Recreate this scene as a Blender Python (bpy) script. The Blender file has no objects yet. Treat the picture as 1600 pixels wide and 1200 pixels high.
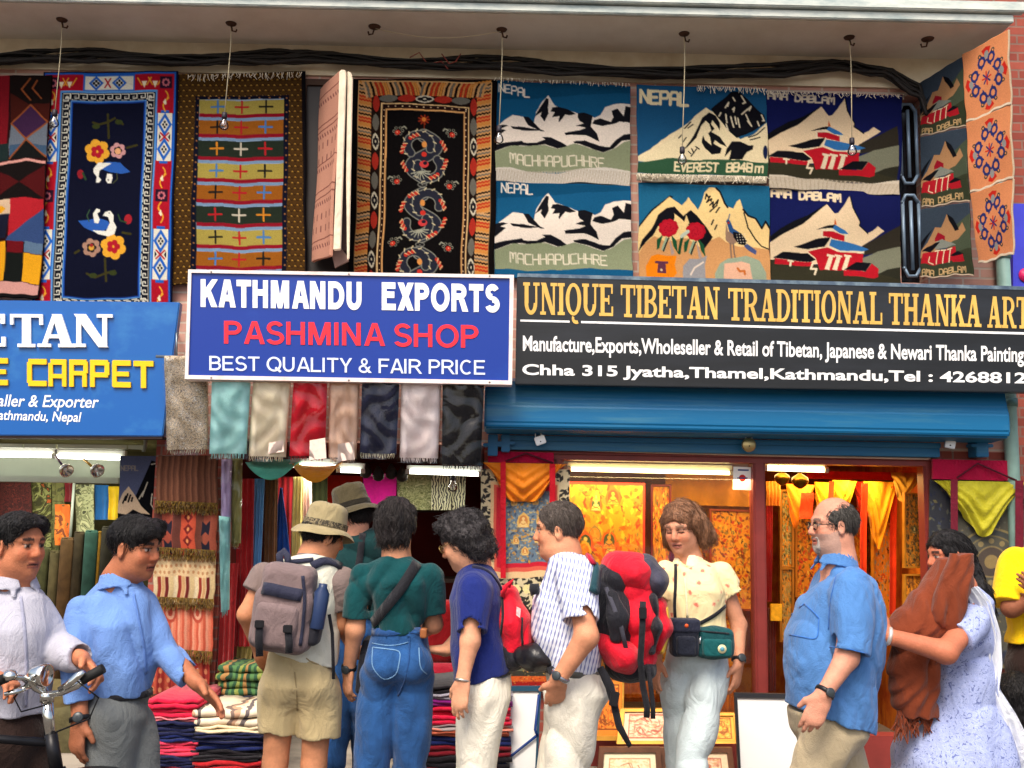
import bpy,bmesh,math,random
import numpy as np
from mathutils import Vector,Matrix
from mathutils.bvhtree import BVHTree
random.seed(7)
RNG=np.random.RandomState(11)
S=bpy.context.scene
COL=S.collection
# ------ camera
FPX=1600.0
CAM=Vector((0.0,-6.4,1.6))
PITCH,YAW,ROLL=math.radians(7.5),math.radians(0.6),math.radians(1.0)
_F=Vector((math.sin(YAW)*math.cos(PITCH),math.cos(YAW)*math.cos(PITCH),math.sin(PITCH)))
_R0=Vector((math.cos(YAW),-math.sin(YAW),0))
_U0=_R0.cross(_F)
_R=_R0*math.cos(ROLL)+_U0*math.sin(ROLL)
_U=_U0*math.cos(ROLL)-_R0*math.sin(ROLL)
cam_d=bpy.data.cameras.new('camera')
cam_d.sensor_width=36.0
cam_d.lens=36.0*FPX/1600.0
cam_d.clip_start,cam_d.clip_end=0.05,500
cam=bpy.data.objects.new('camera',cam_d)
COL.objects.link(cam)
_m=Matrix(((_R.x,_U.x,-_F.x,CAM.x),(_R.y,_U.y,-_F.y,CAM.y),(_R.z,_U.z,-_F.z,CAM.z),(0,0,0,1)))
cam.matrix_world=_m
S.camera=cam
# ------ world, sun, exposure
w=bpy.data.worlds.new('World');S.world=w;w.use_nodes=True
nt=w.node_tree
sky=nt.nodes.new('ShaderNodeTexSky');sky.sky_type='NISHITA';sky.sun_disc=False
SUN_EL,SUN_AZ=math.radians(54),math.radians(200)
sky.sun_elevation=SUN_EL;sky.sun_rotation=SUN_AZ
sky.air_density=1.0;sky.dust_density=5.0;sky.ozone_density=0.6
bg=nt.nodes['Background'];bg.inputs[1].default_value=0.115
nt.links.new(sky.outputs[0],bg.inputs[0])
sun_d=bpy.data.lights.new('sun','SUN');sun_d.energy=1.55;sun_d.angle=math.radians(26)
sun_d.color=(1.0,0.91,0.77)
sun=bpy.data.objects.new('sun',sun_d);COL.objects.link(sun)
_sd=Vector((math.sin(SUN_AZ)*math.cos(SUN_EL),math.cos(SUN_AZ)*math.cos(SUN_EL),math.sin(SUN_EL)))
sun.rotation_euler=_sd.to_track_quat('Z','Y').to_euler()
S.view_settings.view_transform='Standard';S.view_settings.look='None'
S.view_settings.exposure=0.98;S.view_settings.gamma=1.0
S.cycles.use_denoising=True
S.cycles.max_bounces=6;S.cycles.diffuse_bounces=3;S.cycles.transparent_max_bounces=12
# ------ small helpers
def P(x,y,Y=0.0):
 """World point where the sight line of photo pixel (x, y) meets the plane at depth Y."""
 d=_F+_R*((x-800.0)/FPX)-_U*((y-600.0)/FPX)
 return CAM+d*((Y-CAM.y)/d.y)
def Zm(ox,oy,s):
 return lambda x,y:(ox+x/s,oy+y/s)
def lin(c):
 c=c/255.0
 return c/12.92 if c<=0.04045 else((c+0.055)/1.055)**2.4
def C(r,g,b):
 return(lin(r),lin(g),lin(b),1.0)
def tag(o,label=None,cat=None,group=None,kind=None):
 if label:o['label']=label
 if cat:o['category']=cat
 if group:o['group']=group
 if kind:o['kind']=kind
 return o
def thing(name,loc,label,cat,group=None):
 o=bpy.data.objects.new(name,None);o.empty_display_size=0.1
 COL.objects.link(o);o.location=loc
 return tag(o,label,cat,group)
def link(name,me,parent=None):
 o=bpy.data.objects.new(name,me);COL.objects.link(o)
 if parent is not None:
  q=parent;off=Vector((0,0,0))
  while q is not None:
   off+=q.location;q=q.parent
  o.parent=parent
  me.transform(Matrix.Translation(-off))if me.users==1 else None
 return o
 # ------ materials
MATS={}
def _new(name):
 m=bpy.data.materials.new(name);m.use_nodes=True
 return m,m.node_tree,m.node_tree.nodes['Principled BSDF']
def mat(name,col,rough=0.7,metal=0.0,var=0.12,vscale=6.0,bump=0.0,bscale=60.0,spec=0.3,sheen=0.0,coat=0.0,crease=0.0):
 """Plain surface: colour with mottling and a fine bump."""
 if name in MATS:return MATS[name]
 m,t,b=_new(name)
 b.inputs['Roughness'].default_value=rough;b.inputs['Metallic'].default_value=metal
 b.inputs['Specular IOR Level'].default_value=spec
 if sheen:b.inputs['Sheen Weight'].default_value=sheen
 if coat:b.inputs['Coat Weight'].default_value=coat
 tc=t.nodes.new('ShaderNodeTexCoord')
 n=t.nodes.new('ShaderNodeTexNoise');n.inputs['Scale'].default_value=vscale;n.inputs['Detail'].default_value=5
 t.links.new(tc.outputs['Object'],n.inputs['Vector'])
 r=t.nodes.new('ShaderNodeValToRGB')
 r.color_ramp.elements[0].position=0.3;r.color_ramp.elements[1].position=0.72
 k0,k1=1-var,1+var*0.8
 r.color_ramp.elements[0].color=tuple(min(1,c*k0)for c in col[:3])+(1,)
 r.color_ramp.elements[1].color=tuple(min(1,c*k1)for c in col[:3])+(1,)
 t.links.new(n.outputs['Fac'],r.inputs['Fac']);t.links.new(r.outputs['Color'],b.inputs['Base Color'])
 if bump:
  n2=t.nodes.new('ShaderNodeTexNoise');n2.inputs['Scale'].default_value=bscale;n2.inputs['Detail'].default_value=4
  t.links.new(tc.outputs['Object'],n2.inputs['Vector'])
  bp=t.nodes.new('ShaderNodeBump');bp.inputs['Strength'].default_value=bump;bp.inputs['Distance'].default_value=0.01
  t.links.new(n2.outputs['Fac'],bp.inputs['Height']);t.links.new(bp.outputs['Normal'],b.inputs['Normal'])
  if crease:creases(m,bp,crease)
 MATS[name]=m
 return m
def creases(m,bp=None,amt=.32,sc=(8,8,5)):
 """small wandering wrinkles of worn cloth"""
 t=m.node_tree;b=t.nodes['Principled BSDF'];tc=t.nodes.new('ShaderNodeTexCoord');mp=t.nodes.new('ShaderNodeMapping');mp.inputs['Scale'].default_value=sc;mp.inputs['Rotation'].default_value=(.3,.5,.2)
 n=t.nodes.new('ShaderNodeTexNoise');n.inputs['Scale'].default_value=1.0;n.inputs['Detail'].default_value=4;n.inputs['Distortion'].default_value=2.2;n.inputs['Roughness'].default_value=.5
 t.links.new(tc.outputs['Object'],mp.inputs[0]);t.links.new(mp.outputs[0],n.inputs['Vector'])
 b2=t.nodes.new('ShaderNodeBump');b2.inputs['Strength'].default_value=amt;b2.inputs['Distance'].default_value=.055
 t.links.new(n.outputs['Fac'],b2.inputs['Height']);t.links.new(b2.outputs['Normal'],b.inputs['Normal']if bp is None else bp.inputs['Normal'])
def fab(name,rgb,var=0.14,rough=0.9,bump=0.35,bscale=220,vscale=9,crease=.34):
 return mat('cloth_'+name,C(*rgb),rough,0,var,vscale,bump,bscale,0.15,0.15,0,crease)
def emis(name,rgb,strength):
 if name in MATS:return MATS[name]
 m,t,b=_new(name)
 b.inputs['Base Color'].default_value=C(*rgb)
 b.inputs['Emission Color'].default_value=C(*rgb);b.inputs['Emission Strength'].default_value=strength
 MATS[name]=m;return m
def attr_mat(name,rough=0.9,bump=0.4,bscale=260.0,spec=0.12,sss=0.0,var=0.10,gain=1.0):
 """Colours woven into the mesh as the attribute Col, with yarn mottling and nap."""
 if name in MATS:return MATS[name]
 m,t,b=_new(name)
 a=t.nodes.new('ShaderNodeAttribute');a.attribute_name='Col'
 tc=t.nodes.new('ShaderNodeTexCoord')
 n=t.nodes.new('ShaderNodeTexNoise');n.inputs['Scale'].default_value=bscale*0.35;n.inputs['Detail'].default_value=3
 t.links.new(tc.outputs['Object'],n.inputs['Vector'])
 mr=t.nodes.new('ShaderNodeMapRange');mr.inputs['To Min'].default_value=gain*(1-var*1.5);mr.inputs['To Max'].default_value=gain*(1+var*1.3)
 t.links.new(n.outputs['Fac'],mr.inputs['Value'])
 vm=t.nodes.new('ShaderNodeVectorMath');vm.operation='SCALE'
 t.links.new(a.outputs['Color'],vm.inputs[0]);t.links.new(mr.outputs['Result'],vm.inputs['Scale'])
 t.links.new(vm.outputs['Vector'],b.inputs['Base Color'])
 b.inputs['Roughness'].default_value=rough;b.inputs['Specular IOR Level'].default_value=spec
 if sss:
  b.inputs['Subsurface Weight'].default_value=sss;b.inputs['Subsurface Radius'].default_value=(0.012,0.005,0.003)
  b.inputs['Subsurface Scale'].default_value=0.6
 n2=t.nodes.new('ShaderNodeTexNoise');n2.inputs['Scale'].default_value=bscale;n2.inputs['Detail'].default_value=2
 t.links.new(tc.outputs['Object'],n2.inputs['Vector'])
 bp=t.nodes.new('ShaderNodeBump');bp.inputs['Strength'].default_value=bump;bp.inputs['Distance'].default_value=0.006
 t.links.new(n2.outputs['Fac'],bp.inputs['Height']);t.links.new(bp.outputs['Normal'],b.inputs['Normal'])
 MATS[name]=m;return m
def glass_mat(name,tint=(1,1,1),refl=0.08,rough=0.02):
 """Thin clear sheet: mostly see-through with a sharp reflection growing at grazing angles."""
 if name in MATS:return MATS[name]
 m=bpy.data.materials.new(name);m.use_nodes=True;t=m.node_tree
 for n in list(t.nodes):
  if n.type=='BSDF_PRINCIPLED':t.nodes.remove(n)
 out=[n for n in t.nodes if n.type=='OUTPUT_MATERIAL'][0]
 tr=t.nodes.new('ShaderNodeBsdfTransparent');tr.inputs[0].default_value=tuple(tint)+(1,)
 gl=t.nodes.new('ShaderNodeBsdfGlossy');gl.inputs['Roughness'].default_value=rough
 fr=t.nodes.new('ShaderNodeFresnel');fr.inputs['IOR'].default_value=1.45
 ad=t.nodes.new('ShaderNodeMath');ad.operation='ADD';ad.inputs[1].default_value=refl
 mx=t.nodes.new('ShaderNodeMixShader')
 t.links.new(fr.outputs[0],ad.inputs[0]);t.links.new(ad.outputs[0],mx.inputs[0])
 t.links.new(tr.outputs[0],mx.inputs[1]);t.links.new(gl.outputs[0],mx.inputs[2])
 t.links.new(mx.outputs[0],out.inputs[0])
 MATS[name]=m;return m
def brick_mat(name,c1,c2,mortar,bw=0.22,bh=0.065,axis='XZ'):
 if name in MATS:return MATS[name]
 m,t,b=_new(name)
 tc=t.nodes.new('ShaderNodeTexCoord');sp=t.nodes.new('ShaderNodeSeparateXYZ');cb=t.nodes.new('ShaderNodeCombineXYZ')
 t.links.new(tc.outputs['Object'],sp.inputs[0])
 ad=t.nodes.new('ShaderNodeMath');ad.operation='ADD'
 t.links.new(sp.outputs['X'],ad.inputs[0]);t.links.new(sp.outputs['Y'],ad.inputs[1])
 t.links.new(ad.outputs[0],cb.inputs['X']);t.links.new(sp.outputs['Z'],cb.inputs['Y'])
 br=t.nodes.new('ShaderNodeTexBrick');br.inputs['Scale'].default_value=1.0
 br.inputs['Brick Width'].default_value=bw;br.inputs['Row Height'].default_value=bh
 br.inputs['Mortar Size'].default_value=0.007;br.inputs['Color1'].default_value=c1;br.inputs['Color2'].default_value=c2
 br.inputs['Mortar'].default_value=mortar;br.inputs['Bias'].default_value=0.1
 t.links.new(cb.outputs[0],br.inputs['Vector'])
 n=t.nodes.new('ShaderNodeTexNoise');n.inputs['Scale'].default_value=9;n.inputs['Detail'].default_value=6
 t.links.new(tc.outputs['Object'],n.inputs['Vector'])
 mr=t.nodes.new('ShaderNodeMapRange');mr.inputs['To Min'].default_value=0.7;mr.inputs['To Max'].default_value=1.25
 t.links.new(n.outputs['Fac'],mr.inputs['Value'])
 vm=t.nodes.new('ShaderNodeVectorMath');vm.operation='SCALE'
 t.links.new(br.outputs['Color'],vm.inputs[0]);t.links.new(mr.outputs['Result'],vm.inputs['Scale'])
 t.links.new(vm.outputs['Vector'],b.inputs['Base Color']);b.inputs['Roughness'].default_value=0.9
 bp=t.nodes.new('ShaderNodeBump');bp.inputs['Strength'].default_value=0.6;bp.inputs['Distance'].default_value=0.01;bp.invert=True
 t.links.new(br.outputs['Fac'],bp.inputs['Height']);t.links.new(bp.outputs['Normal'],b.inputs['Normal'])
 MATS[name]=m;return m
def grime_mat(name,col,col2,rough=0.5,scale=(1.5,1.5,6),lo=0.45,hi=0.7,spec=0.3,bump=0.1):
 """Painted surface with worn, dusty patches."""
 if name in MATS:return MATS[name]
 m,t,b=_new(name)
 tc=t.nodes.new('ShaderNodeTexCoord');mp=t.nodes.new('ShaderNodeMapping');mp.inputs['Scale'].default_value=scale
 t.links.new(tc.outputs['Object'],mp.inputs['Vector'])
 n=t.nodes.new('ShaderNodeTexNoise');n.inputs['Scale'].default_value=1.6;n.inputs['Detail'].default_value=9;n.inputs['Roughness'].default_value=0.65
 t.links.new(mp.outputs[0],n.inputs['Vector'])
 r=t.nodes.new('ShaderNodeValToRGB');r.color_ramp.elements[0].position=lo;r.color_ramp.elements[1].position=hi
 r.color_ramp.elements[0].color=col;r.color_ramp.elements[1].color=col2
 t.links.new(n.outputs['Fac'],r.inputs['Fac']);t.links.new(r.outputs['Color'],b.inputs['Base Color'])
 b.inputs['Roughness'].default_value=rough;b.inputs['Specular IOR Level'].default_value=spec
 bp=t.nodes.new('ShaderNodeBump');bp.inputs['Strength'].default_value=bump;bp.inputs['Distance'].default_value=0.01
 t.links.new(n.outputs['Fac'],bp.inputs['Height']);t.links.new(bp.outputs['Normal'],b.inputs['Normal'])
 MATS[name]=m;return m
 # ------ mesh builder
class MB:
 def __init__(s):s.v,s.f,s.sm=[],[],[]
 def add(s,vs,fs,smooth=False):
  o=len(s.v);s.v+=[tuple(v)for v in vs]
  for f in fs:s.f.append(tuple(o+i for i in f));s.sm.append(smooth)
  return s
 def box(s,a,b):
  x0,y0,z0=(min(a[i],b[i])for i in range(3));x1,y1,z1=(max(a[i],b[i])for i in range(3))
  return s.add([(x0,y0,z0),(x1,y0,z0),(x1,y1,z0),(x0,y1,z0),(x0,y0,z1),(x1,y0,z1),(x1,y1,z1),(x0,y1,z1)],[(0,3,2,1),(4,5,6,7),(0,1,5,4),(1,2,6,5),(2,3,7,6),(3,0,4,7)])
 def obox(s,c,ax,ay,az,h):
  """box with centre, unit axes and half sizes"""
  c=Vector(c);vs=[]
  for k in(-1,1):
   for i,j in((-1,-1),(1,-1),(1,1),(-1,1)):
    vs.append(c+ax*(i*h[0])+ay*(j*h[1])+az*(k*h[2]))
  return s.add(vs,[(0,3,2,1),(4,5,6,7),(0,1,5,4),(1,2,6,5),(2,3,7,6),(3,0,4,7)])
 def prism(s,front,back):
  """closed solid between two loops of world points (front seen anticlockwise or not, no matter)"""
  n=len(front);vs=list(front)+list(back)
  fs=[tuple(range(n)),tuple(range(2*n-1,n-1,-1))]+[(i,n+i,n+(i+1)%n,(i+1)%n)for i in range(n)]
  return s.add(vs,fs)
 def slab(s,pts,Y,th):
  """outline in photo pixels, front at depth Y, th metres thick"""
  fr=[P(x,y,Y)for x,y in pts]
  return s.prism(fr,[p+Vector((0,th,0))for p in fr])
 def tube(s,pts,r,n=8,caps=True,smooth=True,closed=False):
  pts=[Vector(p)for p in pts];m=len(pts)
  rs=r if isinstance(r,(list,tuple))else[r]*m
  rings=[];up=Vector((0.0123,0.31,0.95)).normalized();vs=[]
  for i,p in enumerate(pts):
   d=(pts[(i+1)%m]-pts[i-1])if closed else(pts[min(i+1,m-1)]-pts[max(i-1,0)])
   d=d.normalized()if d.length>1e-9 else Vector((0,0,1))
   a=d.cross(up)
   if a.length<0.2:a=d.cross(Vector((1,0,0)))
   a.normalize();b2=d.cross(a)
   for k in range(n):
    t=2*math.pi*k/n
    vs.append(p+(a*math.cos(t)+b2*math.sin(t))*rs[i])
  fs=[]
  for i in range(m if closed else m-1):
   j=(i+1)%m
   for k in range(n):
    fs.append((i*n+k,i*n+(k+1)%n,j*n+(k+1)%n,j*n+k))
  s.add(vs,fs,smooth)
  if caps and not closed:
   o=len(s.v)-m*n
   s.f.append(tuple(o+k for k in range(n-1,-1,-1)));s.sm.append(False)
   s.f.append(tuple(o+(m-1)*n+k for k in range(n)));s.sm.append(False)
  return s
 def strap(s,pts,nors,wdt,th):
  """flat band along points, lying with its face along the normals"""
  pts=[Vector(p)for p in pts];m=len(pts);vs=[]
  for i,p in enumerate(pts):
   d=(pts[min(i+1,m-1)]-pts[max(i-1,0)]).normalized();nn=Vector(nors[i]).normalized()
   a=d.cross(nn).normalized()
   ww=wdt[i]if isinstance(wdt,(list,tuple))else wdt
   for q in(-1,1):vs.append(p+a*(q*ww/2)+nn*th)
   for q in(1,-1):vs.append(p+a*(q*ww/2)-nn*th*0.5)
  fs=[]
  for i in range(m-1):
   for k in range(4):fs.append((4*i+k,4*i+(k+1)%4,4*i+4+(k+1)%4,4*i+4+k))
  fs+=[(0,1,2,3),(4*m-1,4*m-2,4*m-3,4*m-4)]
  return s.add(vs,fs,True)
 def lathe(s,c,axis,prof,n=16,smooth=True):
  """prof: (distance along axis, radius)"""
  c=Vector(c);d=Vector(axis).normalized();a=d.cross(Vector((0.3,0.9,0.2)))
  if a.length<0.1:a=d.cross(Vector((1,0,0)))
  a.normalize();b2=d.cross(a);vs=[]
  for h,r in prof:
   for k in range(n):
    t=2*math.pi*k/n;vs.append(c+d*h+(a*math.cos(t)+b2*math.sin(t))*max(r,1e-5))
  fs=[]
  for i in range(len(prof)-1):
   for k in range(n):fs.append((i*n+k,i*n+(k+1)%n,(i+1)*n+(k+1)%n,(i+1)*n+k))
  fs.append(tuple(range(n-1,-1,-1)));fs.append(tuple((len(prof)-1)*n+k for k in range(n)))
  return s.add(vs,fs,smooth)
 def ball(s,c,r,n=12,sq=(1,1,1)):
  c=Vector(c);vs,fs=[],[];h=n//2
  for i in range(h+1):
   t=math.pi*i/h
   for k in range(n):
    p=2*math.pi*k/n
    vs.append(c+Vector((r*sq[0]*math.sin(t)*math.cos(p),r*sq[1]*math.sin(t)*math.sin(p),r*sq[2]*math.cos(t))))
  for i in range(h):
   for k in range(n):fs.append((i*n+k,(i+1)*n+k,(i+1)*n+(k+1)%n,i*n+(k+1)%n))
  return s.add(vs,fs,True)
 def build(s,name,m,parent=None,bevel=0.0):
  me=bpy.data.meshes.new(name);me.from_pydata(s.v,[],s.f);me.update()
  me.polygons.foreach_set('use_smooth',s.sm)
  bm=bmesh.new();bm.from_mesh(me);bmesh.ops.recalc_face_normals(bm,faces=bm.faces)
  if bevel:
   bmesh.ops.bevel(bm,geom=bm.edges[:],offset=bevel,segments=2,affect='EDGES',clamp_overlap=True)
  bm.to_mesh(me);bm.free()
  me.materials.append(m)
  return link(name,me,parent)
  # ------ woven pictures: a small painter whose strokes become yarn colours of a cloth mesh
def _inpoly(xs,ys,poly):
 r=np.zeros(xs.shape,bool);n=len(poly)
 for i in range(n):
  x0,y0=poly[i];x1,y1=poly[(i+1)%n]
  if y0==y1:continue
  c=((y0>ys)!=(y1>ys))&(xs<(x1-x0)*(ys-y0)/(y1-y0)+x0)
  r^=c
 return r
STROKES={'A':[[(0,0),(0,.8),(.2,1),(.8,1),(1,.8),(1,0)],[(0,.45),(1,.45)]],'B':[[(0,0),(0,1),(.8,1),(1,.85),(1,.65),(.8,.52),(0,.52)],[(.8,.52),(1,.4),(1,.15),(.8,0),(0,0)]],'C':[[(1,1),(.1,1),(0,.9),(0,.1),(.1,0),(1,0)]],'D':[[(0,0),(0,1),(.7,1),(1,.75),(1,.25),(.7,0),(0,0)]],'E':[[(1,1),(0,1),(0,0),(1,0)],[(0,.5),(.8,.5)]],'H':[[(0,0),(0,1)],[(1,0),(1,1)],[(0,.5),(1,.5)]],'L':[[(0,1),(0,0),(1,0)]],'M':[[(0,0),(0,1),(.4,.9),(.5,.4),(.6,.9),(1,1),(1,0)]],'m':[[(0,0),(0,.7),(.5,.7),(.5,0)],[(.5,.7),(1,.7),(1,0)]],'N':[[(0,0),(0,1),(1,0),(1,1)]],'P':[[(0,0),(0,1),(.8,1),(1,.85),(1,.6),(.8,.45),(0,.45)]],'R':[[(0,0),(0,1),(.8,1),(1,.85),(1,.6),(.8,.5),(0,.5)],[(.5,.5),(1,0)]],'S':[[(1,.9),(.8,1),(.2,1),(0,.8),(.1,.6),(.9,.4),(1,.2),(.8,0),(.2,0),(0,.1)]],'T':[[(0,1),(1,1)],[(.5,1),(.5,0)]],'U':[[(0,1),(0,.1),(.1,0),(.9,0),(1,.1),(1,1)]],'V':[[(0,1),(.5,0),(1,1)]],'8':[[(0,.5),(0,.9),(.1,1),(.9,1),(1,.9),(1,.1),(.9,0),(.1,0),(0,.1),(0,.5),(1,.5)]],'4':[[(.8,0),(.8,1),(0,.35),(1,.35)]],' ':[]}
class Canvas:
 SSX=2
 def __init__(s,quad,bg,zoom=None,cell=1.3,H=None,W=None):
  z=zoom or(lambda x,y:(x,y));s.z=z
  s.q=[z(*p)for p in quad]
  w_=max(math.dist(s.q[0],s.q[1]),math.dist(s.q[3],s.q[2]));h_=max(math.dist(s.q[0],s.q[3]),math.dist(s.q[1],s.q[2]))
  s.nx=W or max(8,int(w_/cell));s.ny=H or max(8,int(h_/cell))
  s.W,s.Hh=(s.nx+1)*s.SSX,(s.ny+1)*s.SSX
  s.a=np.empty((s.Hh,s.W,3),np.float32);s.a[:]=bg
  yy,xx=np.mgrid[0:s.Hh,0:s.W]
  s.xx,s.yy=xx+0.5,yy+0.5
 def uv(s,x,y,raw=False):
  if not raw:x,y=s.z(x,y)
  (ax,ay),(bx,by),(cx,cy),(dx,dy)=s.q
  u,v=0.5,0.5
  for _ in range(6):
   yt,yb=ay+(by-ay)*u,dy+(cy-dy)*u
   v=(y-yt)/(yb-yt)
   xl,xr=ax+(dx-ax)*v,bx+(cx-bx)*v
   u=(x-xl)/(xr-xl)
  return u,v
 def px(s,pts,mode):
  if mode=='uv':return[(u*s.W,v*s.Hh)for u,v in pts]
  out=[]
  for x,y in pts:
   u,v=s.uv(x,y);out.append((u*s.W,v*s.Hh))
  return out
 def poly(s,col,pts,mode='z',jag=0.0):
  q=s.px(pts,mode)
  if jag:
   r=[]
   for i in range(len(q)):
    a,b=q[i],q[(i+1)%len(q)];r.append(a)
    n=int(math.dist(a,b)/(8*s.SSX))
    for k in range(1,n+1):
     t=k/(n+1);r.append((a[0]+(b[0]-a[0])*t+random.uniform(-jag,jag)*s.SSX,a[1]+(b[1]-a[1])*t+random.uniform(-jag,jag)*s.SSX))
   q=r
  x0=max(0,int(min(p[0]for p in q))-1);x1=min(s.W,int(max(p[0]for p in q))+2)
  y0=max(0,int(min(p[1]for p in q))-1);y1=min(s.Hh,int(max(p[1]for p in q))+2)
  if x1<=x0 or y1<=y0:return s
  msk=_inpoly(s.xx[y0:y1,x0:x1],s.yy[y0:y1,x0:x1],q)
  s.a[y0:y1,x0:x1][msk]=col
  return s
 def rect(s,col,x0,y0,x1,y1,mode='z'):
  return s.poly(col,[(x0,y0),(x1,y0),(x1,y1),(x0,y1)],mode)
 def line(s,col,pts,wd,mode='z',closed=False):
  """wd in cells"""
  q=s.px(pts,mode);h=wd*s.SSX/2
  if closed:q=q+[q[0]]
  for(ax,ay),(bx,by)in zip(q[:-1],q[1:]):
   x0=max(0,int(min(ax,bx)-h-1));x1=min(s.W,int(max(ax,bx)+h+2));y0=max(0,int(min(ay,by)-h-1));y1=min(s.Hh,int(max(ay,by)+h+2))
   if x1<=x0 or y1<=y0:continue
   X,Y=s.xx[y0:y1,x0:x1],s.yy[y0:y1,x0:x1]
   dx,dy=bx-ax,by-ay;L=dx*dx+dy*dy+1e-9
   t=np.clip(((X-ax)*dx+(Y-ay)*dy)/L,0,1)
   msk=(X-ax-t*dx)**2+(Y-ay-t*dy)**2<=h*h
   s.a[y0:y1,x0:x1][msk]=col
  return s
 def disc(s,col,x,y,rx,ry=None,mode='z',n=20,a0=0,a1=2*math.pi):
  ry=ry or rx
  return s.poly(col,[(x+rx*math.cos(a0+(a1-a0)*k/n),y+ry*math.sin(a0+(a1-a0)*k/n))for k in range(n+1)],mode)
 def text(s,col,txt,x,y,wdt,hgt,wd,slope=0.0,gap=0.3,mode='z'):
  """x, y: left end of the base line"""
  n=len(txt);cw=wdt/(n+(n-1)*gap)
  for i,ch in enumerate(txt):
   ox=x+i*cw*(1+gap)
   for st in STROKES.get(ch,[]):
    s.line(col,[(ox+a*cw,y+slope*(ox-x)-b*hgt)for a,b in st],wd,mode)
  return s
 def speckle(s,amt):
  n=RNG.normal(0,amt,(s.Hh,s.W,1)).astype(np.float32);s.a=s.a*(1+n);return s
 def colors(s):
  k=s.SSX
  a=s.a.reshape(s.ny+1,k,s.nx+1,k,3).mean(axis=(1,3))
  a=np.clip(a/255.0,0,1)
  return np.where(a<=0.04045,a/12.92,((a+0.055)/1.055)**2.4)
 def cloth(s,name,m,Y,th=0.012,parent=None,wave=None,Ys=None,both=False):
  """hang the picture as a real cloth: front sheet with folds, rim and back"""
  Ys=Ys or[Y]*4
  cs=[P(p[0],p[1],yy)for p,yy in zip(s.q,Ys)]
  nx,ny=s.nx,s.ny
  U,V=np.meshgrid(np.linspace(0,1,nx+1),np.linspace(0,1,ny+1))
  c=[np.array(q)for q in cs]
  pos=(c[0][None,None]*((1-U)*(1-V))[...,None]+c[1][None,None]*(U*(1-V))[...,None]+c[2][None,None]*(U*V)[...,None]+c[3][None,None]*((1-U)*V)[...,None])
  nrm=np.cross(c[1]-c[0],c[3]-c[0]);nrm/=np.linalg.norm(nrm)
  if nrm[1]>0:nrm=-nrm
  k_=(s.nx*7+s.ny*3)%11;xd,zd=(c[1]-c[0]),(c[0]-c[3]);xd=xd/np.linalg.norm(xd);zd=zd/np.linalg.norm(zd)
  if wave is not None and nx>90:pos+=xd*((.005*np.sin(2*math.pi*1.2*V+k_)+.003*np.sin(2*math.pi*2.9*V+2*k_))*V)[...,None]+zd*((.006*np.sin(2*math.pi*1.4*U+k_)+.003*np.sin(2*math.pi*3.7*U+k_*3))*(.4+.6*V))[...,None]
  if wave is not None:pos+=nrm[None,None]*wave(U,V)[...,None]
  front=pos.reshape(-1,3);back=(pos-nrm[None,None]*th).reshape(-1,3)
  N=(nx+1)*(ny+1)
  idx=np.arange(N).reshape(ny+1,nx+1)
  q1=np.stack([idx[:-1,:-1],idx[1:,:-1],idx[1:,1:],idx[:-1,1:]],-1).reshape(-1,4)
  rim=np.concatenate([idx[0,:],idx[1:,-1],idx[-1,-2::-1],idx[-2:0:-1,0]])
  k=len(rim);nxt=np.roll(np.arange(k),-1)
  if both:
   v=np.concatenate([front,back]);q3=q1[:,::-1]+N
   q2=np.stack([rim,rim[nxt],rim[nxt]+N,rim+N],-1);faces=np.concatenate([q1,q2,q3])
  else:
   rb=np.arange(N,N+k);v=np.concatenate([front,back[rim]])
   q2=np.stack([rim,rim[nxt],rb[nxt],rb],-1);faces=np.concatenate([q1,q2])
  me=bpy.data.meshes.new(name)
  me.vertices.add(len(v));me.vertices.foreach_set('co',v.ravel())
  me.loops.add(faces.size);me.loops.foreach_set('vertex_index',faces.ravel().astype(np.int32))
  me.polygons.add(len(faces));me.polygons.foreach_set('loop_start',np.arange(0,faces.size,4).astype(np.int32))
  me.update(calc_edges=True);me.validate()
  sm=np.ones(len(me.polygons),bool);me.polygons.foreach_set('use_smooth',sm)
  at=me.attributes.new('Col','FLOAT_COLOR','POINT')
  col=s.colors().reshape(-1,3);full=np.ones((len(v),4),np.float32)
  full[:N,:3]=col;full[N:,:3]=col if both else col[rim]
  at.data.foreach_set('color',full.ravel())
  me.materials.append(m)
  return link(name,me,parent)
def folds(a=0.012,fx=2.0,ph=0.0,b=0.006,fy=1.3):
 return lambda U,V:a*np.sin(2*math.pi*fx*U+ph+0.6*np.sin(3*V))*(0.35+0.65*V)+b*np.sin(2*math.pi*fy*V+1.7*ph+2*U)
def fringe(mb,a,b,ln,n,wd=0.0035,dirn=(0,0,-1),mess=0.5):
 """loose yarn ends along an edge a-b"""
 a,b,d=Vector(a),Vector(b),Vector(dirn)
 for i in range(n):
  t=(i+random.random())/n;p=a.lerp(b,t)
  l=ln*random.uniform(1-mess,1.1)
  q=p+d*l*0.55+Vector((random.uniform(-1,1)*mess*ln*0.4,random.uniform(-0.012,0.002),0))
  e=q+d*l*0.45+Vector((random.uniform(-1,1)*mess*ln*0.6,random.uniform(-0.012,0.004),random.uniform(-.2,.2)*ln*mess))
  mb.tube([p,q,e],[wd,wd*0.9,wd*0.5],n=3,caps=False)
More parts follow.
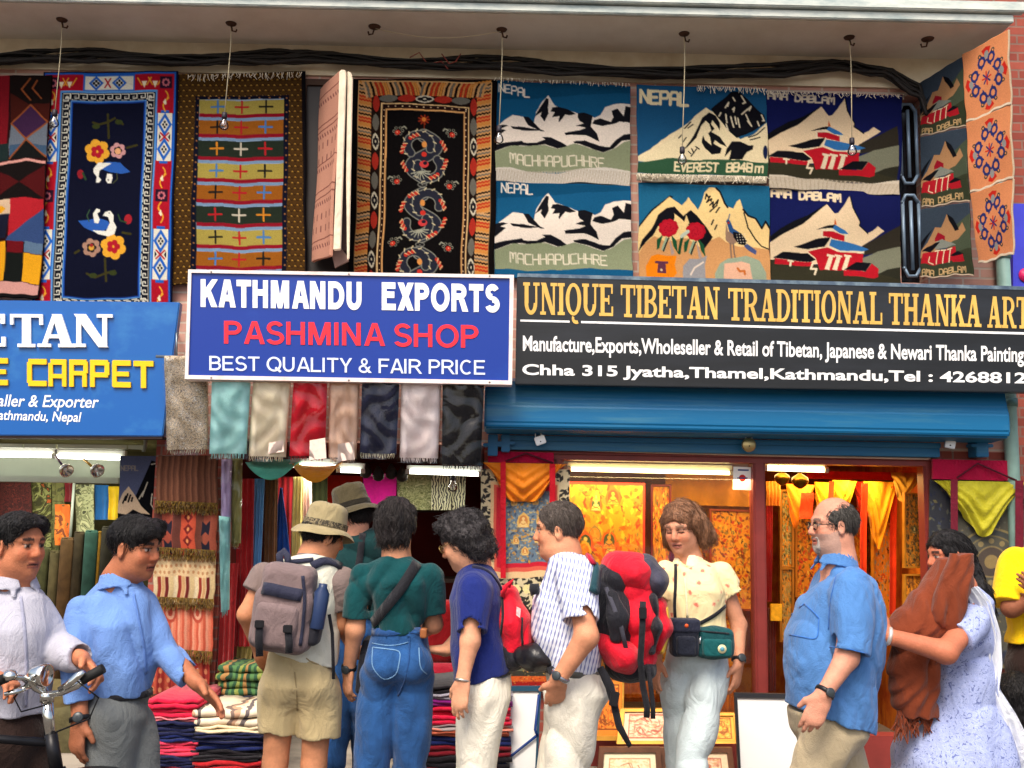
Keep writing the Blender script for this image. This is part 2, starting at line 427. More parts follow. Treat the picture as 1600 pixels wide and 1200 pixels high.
def sheet(name,fn,nu,nv,m,parent=None,th=0.0,smooth=True):
 """cloth sheet from a function (u, v) -> point"""
 g=MB();vs=[fn(i/nu,j/nv)for j in range(nv+1)for i in range(nu+1)]
 fs=[(j*(nu+1)+i,(j+1)*(nu+1)+i,(j+1)*(nu+1)+i+1,j*(nu+1)+i+1)for j in range(nv)for i in range(nu)]
 g.add(vs,fs,smooth)
 if th:
  o=Vector((0,th,0));n=(nu+1)*(nv+1)
  rim=[i for i in range(nu+1)]+[j*(nu+1)+nu for j in range(1,nv+1)]+[nv*(nu+1)+i for i in range(nu-1,-1,-1)]+[j*(nu+1)for j in range(nv-1,0,-1)]
  k=len(rim);g.add([vs[i]for i in rim]+[Vector(vs[i])+o for i in rim],[(i,(i+1)%k,k+(i+1)%k,k+i)for i in range(k)],False)
 return g.build(name,m,parent)
def qpt(q,u,v):
 x=(q[0][0]*(1-u)+q[1][0]*u)*(1-v)+(q[3][0]*(1-u)+q[2][0]*u)*v
 y=(q[0][1]*(1-u)+q[1][1]*u)*(1-v)+(q[3][1]*(1-u)+q[2][1]*u)*v
 return x,y
 # ------ the setting: street, building, shop rooms
def ZZ(y,Y,x=800):return P(x,y,Y).z
def XX(x,Y,y=700):return P(x,y,Y).x
g=MB();g.add([(-60,-60,0),(60,-60,0),(60,60,0),(-60,60,0)],[(0,1,2,3)])
tag(g.build('street',grime_mat('asphalt',C(98,92,86),C(70,66,62),0.9,(1,1,1),0.35,0.7,0.2,0.5)),kind='structure')
XL,XR=-4.6,XX(1588,0)
g=MB();g.box((XL,-0.75,0.004),(XR+0.6,3.2,0.14))
tag(g.build('pavement',grime_mat('stone_step',C(150,140,128),C(110,102,94),0.85,(2,2,2)),bevel=0.01),kind='structure')
bld=thing('shop_building',((XL+XR)/2,0,0),'pink brick shop building with a pale concrete balcony slab above three open shop fronts','building')
BRICK=brick_mat('pink_brick',C(204,156,140),C(188,136,120),C(196,176,160))
BRICKD=brick_mat('red_brick',C(166,82,66),C(140,64,52),C(140,106,94))
PLAST=grime_mat('cream_plaster',C(232,218,190),C(200,178,144),0.85,(2,2,2),0.4,0.75)
SOFF=grime_mat('soffit_paint',C(222,214,200),C(196,184,166),0.85,(1.2,1.2,1.2),0.4,0.8)
FASC=grime_mat('fascia_paint',C(214,220,212),C(160,176,176),0.8,(3,3,9),0.42,0.7)
zs=ZZ(22,-0.5)
zp=ZZ(126,0.0);zh=ZZ(693,0.0)
wx0,wx1=XX(1404,0,300),XX(1446,0,300);wz0=ZZ(442,0,1425);wz1=ZZ(150,0,1425)
g=MB()
g.box((XL,0,zh),(wx0,0.22,zp));g.box((wx1,0,zh),(XR,0.22,zp))
g.box((wx0,0.0,zh),(wx1,0.22,wz0));g.box((wx0,0.0,wz1),(wx1,0.22,zp))
g.build('brick_wall',BRICK,bld)
g=MB();g.box((XL,-0.02,zp),(XR,0.22,zs));g.build('plaster_band',PLAST,bld)
yf=-0.5
g=MB();g.box((XL,yf,zs),(XX(1578,yf,40),0.22,zs+0.10));g.build('balcony_slab',SOFF,bld)
g=MB()
g.box((XL,yf-0.03,zs+0.004),(XX(1581,yf,40),yf,zs+0.055))
g.box((XL,yf-0.06,zs+0.062),(XX(1597,yf,40),yf,zs+0.125))
g.build('balcony_edge',FASC,bld,bevel=0.006)
g=MB();g.box((XL,yf+0.02,zs+0.125),(XX(1592,yf,20),yf+0.16,zs+1.0));g.build('parapet',BRICKD,bld)
g=MB();g.box((XL,-0.3,zs+1.9),(XR,0.22,zs+5));g.build('upper_wall',BRICK,bld)
def pier(x0,x1,m,d=0.22):
 g=MB();g.box((XX(x0,0,900),0.0,0.14),(XX(x1,0,900),d,zh));g.build('pier',m,bld)
pier(232,344,BRICKD);pier(753,879,BRICKD);pier(1462,1588,BRICKD)
g=MB();g.box((XL,0.0,0.14),(XL+0.3,0.22,zh));g.build('pier',BRICKD,bld)
DARK=mat('dim_plaster',C(92,78,62),0.9,0,0.25,3)
OCHRE=grime_mat('gold_wall',C(206,120,30),C(150,50,20),.7,(4,4,2),.4,.62)
OLIVE=mat('olive_wall',C(120,116,80),0.9,0,0.3,3)
MAROON=mat('maroon_wall',C(96,24,20),0.9,0,0.3,3)
def room(x0,x1,dep,m,zc=None):
 zc=zc or zh
 a,b=x0,x1
 g=MB()
 g.box((a-0.05,0.22,0.14),(a,dep,zc));g.box((b,0.22,0.14),(b+0.05,dep,zc))
 g.box((a-0.05,dep,0.14),(b+0.05,dep+0.05,zc));g.box((a-0.05,0.221,zc),(b+0.05,dep+0.05,zc+0.05))
 g.build('room_wall',m,bld)
room(XL+0.1,XX(240,0,900),2.2,OLIVE)
room(XX(300,0,900),XX(770,0,900),2.6,MAROON)
room(XX(860,0,900),XX(1500,0,900),2.2,OCHRE)
wd=thing('barred_window',((wx0+wx1)/2,0.1,wz0),'narrow dark window with pale blue metal bars between the navy mountain rugs and the corner rugs','window')
g=MB();g.box((wx0,0.14,wz0),(wx1,0.16,wz1));g.build('pane',mat('dark_pane',C(22,24,30),0.15,0,0.1,3,spec=0.5),wd)
g=MB();bw=wx1-wx0
for zz0,zz1 in((wz0+0.04,(wz0+wz1)/2-0.03),((wz0+wz1)/2+0.03,wz1-0.04)):
 for k in range(3):
  x=wx0+bw*(0.18+0.3*k);g.tube([(x,0.02,zz0+.05),(x,0.02,zz1-.05)],0.012,8)
 for zz,sgn in((zz0,1),(zz1,-1)):
  g.tube([(wx0+bw*.15,0.02,zz+sgn*.07),(wx0+bw*.3,0.02,zz+sgn*.01),(wx0+bw*.6,.02,zz+sgn*.01),(wx0+bw*.8,.02,zz+sgn*.07)],0.012,8)
g.build('grille',mat('grille_paint',C(120,140,160),0.4,0.3,0.15,20),wd)
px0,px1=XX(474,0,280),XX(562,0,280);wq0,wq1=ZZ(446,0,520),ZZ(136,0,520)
wd=thing('shade_panel',((px0+px1)/2,0,wq0),'dim brown panel standing for the shade around the pink folded rug','window')  # dark framed panel added on the wall as the shade behind the folded rug
g=MB();g.box((px0,-.012,wq0),(px1,-.001,wq1));g.build('pane',mat('shade_brown',C(34,26,22),.4),wd)
for a,c in(((px0-.03,-.03,wq0),(px0,-.001,wq1)),((px1,-.03,wq0),(px1+.03,-.001,wq1)),((px0-.03,-.03,wq1),(px1+.03,-.001,wq1+.04))):g=MB();g.box(a,c);g.build('frame_bar',mat('panel_wood',C(70,48,36),.7,0,.3,8),wd)
nb=thing('neighbour_building',(XR+2.2,0.6,0),'red brick neighbouring building standing beyond the right corner','building')
g=MB();g.box((XR+0.02,0.45,0),(XR+5,3,7.5));g.build('wall',BRICKD,nb)
g=MB();g.box((XR+0.5,0.42,2.9),(XR+1.6,0.449,4.4));g.build('window',mat('green_dark_pane',C(40,60,56),0.2),nb)
pipe=thing('drainpipe',(XX(1574,-0.06),-0.06,0.1),'pale green drainpipe running down the right corner of the brick wall','pipe')
px_=XX(1574,-0.06,560)
g=MB();g.tube([(px_,-0.06,0.14),(px_,-0.06,zs-0.002)],0.042,14);g.build('pipe',mat('pipe_paint',C(150,186,176),0.5,0,0.2,8),pipe)
g=MB()
for zz in(1.2,2.35,3.3):
 g.tube([(px_,-0.06,zz),(px_,-0.06,zz+0.05)],0.049,14)
g.build('collar',mat('pipe_collar',C(110,150,145),0.5,0.2),pipe)
BLUE=grime_mat('shutter_paint',C(2,100,150),C(70,128,150),0.45,(.6,2,9),0.5,0.8,0.4,0.15)
sx0,sx1=XX(757,-0.3,640),XX(1598,-0.3,640)
sh=thing('shutter_box',((sx0+sx1)/2,-0.15,ZZ(690,-.2)),'blue painted metal roller shutter box above the thangka shop window','shutter')
prof=[(-0.10,ZZ(598,-.1,1180)),(-0.30,ZZ(603,-.3,1180)),(-0.325,ZZ(628,-.3,1180)),(-0.345,ZZ(640,-.33,1180)),(-0.345,ZZ(668,-.345,1180)),(-0.33,ZZ(677,-.33,1180)),(-0.16,ZZ(684,-.16,1180)),(-0.11,ZZ(686,-.11,1180))]
def hprofile(x0,x1,pr,flare=0.0):
 m_=MB();n=len(pr);m_.prism([(x0,y,z)for y,z in pr],[(x1,y,z)for y,z in pr]);return m_
hprofile(sx0,sx1-0.10,prof).build('hood',BLUE,sh,bevel=0.012)
z0=ZZ(690,-.1,1180)
g=MB();zb_=ZZ(709,-.1,1180)
g.box((sx0+0.12,-0.09,zb_),(sx1-0.42,-0.03,z0+0.005));g.box((sx0+0.10,-0.11,z0-0.02),(sx1-0.42,-0.09,z0+0.012));g.build('bottom_bar',BLUE,sh,bevel=0.004)
for bx0,bx1,yy in((762,778,712),(783,797,706),(1524,1542,714)):
 g=MB();a,b=P(bx0,yy,-.12),P(bx1,684,-.12)
 g.box((a.x,-0.14,a.z),(b.x,-0.02,b.z+0.02));g.box((a.x-0.03,-0.142,(a.z+b.z)/2),(b.x+0.03,-0.06,(a.z+b.z)/2+0.02))
 g.build('bracket',BLUE,sh,bevel=0.004)
STEEL=mat('padlock_steel',C(200,200,205),0.3,0.9,0.15,20)
BRASS=mat('brass',C(190,170,120),0.35,0.9,0.15,20)
for(x,y,lab,rnd_,rot)in((844,688,'small steel padlock hanging askew above the orange veiled thangka',False,0.35),(1170,695,'round brass disc padlock under the middle of the blue shutter',True,0),(1484,694,'square steel padlock hanging under the right end of the blue shutter',False,-0.2)):
 c=P(x,y,-0.17);t=thing('padlock',c,lab,'padlock','padlocks on the blue shutter')
 ax,az=Vector((math.cos(rot),0,math.sin(rot))),Vector((-math.sin(rot),0,math.cos(rot)))
 g=MB()
 if rnd_:g.lathe(c+Vector((0,.011,0)),(0,-1,0),[(0,.038),(.004,.043),(.018,.043),(.024,.036)],22)
 else:g.obox(c,ax,Vector((0,1,0)),az,(.032,.011,.026))
 g.build('lock_body',BRASS if rnd_ else STEEL,t,bevel=0 if rnd_ else .004)
 g=MB();pts=[c+ax*(.019*math.cos(a))+az*((.03 if not rnd_ else .038)+.028*math.sin(a))for a in[math.pi*k/8 for k in range(9)]]
 g.tube([c+ax*.019+az*.01]+pts+[c-ax*.019+az*.01],.0048,8);g.build('shackle',STEEL,t)
 g=MB();g.lathe(c+Vector((0,-.010,0))-az*.008,(0,-1,0),[(0,.004),(.006 if not rnd_ else .0075,.004)],8);g.build('keyhole',mat('black_hole',(0.01,.01,.01,1),.6),t)
 # ------ thangka shop front: frame and panes
FR=grime_mat('frame_paint',C(132,52,48),C(106,40,38),0.45,(3,3,3),0.4,0.8,0.35)
fr=thing('shop_window',(XX(1180,0.05),0.05,0.14),'wide shop window with dull red wooden frame and clear panes under the blue shutter','window')
fx0,fxm0,fxm1,fx1=XX(876,.03,900),XX(1176,.03,900),XX(1195,.03,900),XX(1444,.03,900)
zt_=ZZ(724,.03,1160);zb=0.34
g=MB();g.box((XX(795,.03),-0.02,zt_),(XX(1466,.03),0.10,zh-0.005));g.box((XX(795,.03),-0.04,zt_+0.035),(XX(1466,.03),-0.02,zt_+0.05));g.build('top_rail',FR,fr)
for a,b,nm in((fx0-.045,fx0,'jamb'),(fxm0,fxm1,'mullion'),(fx1,fx1+.06,'jamb')):
 g=MB();g.box((a,-0.012,zb),(b,0.09,zt_));g.box((a+.01,-0.022,zb),(b-.01,-0.012,zt_));g.build(nm,FR,fr,bevel=.003)
g=MB();g.box((fx0-.045,-0.03,0.14),(fx1+.06,0.10,zb));g.build('bottom_panel',FR,fr)
GL=glass_mat('window_glass',(0.98,1,0.97),0.02)
for a,b in((fx0,fxm0),):
 g=MB();g.box((a,0.045,zb),(b,0.050,zt_));g.build('pane',GL,fr)
g=MB();g.tube([P(858,702,-.03),P(866,699,-.05),P(900,703,-.05),P(1170,711,-.05),P(1450,717,-.05),P(1456,712,-.03)],0.0075,8)
tag(g.build('conduit',mat('conduit_plastic',C(190,166,150),.5)),'thin beige conduit running along the head of the red window frame','conduit')
nt_=thing('paper_notice',P(1160,765,.03),'white paper notice with a red disc stuck on the window pane','notice')
g=MB();g.slab([(1146,729),(1176,730),(1175,766),(1145,765)],.041,.002);g.build('paper',mat('paper',C(248,246,240),.7),nt_)
g=MB();c=P(1160,747,.0395);g.lathe(c,(0,-1,0),[(0,.022),(.0006,.022)],20);g.build('red_disc',mat('notice_red',C(214,50,50),.7),nt_)
g=MB();g.slab([(1152,746),(1168,746),(1168,748),(1152,748)],.0375,.001);g.slab([(1153,733),(1170,733.5),(1170,736),(1153,735.5)],.0395,.001);g.build('print_bar',mat('notice_blue',C(70,80,130),.7),nt_)
# ------ signs
def font_text(txt,bold=0.0,shear=0.0,space=1.0):
 cu=bpy.data.curves.new('lettering','FONT');cu.body=txt;cu.offset=bold;cu.shear=shear;cu.space_character=space
 cu.resolution_u=4
 o=bpy.data.objects.new('lettering',cu);COL.objects.link(o)
 dg=bpy.context.evaluated_depsgraph_get();me=bpy.data.meshes.new_from_object(o.evaluated_get(dg))
 vs=[(v.co.x,v.co.y)for v in me.vertices];fs=[tuple(p.vertices)for p in me.polygons]
 bpy.data.objects.remove(o);bpy.data.curves.remove(cu);bpy.data.meshes.remove(me)
 return vs,fs
_cap=font_text('H');CAPH=max(v[1]for v in _cap[0])
def lettering(name,m,parent,txt,x0,y0,x1,y1,h,Y,bold=0.0,shear=0.0,th=0.0,space=1.0):
 """text fitted between two base-line points given in photo pixels, on the plane Y"""
 vs,fs=font_text(txt,bold,shear,space)
 a,b=min(v[0]for v in vs),max(v[0]for v in vs)
 def mp(v,yy):
  t=(v[0]-a)/(b-a);return P(x0+(x1-x0)*t,y0+(y1-y0)*t-h*(v[1])/CAPH,yy)
 g=MB();g.add([mp(v,Y)for v in vs],fs)
 if th:
  ec={}
  for f in fs:
   for i in range(len(f)):
    e=(f[i],f[(i+1)%len(f)])
    if(e[1],e[0])in ec:ec.pop((e[1],e[0]))
    else:ec[e]=1
  n=len(vs);o=len(g.v);g.add([mp(v,Y)for v in vs]+[mp(v,Y+th)for v in vs],[(e[0],e[1],n+e[1],n+e[0])for e in ec])
 return g.build(name,m,parent)
def _ring(cx,cy,rx,ry,tx,ty,a0,a1,n=10):
 q=[]
 for i in range(n):
  p=[]
  for a,s_ in((a0+(a1-a0)*i/n,1),(a0+(a1-a0)*(i+1)/n,1),(a0+(a1-a0)*(i+1)/n,0),(a0+(a1-a0)*i/n,0)):
   a=math.radians(a);kx,ky=(rx,ry)if s_ else(rx-tx,ry-ty)
   p.append((cx+kx*math.cos(a),cy+ky*math.sin(a)))
  q.append(p)
 return q
def R_(x0,y0,x1,y1):return[(x0,y0),(x1,y0),(x1,y1),(x0,y1)]
SLAB={'H':([R_(.08,.05,.30,.95),R_(.64,.05,.86,.95),R_(.3,.44,.64,.57),R_(0,0,.38,.1),R_(.56,0,.94,.1),R_(0,.9,.38,1),R_(.56,.9,.94,1)],.98),'I':([R_(.09,.05,.31,.95),R_(0,0,.40,.1),R_(0,.9,.4,1)],.45),'N':([R_(.10,.05,.21,.95),R_(.71,.0,.82,.95),[(.04,1),(.32,1),(.84,.0),(.62,.0)],R_(0,0,.32,.1),R_(.58,.9,.95,1)],.98),'T':([R_(.32,.05,.55,.95),R_(0,.9,.87,1),R_(0,.68,.09,.9),R_(.78,.68,.87,.9),R_(.2,0,.67,.1)],.92),'E':([R_(.08,.05,.30,.95),R_(0,.9,.76,1),R_(0,0,.78,.1),R_(.3,.45,.56,.56),R_(.67,.7,.76,.9),R_(.69,.1,.78,.3),R_(.5,.36,.57,.65)],.84),'L':([R_(.08,.05,.30,.95),R_(0,.9,.4,1),R_(0,0,.76,.1),R_(.67,.1,.76,.36)],.82),'A':([[(.10,.05),(.22,.05),(.50,1),(.38,1)],[(.60,.05),(.86,.05),(.60,1),(.36,1)],R_(.25,.27,.64,.38),R_(0,0,.34,.1),R_(.52,0,.96,.1)],1.0),'D':([R_(.08,.05,.30,.95),R_(0,.9,.42,1),R_(0,0,.42,.1)]+_ring(.38,.5,.46,.5,.2,.11,-90,90),.9),'O':(_ring(.44,.5,.44,.51,.21,.11,0,360,22),.93),'Q':(_ring(.44,.5,.44,.51,.21,.11,0,360,22)+_ring(.60,-.1,.26,.17,.14,.11,150,300,7),.93),'U':([R_(.08,.35,.30,.95),R_(.68,.35,.79,.95),R_(0,.9,.38,1),R_(.57,.9,.92,1)]+_ring(.435,.36,.355,.37,.2,.13,180,360,12),.96),'B':([R_(.08,.05,.30,.95),R_(0,.9,.42,1),R_(0,0,.42,.1),R_(.3,.46,.46,.55)]+_ring(.42,.735,.34,.265,.19,.1,-90,90)+_ring(.42,.265,.40,.265,.2,.1,-90,90),.88),'R':([R_(.08,.05,.30,.95),R_(0,.9,.42,1),R_(0,0,.39,.1),R_(.3,.43,.46,.52),[(.40,.45),(.62,.45),(.86,.03),(.64,.03)],R_(.66,0,.96,.1)]+_ring(.42,.715,.40,.285,.2,.1,-90,90),.98),'K':([R_(.08,.05,.30,.95),R_(0,.9,.38,1),R_(0,0,.38,.1),[(.3,.36),(.3,.52),(.68,.95),(.80,.95)],[(.40,.58),(.54,.72),(.88,.05),(.62,.05)],R_(.56,.9,.92,1),R_(.54,0,.96,.1)],.98)}
def _sans(c,t=.2):
 h=t*.86
 V0,VW=R_(0,0,t,1),lambda w_:R_(w_-t,0,w_,1)
 d={'A':([[(0,0),(t*1.08,0),(.47+t*.3,1),(.47-t*.62,1)],[(.94-t*1.08,0),(.94,0),(.47+t*.62,1),(.47-t*.3,1)],R_(.2,.22,.74,.22+h)],.98),'B':([V0,R_(t,1-h,.45,1),R_(t,0,.45,h),R_(t,.45,.45,.45+h)]+_ring(.42,.72,.36,.28,t,h,-90,90)+_ring(.42,.308,.40,.308,t,h,-90,90),.92),'C':(_ring(.46,.5,.46,.515,t,h,48,312,18),.98),'D':([V0,R_(t,1-h,.4,1),R_(t,0,.4,h)]+_ring(.38,.5,.50,.5,t,h,-90,90,14),1.0),'E':([V0,R_(t,1-h,.76,1),R_(t,0,.78,h),R_(t,.44,.70,.44+h)],.88),'F':([V0,R_(t,1-h,.74,1),R_(t,.44,.64,.44+h)],.82),'H':([V0,VW(.84),R_(t,.44,.84-t,.44+h)],1.0),'I':([V0],t+.16),'L':([V0,R_(t,0,.72,h)],.82),'K':([V0,[(t,.30),(t,.30+t*1.4),(.62,1),(.62+t*1.2,1)],[(t*1.2,.46),(t*1.9,.66),(.92,0),(.92-t*1.25,0)]],.98),'M':([V0,VW(1.0),[(0,1),(t*1.35,1),(.5+t*.42,0),(.5-t*.42,0)],[(1,1),(1-t*1.35,1),(.5-t*.42,0),(.5+t*.42,0)]],1.16),'N':([V0,VW(.84),[(0,1),(t*1.08,1),(.84,0),(.84-t*1.08,0)]],1.0),'O':(_ring(.52,.5,.52,.515,t,h,0,360,26),1.14),'P':([V0,R_(t,1-h,.44,1),R_(t,.40,.44,.40+h)]+_ring(.42,.70,.38,.30,t,h,-90,90),.90),'Q':(_ring(.52,.5,.52,.515,t,h,0,360,26)+[[(.56,.22),(.68,.32),(1.04,.02),(.93,-.09)]],1.14),'R':([V0,R_(t,1-h,.46,1),R_(t,.42,.46,.42+h),[(.40,.46),(.40+t*1.15,.46),(.94,0),(.94-t*1.22,0)]]+_ring(.44,.71,.40,.29,t,h,-90,90),.98),'S':(_ring(.42,.72,.38,.295,t,h,25,270,14)+_ring(.42,.28,.41,.295,t,h,-160,90,14),.92),'T':([R_(.40-t/2,0,.40+t/2,1-h),R_(0,1-h,.80,1)],.88),'U':([R_(0,.36,t,1),R_(.82-t,.36,.82,1)]+_ring(.41,.37,.41,.385,t,h,180,360,14),.98),'X':([[(0,0),(t*1.25,0),(.90,1),(.90-t*1.25,1)],[(.90,0),(.90-t*1.25,0),(0,1),(t*1.25,1)]],.96),'Y':([R_(.44-t/2,0,.44+t/2,.45),[(0,1),(t*1.2,1),(.44+t/2,.42),(.44-t/2,.42)],[(.88,1),(.88-t*1.2,1),(.44-t/2,.42),(.44+t/2,.42)]],.92),'&':(_ring(.40,.76,.24,.25,t*.85,h*.85,0,360,16)+_ring(.36,.27,.36,.285,t*.9,h,60,345,14)+[[(.2,.66),(.36,.66),(.92,0),(.70,0)],[(.62,.34),(.74,.44),(.84,.46),(.72,.22)]],.98),' ':([],.42)}
 return d[c]
BLK={'C':[R_(0,.12,.24,.88),R_(.07,.8,1,1),R_(.07,0,1,.2)],'A':[R_(0,0,.24,.86),R_(.76,0,1,1),R_(.12,.8,.8,1),R_(.2,.3,.8,.46)],'R':[R_(0,0,.24,1),R_(.2,.8,.93,1),R_(.76,.5,1,.92),R_(.2,.42,.9,.58),R_(.7,0,.94,.46)],'P':[R_(0,0,.24,1),R_(.2,.8,.93,1),R_(.76,.45,1,.92),R_(.2,.36,.93,.54)],'E':[R_(0,.03,.24,.97),R_(.05,.8,1,1),R_(.05,0,1,.2),R_(.2,.41,.9,.58)],'T':[R_(0,.8,1,1),R_(.37,0,.63,.9)]}
def stroke_text(name,m,parent,txt,x0,y0,x1,y1,h,Y,th,style,t=.2):
 adv=[(SLAB[c][1]if style=='slab' else _sans(c,t)[1]if style=='sans' else 1.18)for c in txt];tot=sum(adv)-{'slab':.04,'sans':.12,'block':.18}[style]
 g=MB();x=0.0;k=0
 for c,a in zip(txt,adv):
  for pl in(SLAB[c][0]if style=='slab' else _sans(c,t)[0]if style=='sans' else BLK[c]):
   k+=1;yy=Y-0.0002*(k%7)
   pts=[(x0+(x1-x0)*(x+px)/tot,y0+(y1-y0)*(x+px)/tot-h*py)for px,py in pl]
   g.slab(pts,yy,th)
  x+=a
 return g.build(name,m,parent)
WHITE=mat('sign_white',C(250,250,250),0.45,0,0.03,20)
def mp_shift(q,dx,dy):return[(x+dx,y+dy)for x,y in q]
YS=-0.34
t=thing('shop_sign',P(110,682,YS),'blue painted sign with raised white TAN and yellow CARPET lettering on the left','sign','shop signs')
SB=grime_mat('sign_blue',C(4,90,170),C(50,124,186),0.3,(1.5,1,2.2),0.52,0.76,0.5,0.03)
g=MB();g.slab([(-90,468),(281,472),(254,682),(-110,680)],YS,0.06);g.build('board',SB,t,bevel=.006)
g=MB();g.slab([(-110,680.5),(254,682.5),(253,686),(-110,684)],YS+.008,0.08);g.build('bottom_edge',mat('dark_edge',C(40,22,20),.6),t)
YEL=mat('sign_yellow',C(252,198,22),0.4,0,.06,15)
stroke_text('white_letter',WHITE,t,'E',-48,541,10,541.5,51,YS-.016,.016,'slab')
for ch,a,b in(('T',15.5,67),('A',58.5,118),('N',112.5,175)):
 stroke_text('white_letter',WHITE,t,ch,a,542,b,542.5,51.5,YS-.016,.016,'slab')
for ch,a,b,yb in(('E',-18,12,601.5),('C',42,72.5,603),('A',75.5,103.5,603.5),('R',108,137,604),('P',140.5,170.5,604.5),('E',175,204,605),('T',208.5,239.5,606)):
 stroke_text('yellow_letter',YEL,t,ch,a,yb,b,yb+.5,42.5,YS-.014,.014,'block')
lettering('lettering',WHITE,t,'aller & Exporter',-4,634.5,154.5,637,18,YS-.002,.012,.22)
lettering('lettering',WHITE,t,'athmandu, Nepal',-3,655.5,127.5,659,14.5,YS-.002,.012,.22)
YS=-0.52
t=thing('shop_sign',P(545,596,YS),'bright blue framed sign reading KATHMANDU EXPORTS PASHMINA SHOP over the bagged shawls','sign','shop signs')
g=MB();g.slab([(296.5,423.5),(798,431.5),(796,597),(291.5,588)],YS,0.09)
g.build('board',grime_mat('sign_royal',C(9,52,148),C(26,72,164),.32,(1,1,2.4),.55,.85,.4,.03),t)
FRW=grime_mat('sign_frame',C(240,226,222),C(214,178,166),0.5,(4,4,4),.5,.8)
g=MB()
outer=[(294,421),(803,429.5),(800,601),(288.5,592)];inner=[(299,426),(796.5,434.5),(794.5,594.5),(294,586)]
for i in range(4):
 j=(i+1)%4;g.slab([outer[i],outer[j],inner[j],inner[i]],YS-.012,0.11)
g.build('frame',FRW,t)
for x,y in((330,424.5),(545,428),(765,431),(330,590),(545,594),(765,597)):
 g=MB();g.lathe(P(x,y,YS-.0125),(0,-1,0),[(0,.006),(.003,.005)],8);g.build('screw',mat('screw_grey',C(150,140,136),.4,.6),t)
stroke_text('white_lettering',WHITE,t,'KATHMANDU',313.5,479.5,566,484,43.5,YS-.003,.002,'sans',.27)
stroke_text('white_lettering',WHITE,t,'EXPORTS',596.5,484.3,780,488,43.5,YS-.003,.002,'sans',.27)
RED=mat('sign_red',C(244,44,62),0.4,0,.04,15)
stroke_text('red_lettering',RED,t,'PASHMINA',350,536.7,599,540.5,35.5,YS-.003,.002,'sans',.19)
stroke_text('red_lettering',RED,t,'SHOP',615,541.2,747,543.6,35.5,YS-.003,.002,'sans',.19)
PALE=mat('sign_pale',C(222,232,255),0.4,0,.04,15)
stroke_text('pale_lettering',PALE,t,'BEST QUALITY & FAIR PRICE',327,578.5,757.5,585.5,22.5,YS-.003,.002,'sans',.155)
YS=-0.44
t=thing('shop_sign',P(1200,604,YS),'long black sign with gold slab lettering about thanka art above the blue shutter','sign','shop signs')
SK=grime_mat('sign_black',C(17,18,21),C(40,43,51),0.3,(.5,1,3.2),.45,.8,.5,.02)
g=MB();g.slab([(808,432),(1700,455),(1700,615),(805,600)],YS,0.07);g.build('board',SK,t,bevel=.004)
g=MB();g.slab([(809,427),(1701,450),(1701,455.5),(808,432.5)],YS-.004,0.09);g.build('top_edge',grime_mat('sign_edge',C(78,96,116),C(130,150,160),.5,(6,6,6)),t)
GOLD=mat('sign_gold',C(226,182,92),0.35,0.0,.2,3)
for txt,a,ya,b,yb,h in(('UNIQUE',817.5,491,958.5,494,50),('TIBETAN',970,495.3,1124,499,50.5),('TRADITIONAL',1138,500.5,1379,507,50.5),('THANKA',1389,507.3,1533.5,511,49.5),('ART',1543,511.8,1609,513.5,49)):
 stroke_text('gold_lettering',GOLD,t,txt,a,ya,b,yb,h,YS-.004,.003,'slab')
g=MB()
g.slab([(813,499.3),(890,501),(890,504),(813,502.3)],YS-.002,.001);g.slab([(908,501.5),(1690,521.5),(1690,525),(908,504.8)],YS-.002,.001);g.build('white_rule',WHITE,t)
lettering('lettering',WHITE,t,'Manufacture,Exports,Wholeseller & Retail of Tibetan, Japanese & Newari Thanka Painting',817,547.5,1600,565,22.5,YS-.003,.022)
lettering('lettering',WHITE,t,'Chha 315 Jyatha,Thamel,Kathmandu,Tel : 4268812',816,585,1604,598.5,15.5,YS-.003,.026)
t=thing('distant_sign',P(1600,450,0.4),'violet blue sign with a pink disc just beyond the drainpipe','sign')
g=MB();g.slab([(1583,318),(1660,320),(1660,452),(1583,449)],.36,.05);g.build('board',mat('violet',C(70,74,214),.4),t)
g=MB();g.lathe(P(1603,430,.355),(0,-1,0),[(0,.05),(.003,.05)],20);g.build('pink_disc',mat('pinkdisc',C(226,40,110),.4),t)
# ------ rugs hung over the wall
WOOL=attr_mat('wool',0.95,0.5,420.0,0.05,0,0.15,.80)
z3=Zm(760,60,3.077);zK1=Zm(0,100,3.243);z2=Zm(260,60,2.963);zK2=Zm(540,100,3.6375)
zK3=Zm(1190,130,3.8696);zK4=Zm(1400,20,2.725);zK5=Zm(990,130,3.873)
FRW_=mat('fringe_wool',C(226,214,192),0.95,0,0.1,30)
def rug(cv,name,Y,label,wave,group='rugs hung over the shop fronts',**k):
 cv.speckle(0.035)
 o=cv.cloth(name,WOOL,Y,wave=wave,**k)
 return tag(o,label,'rug',group)
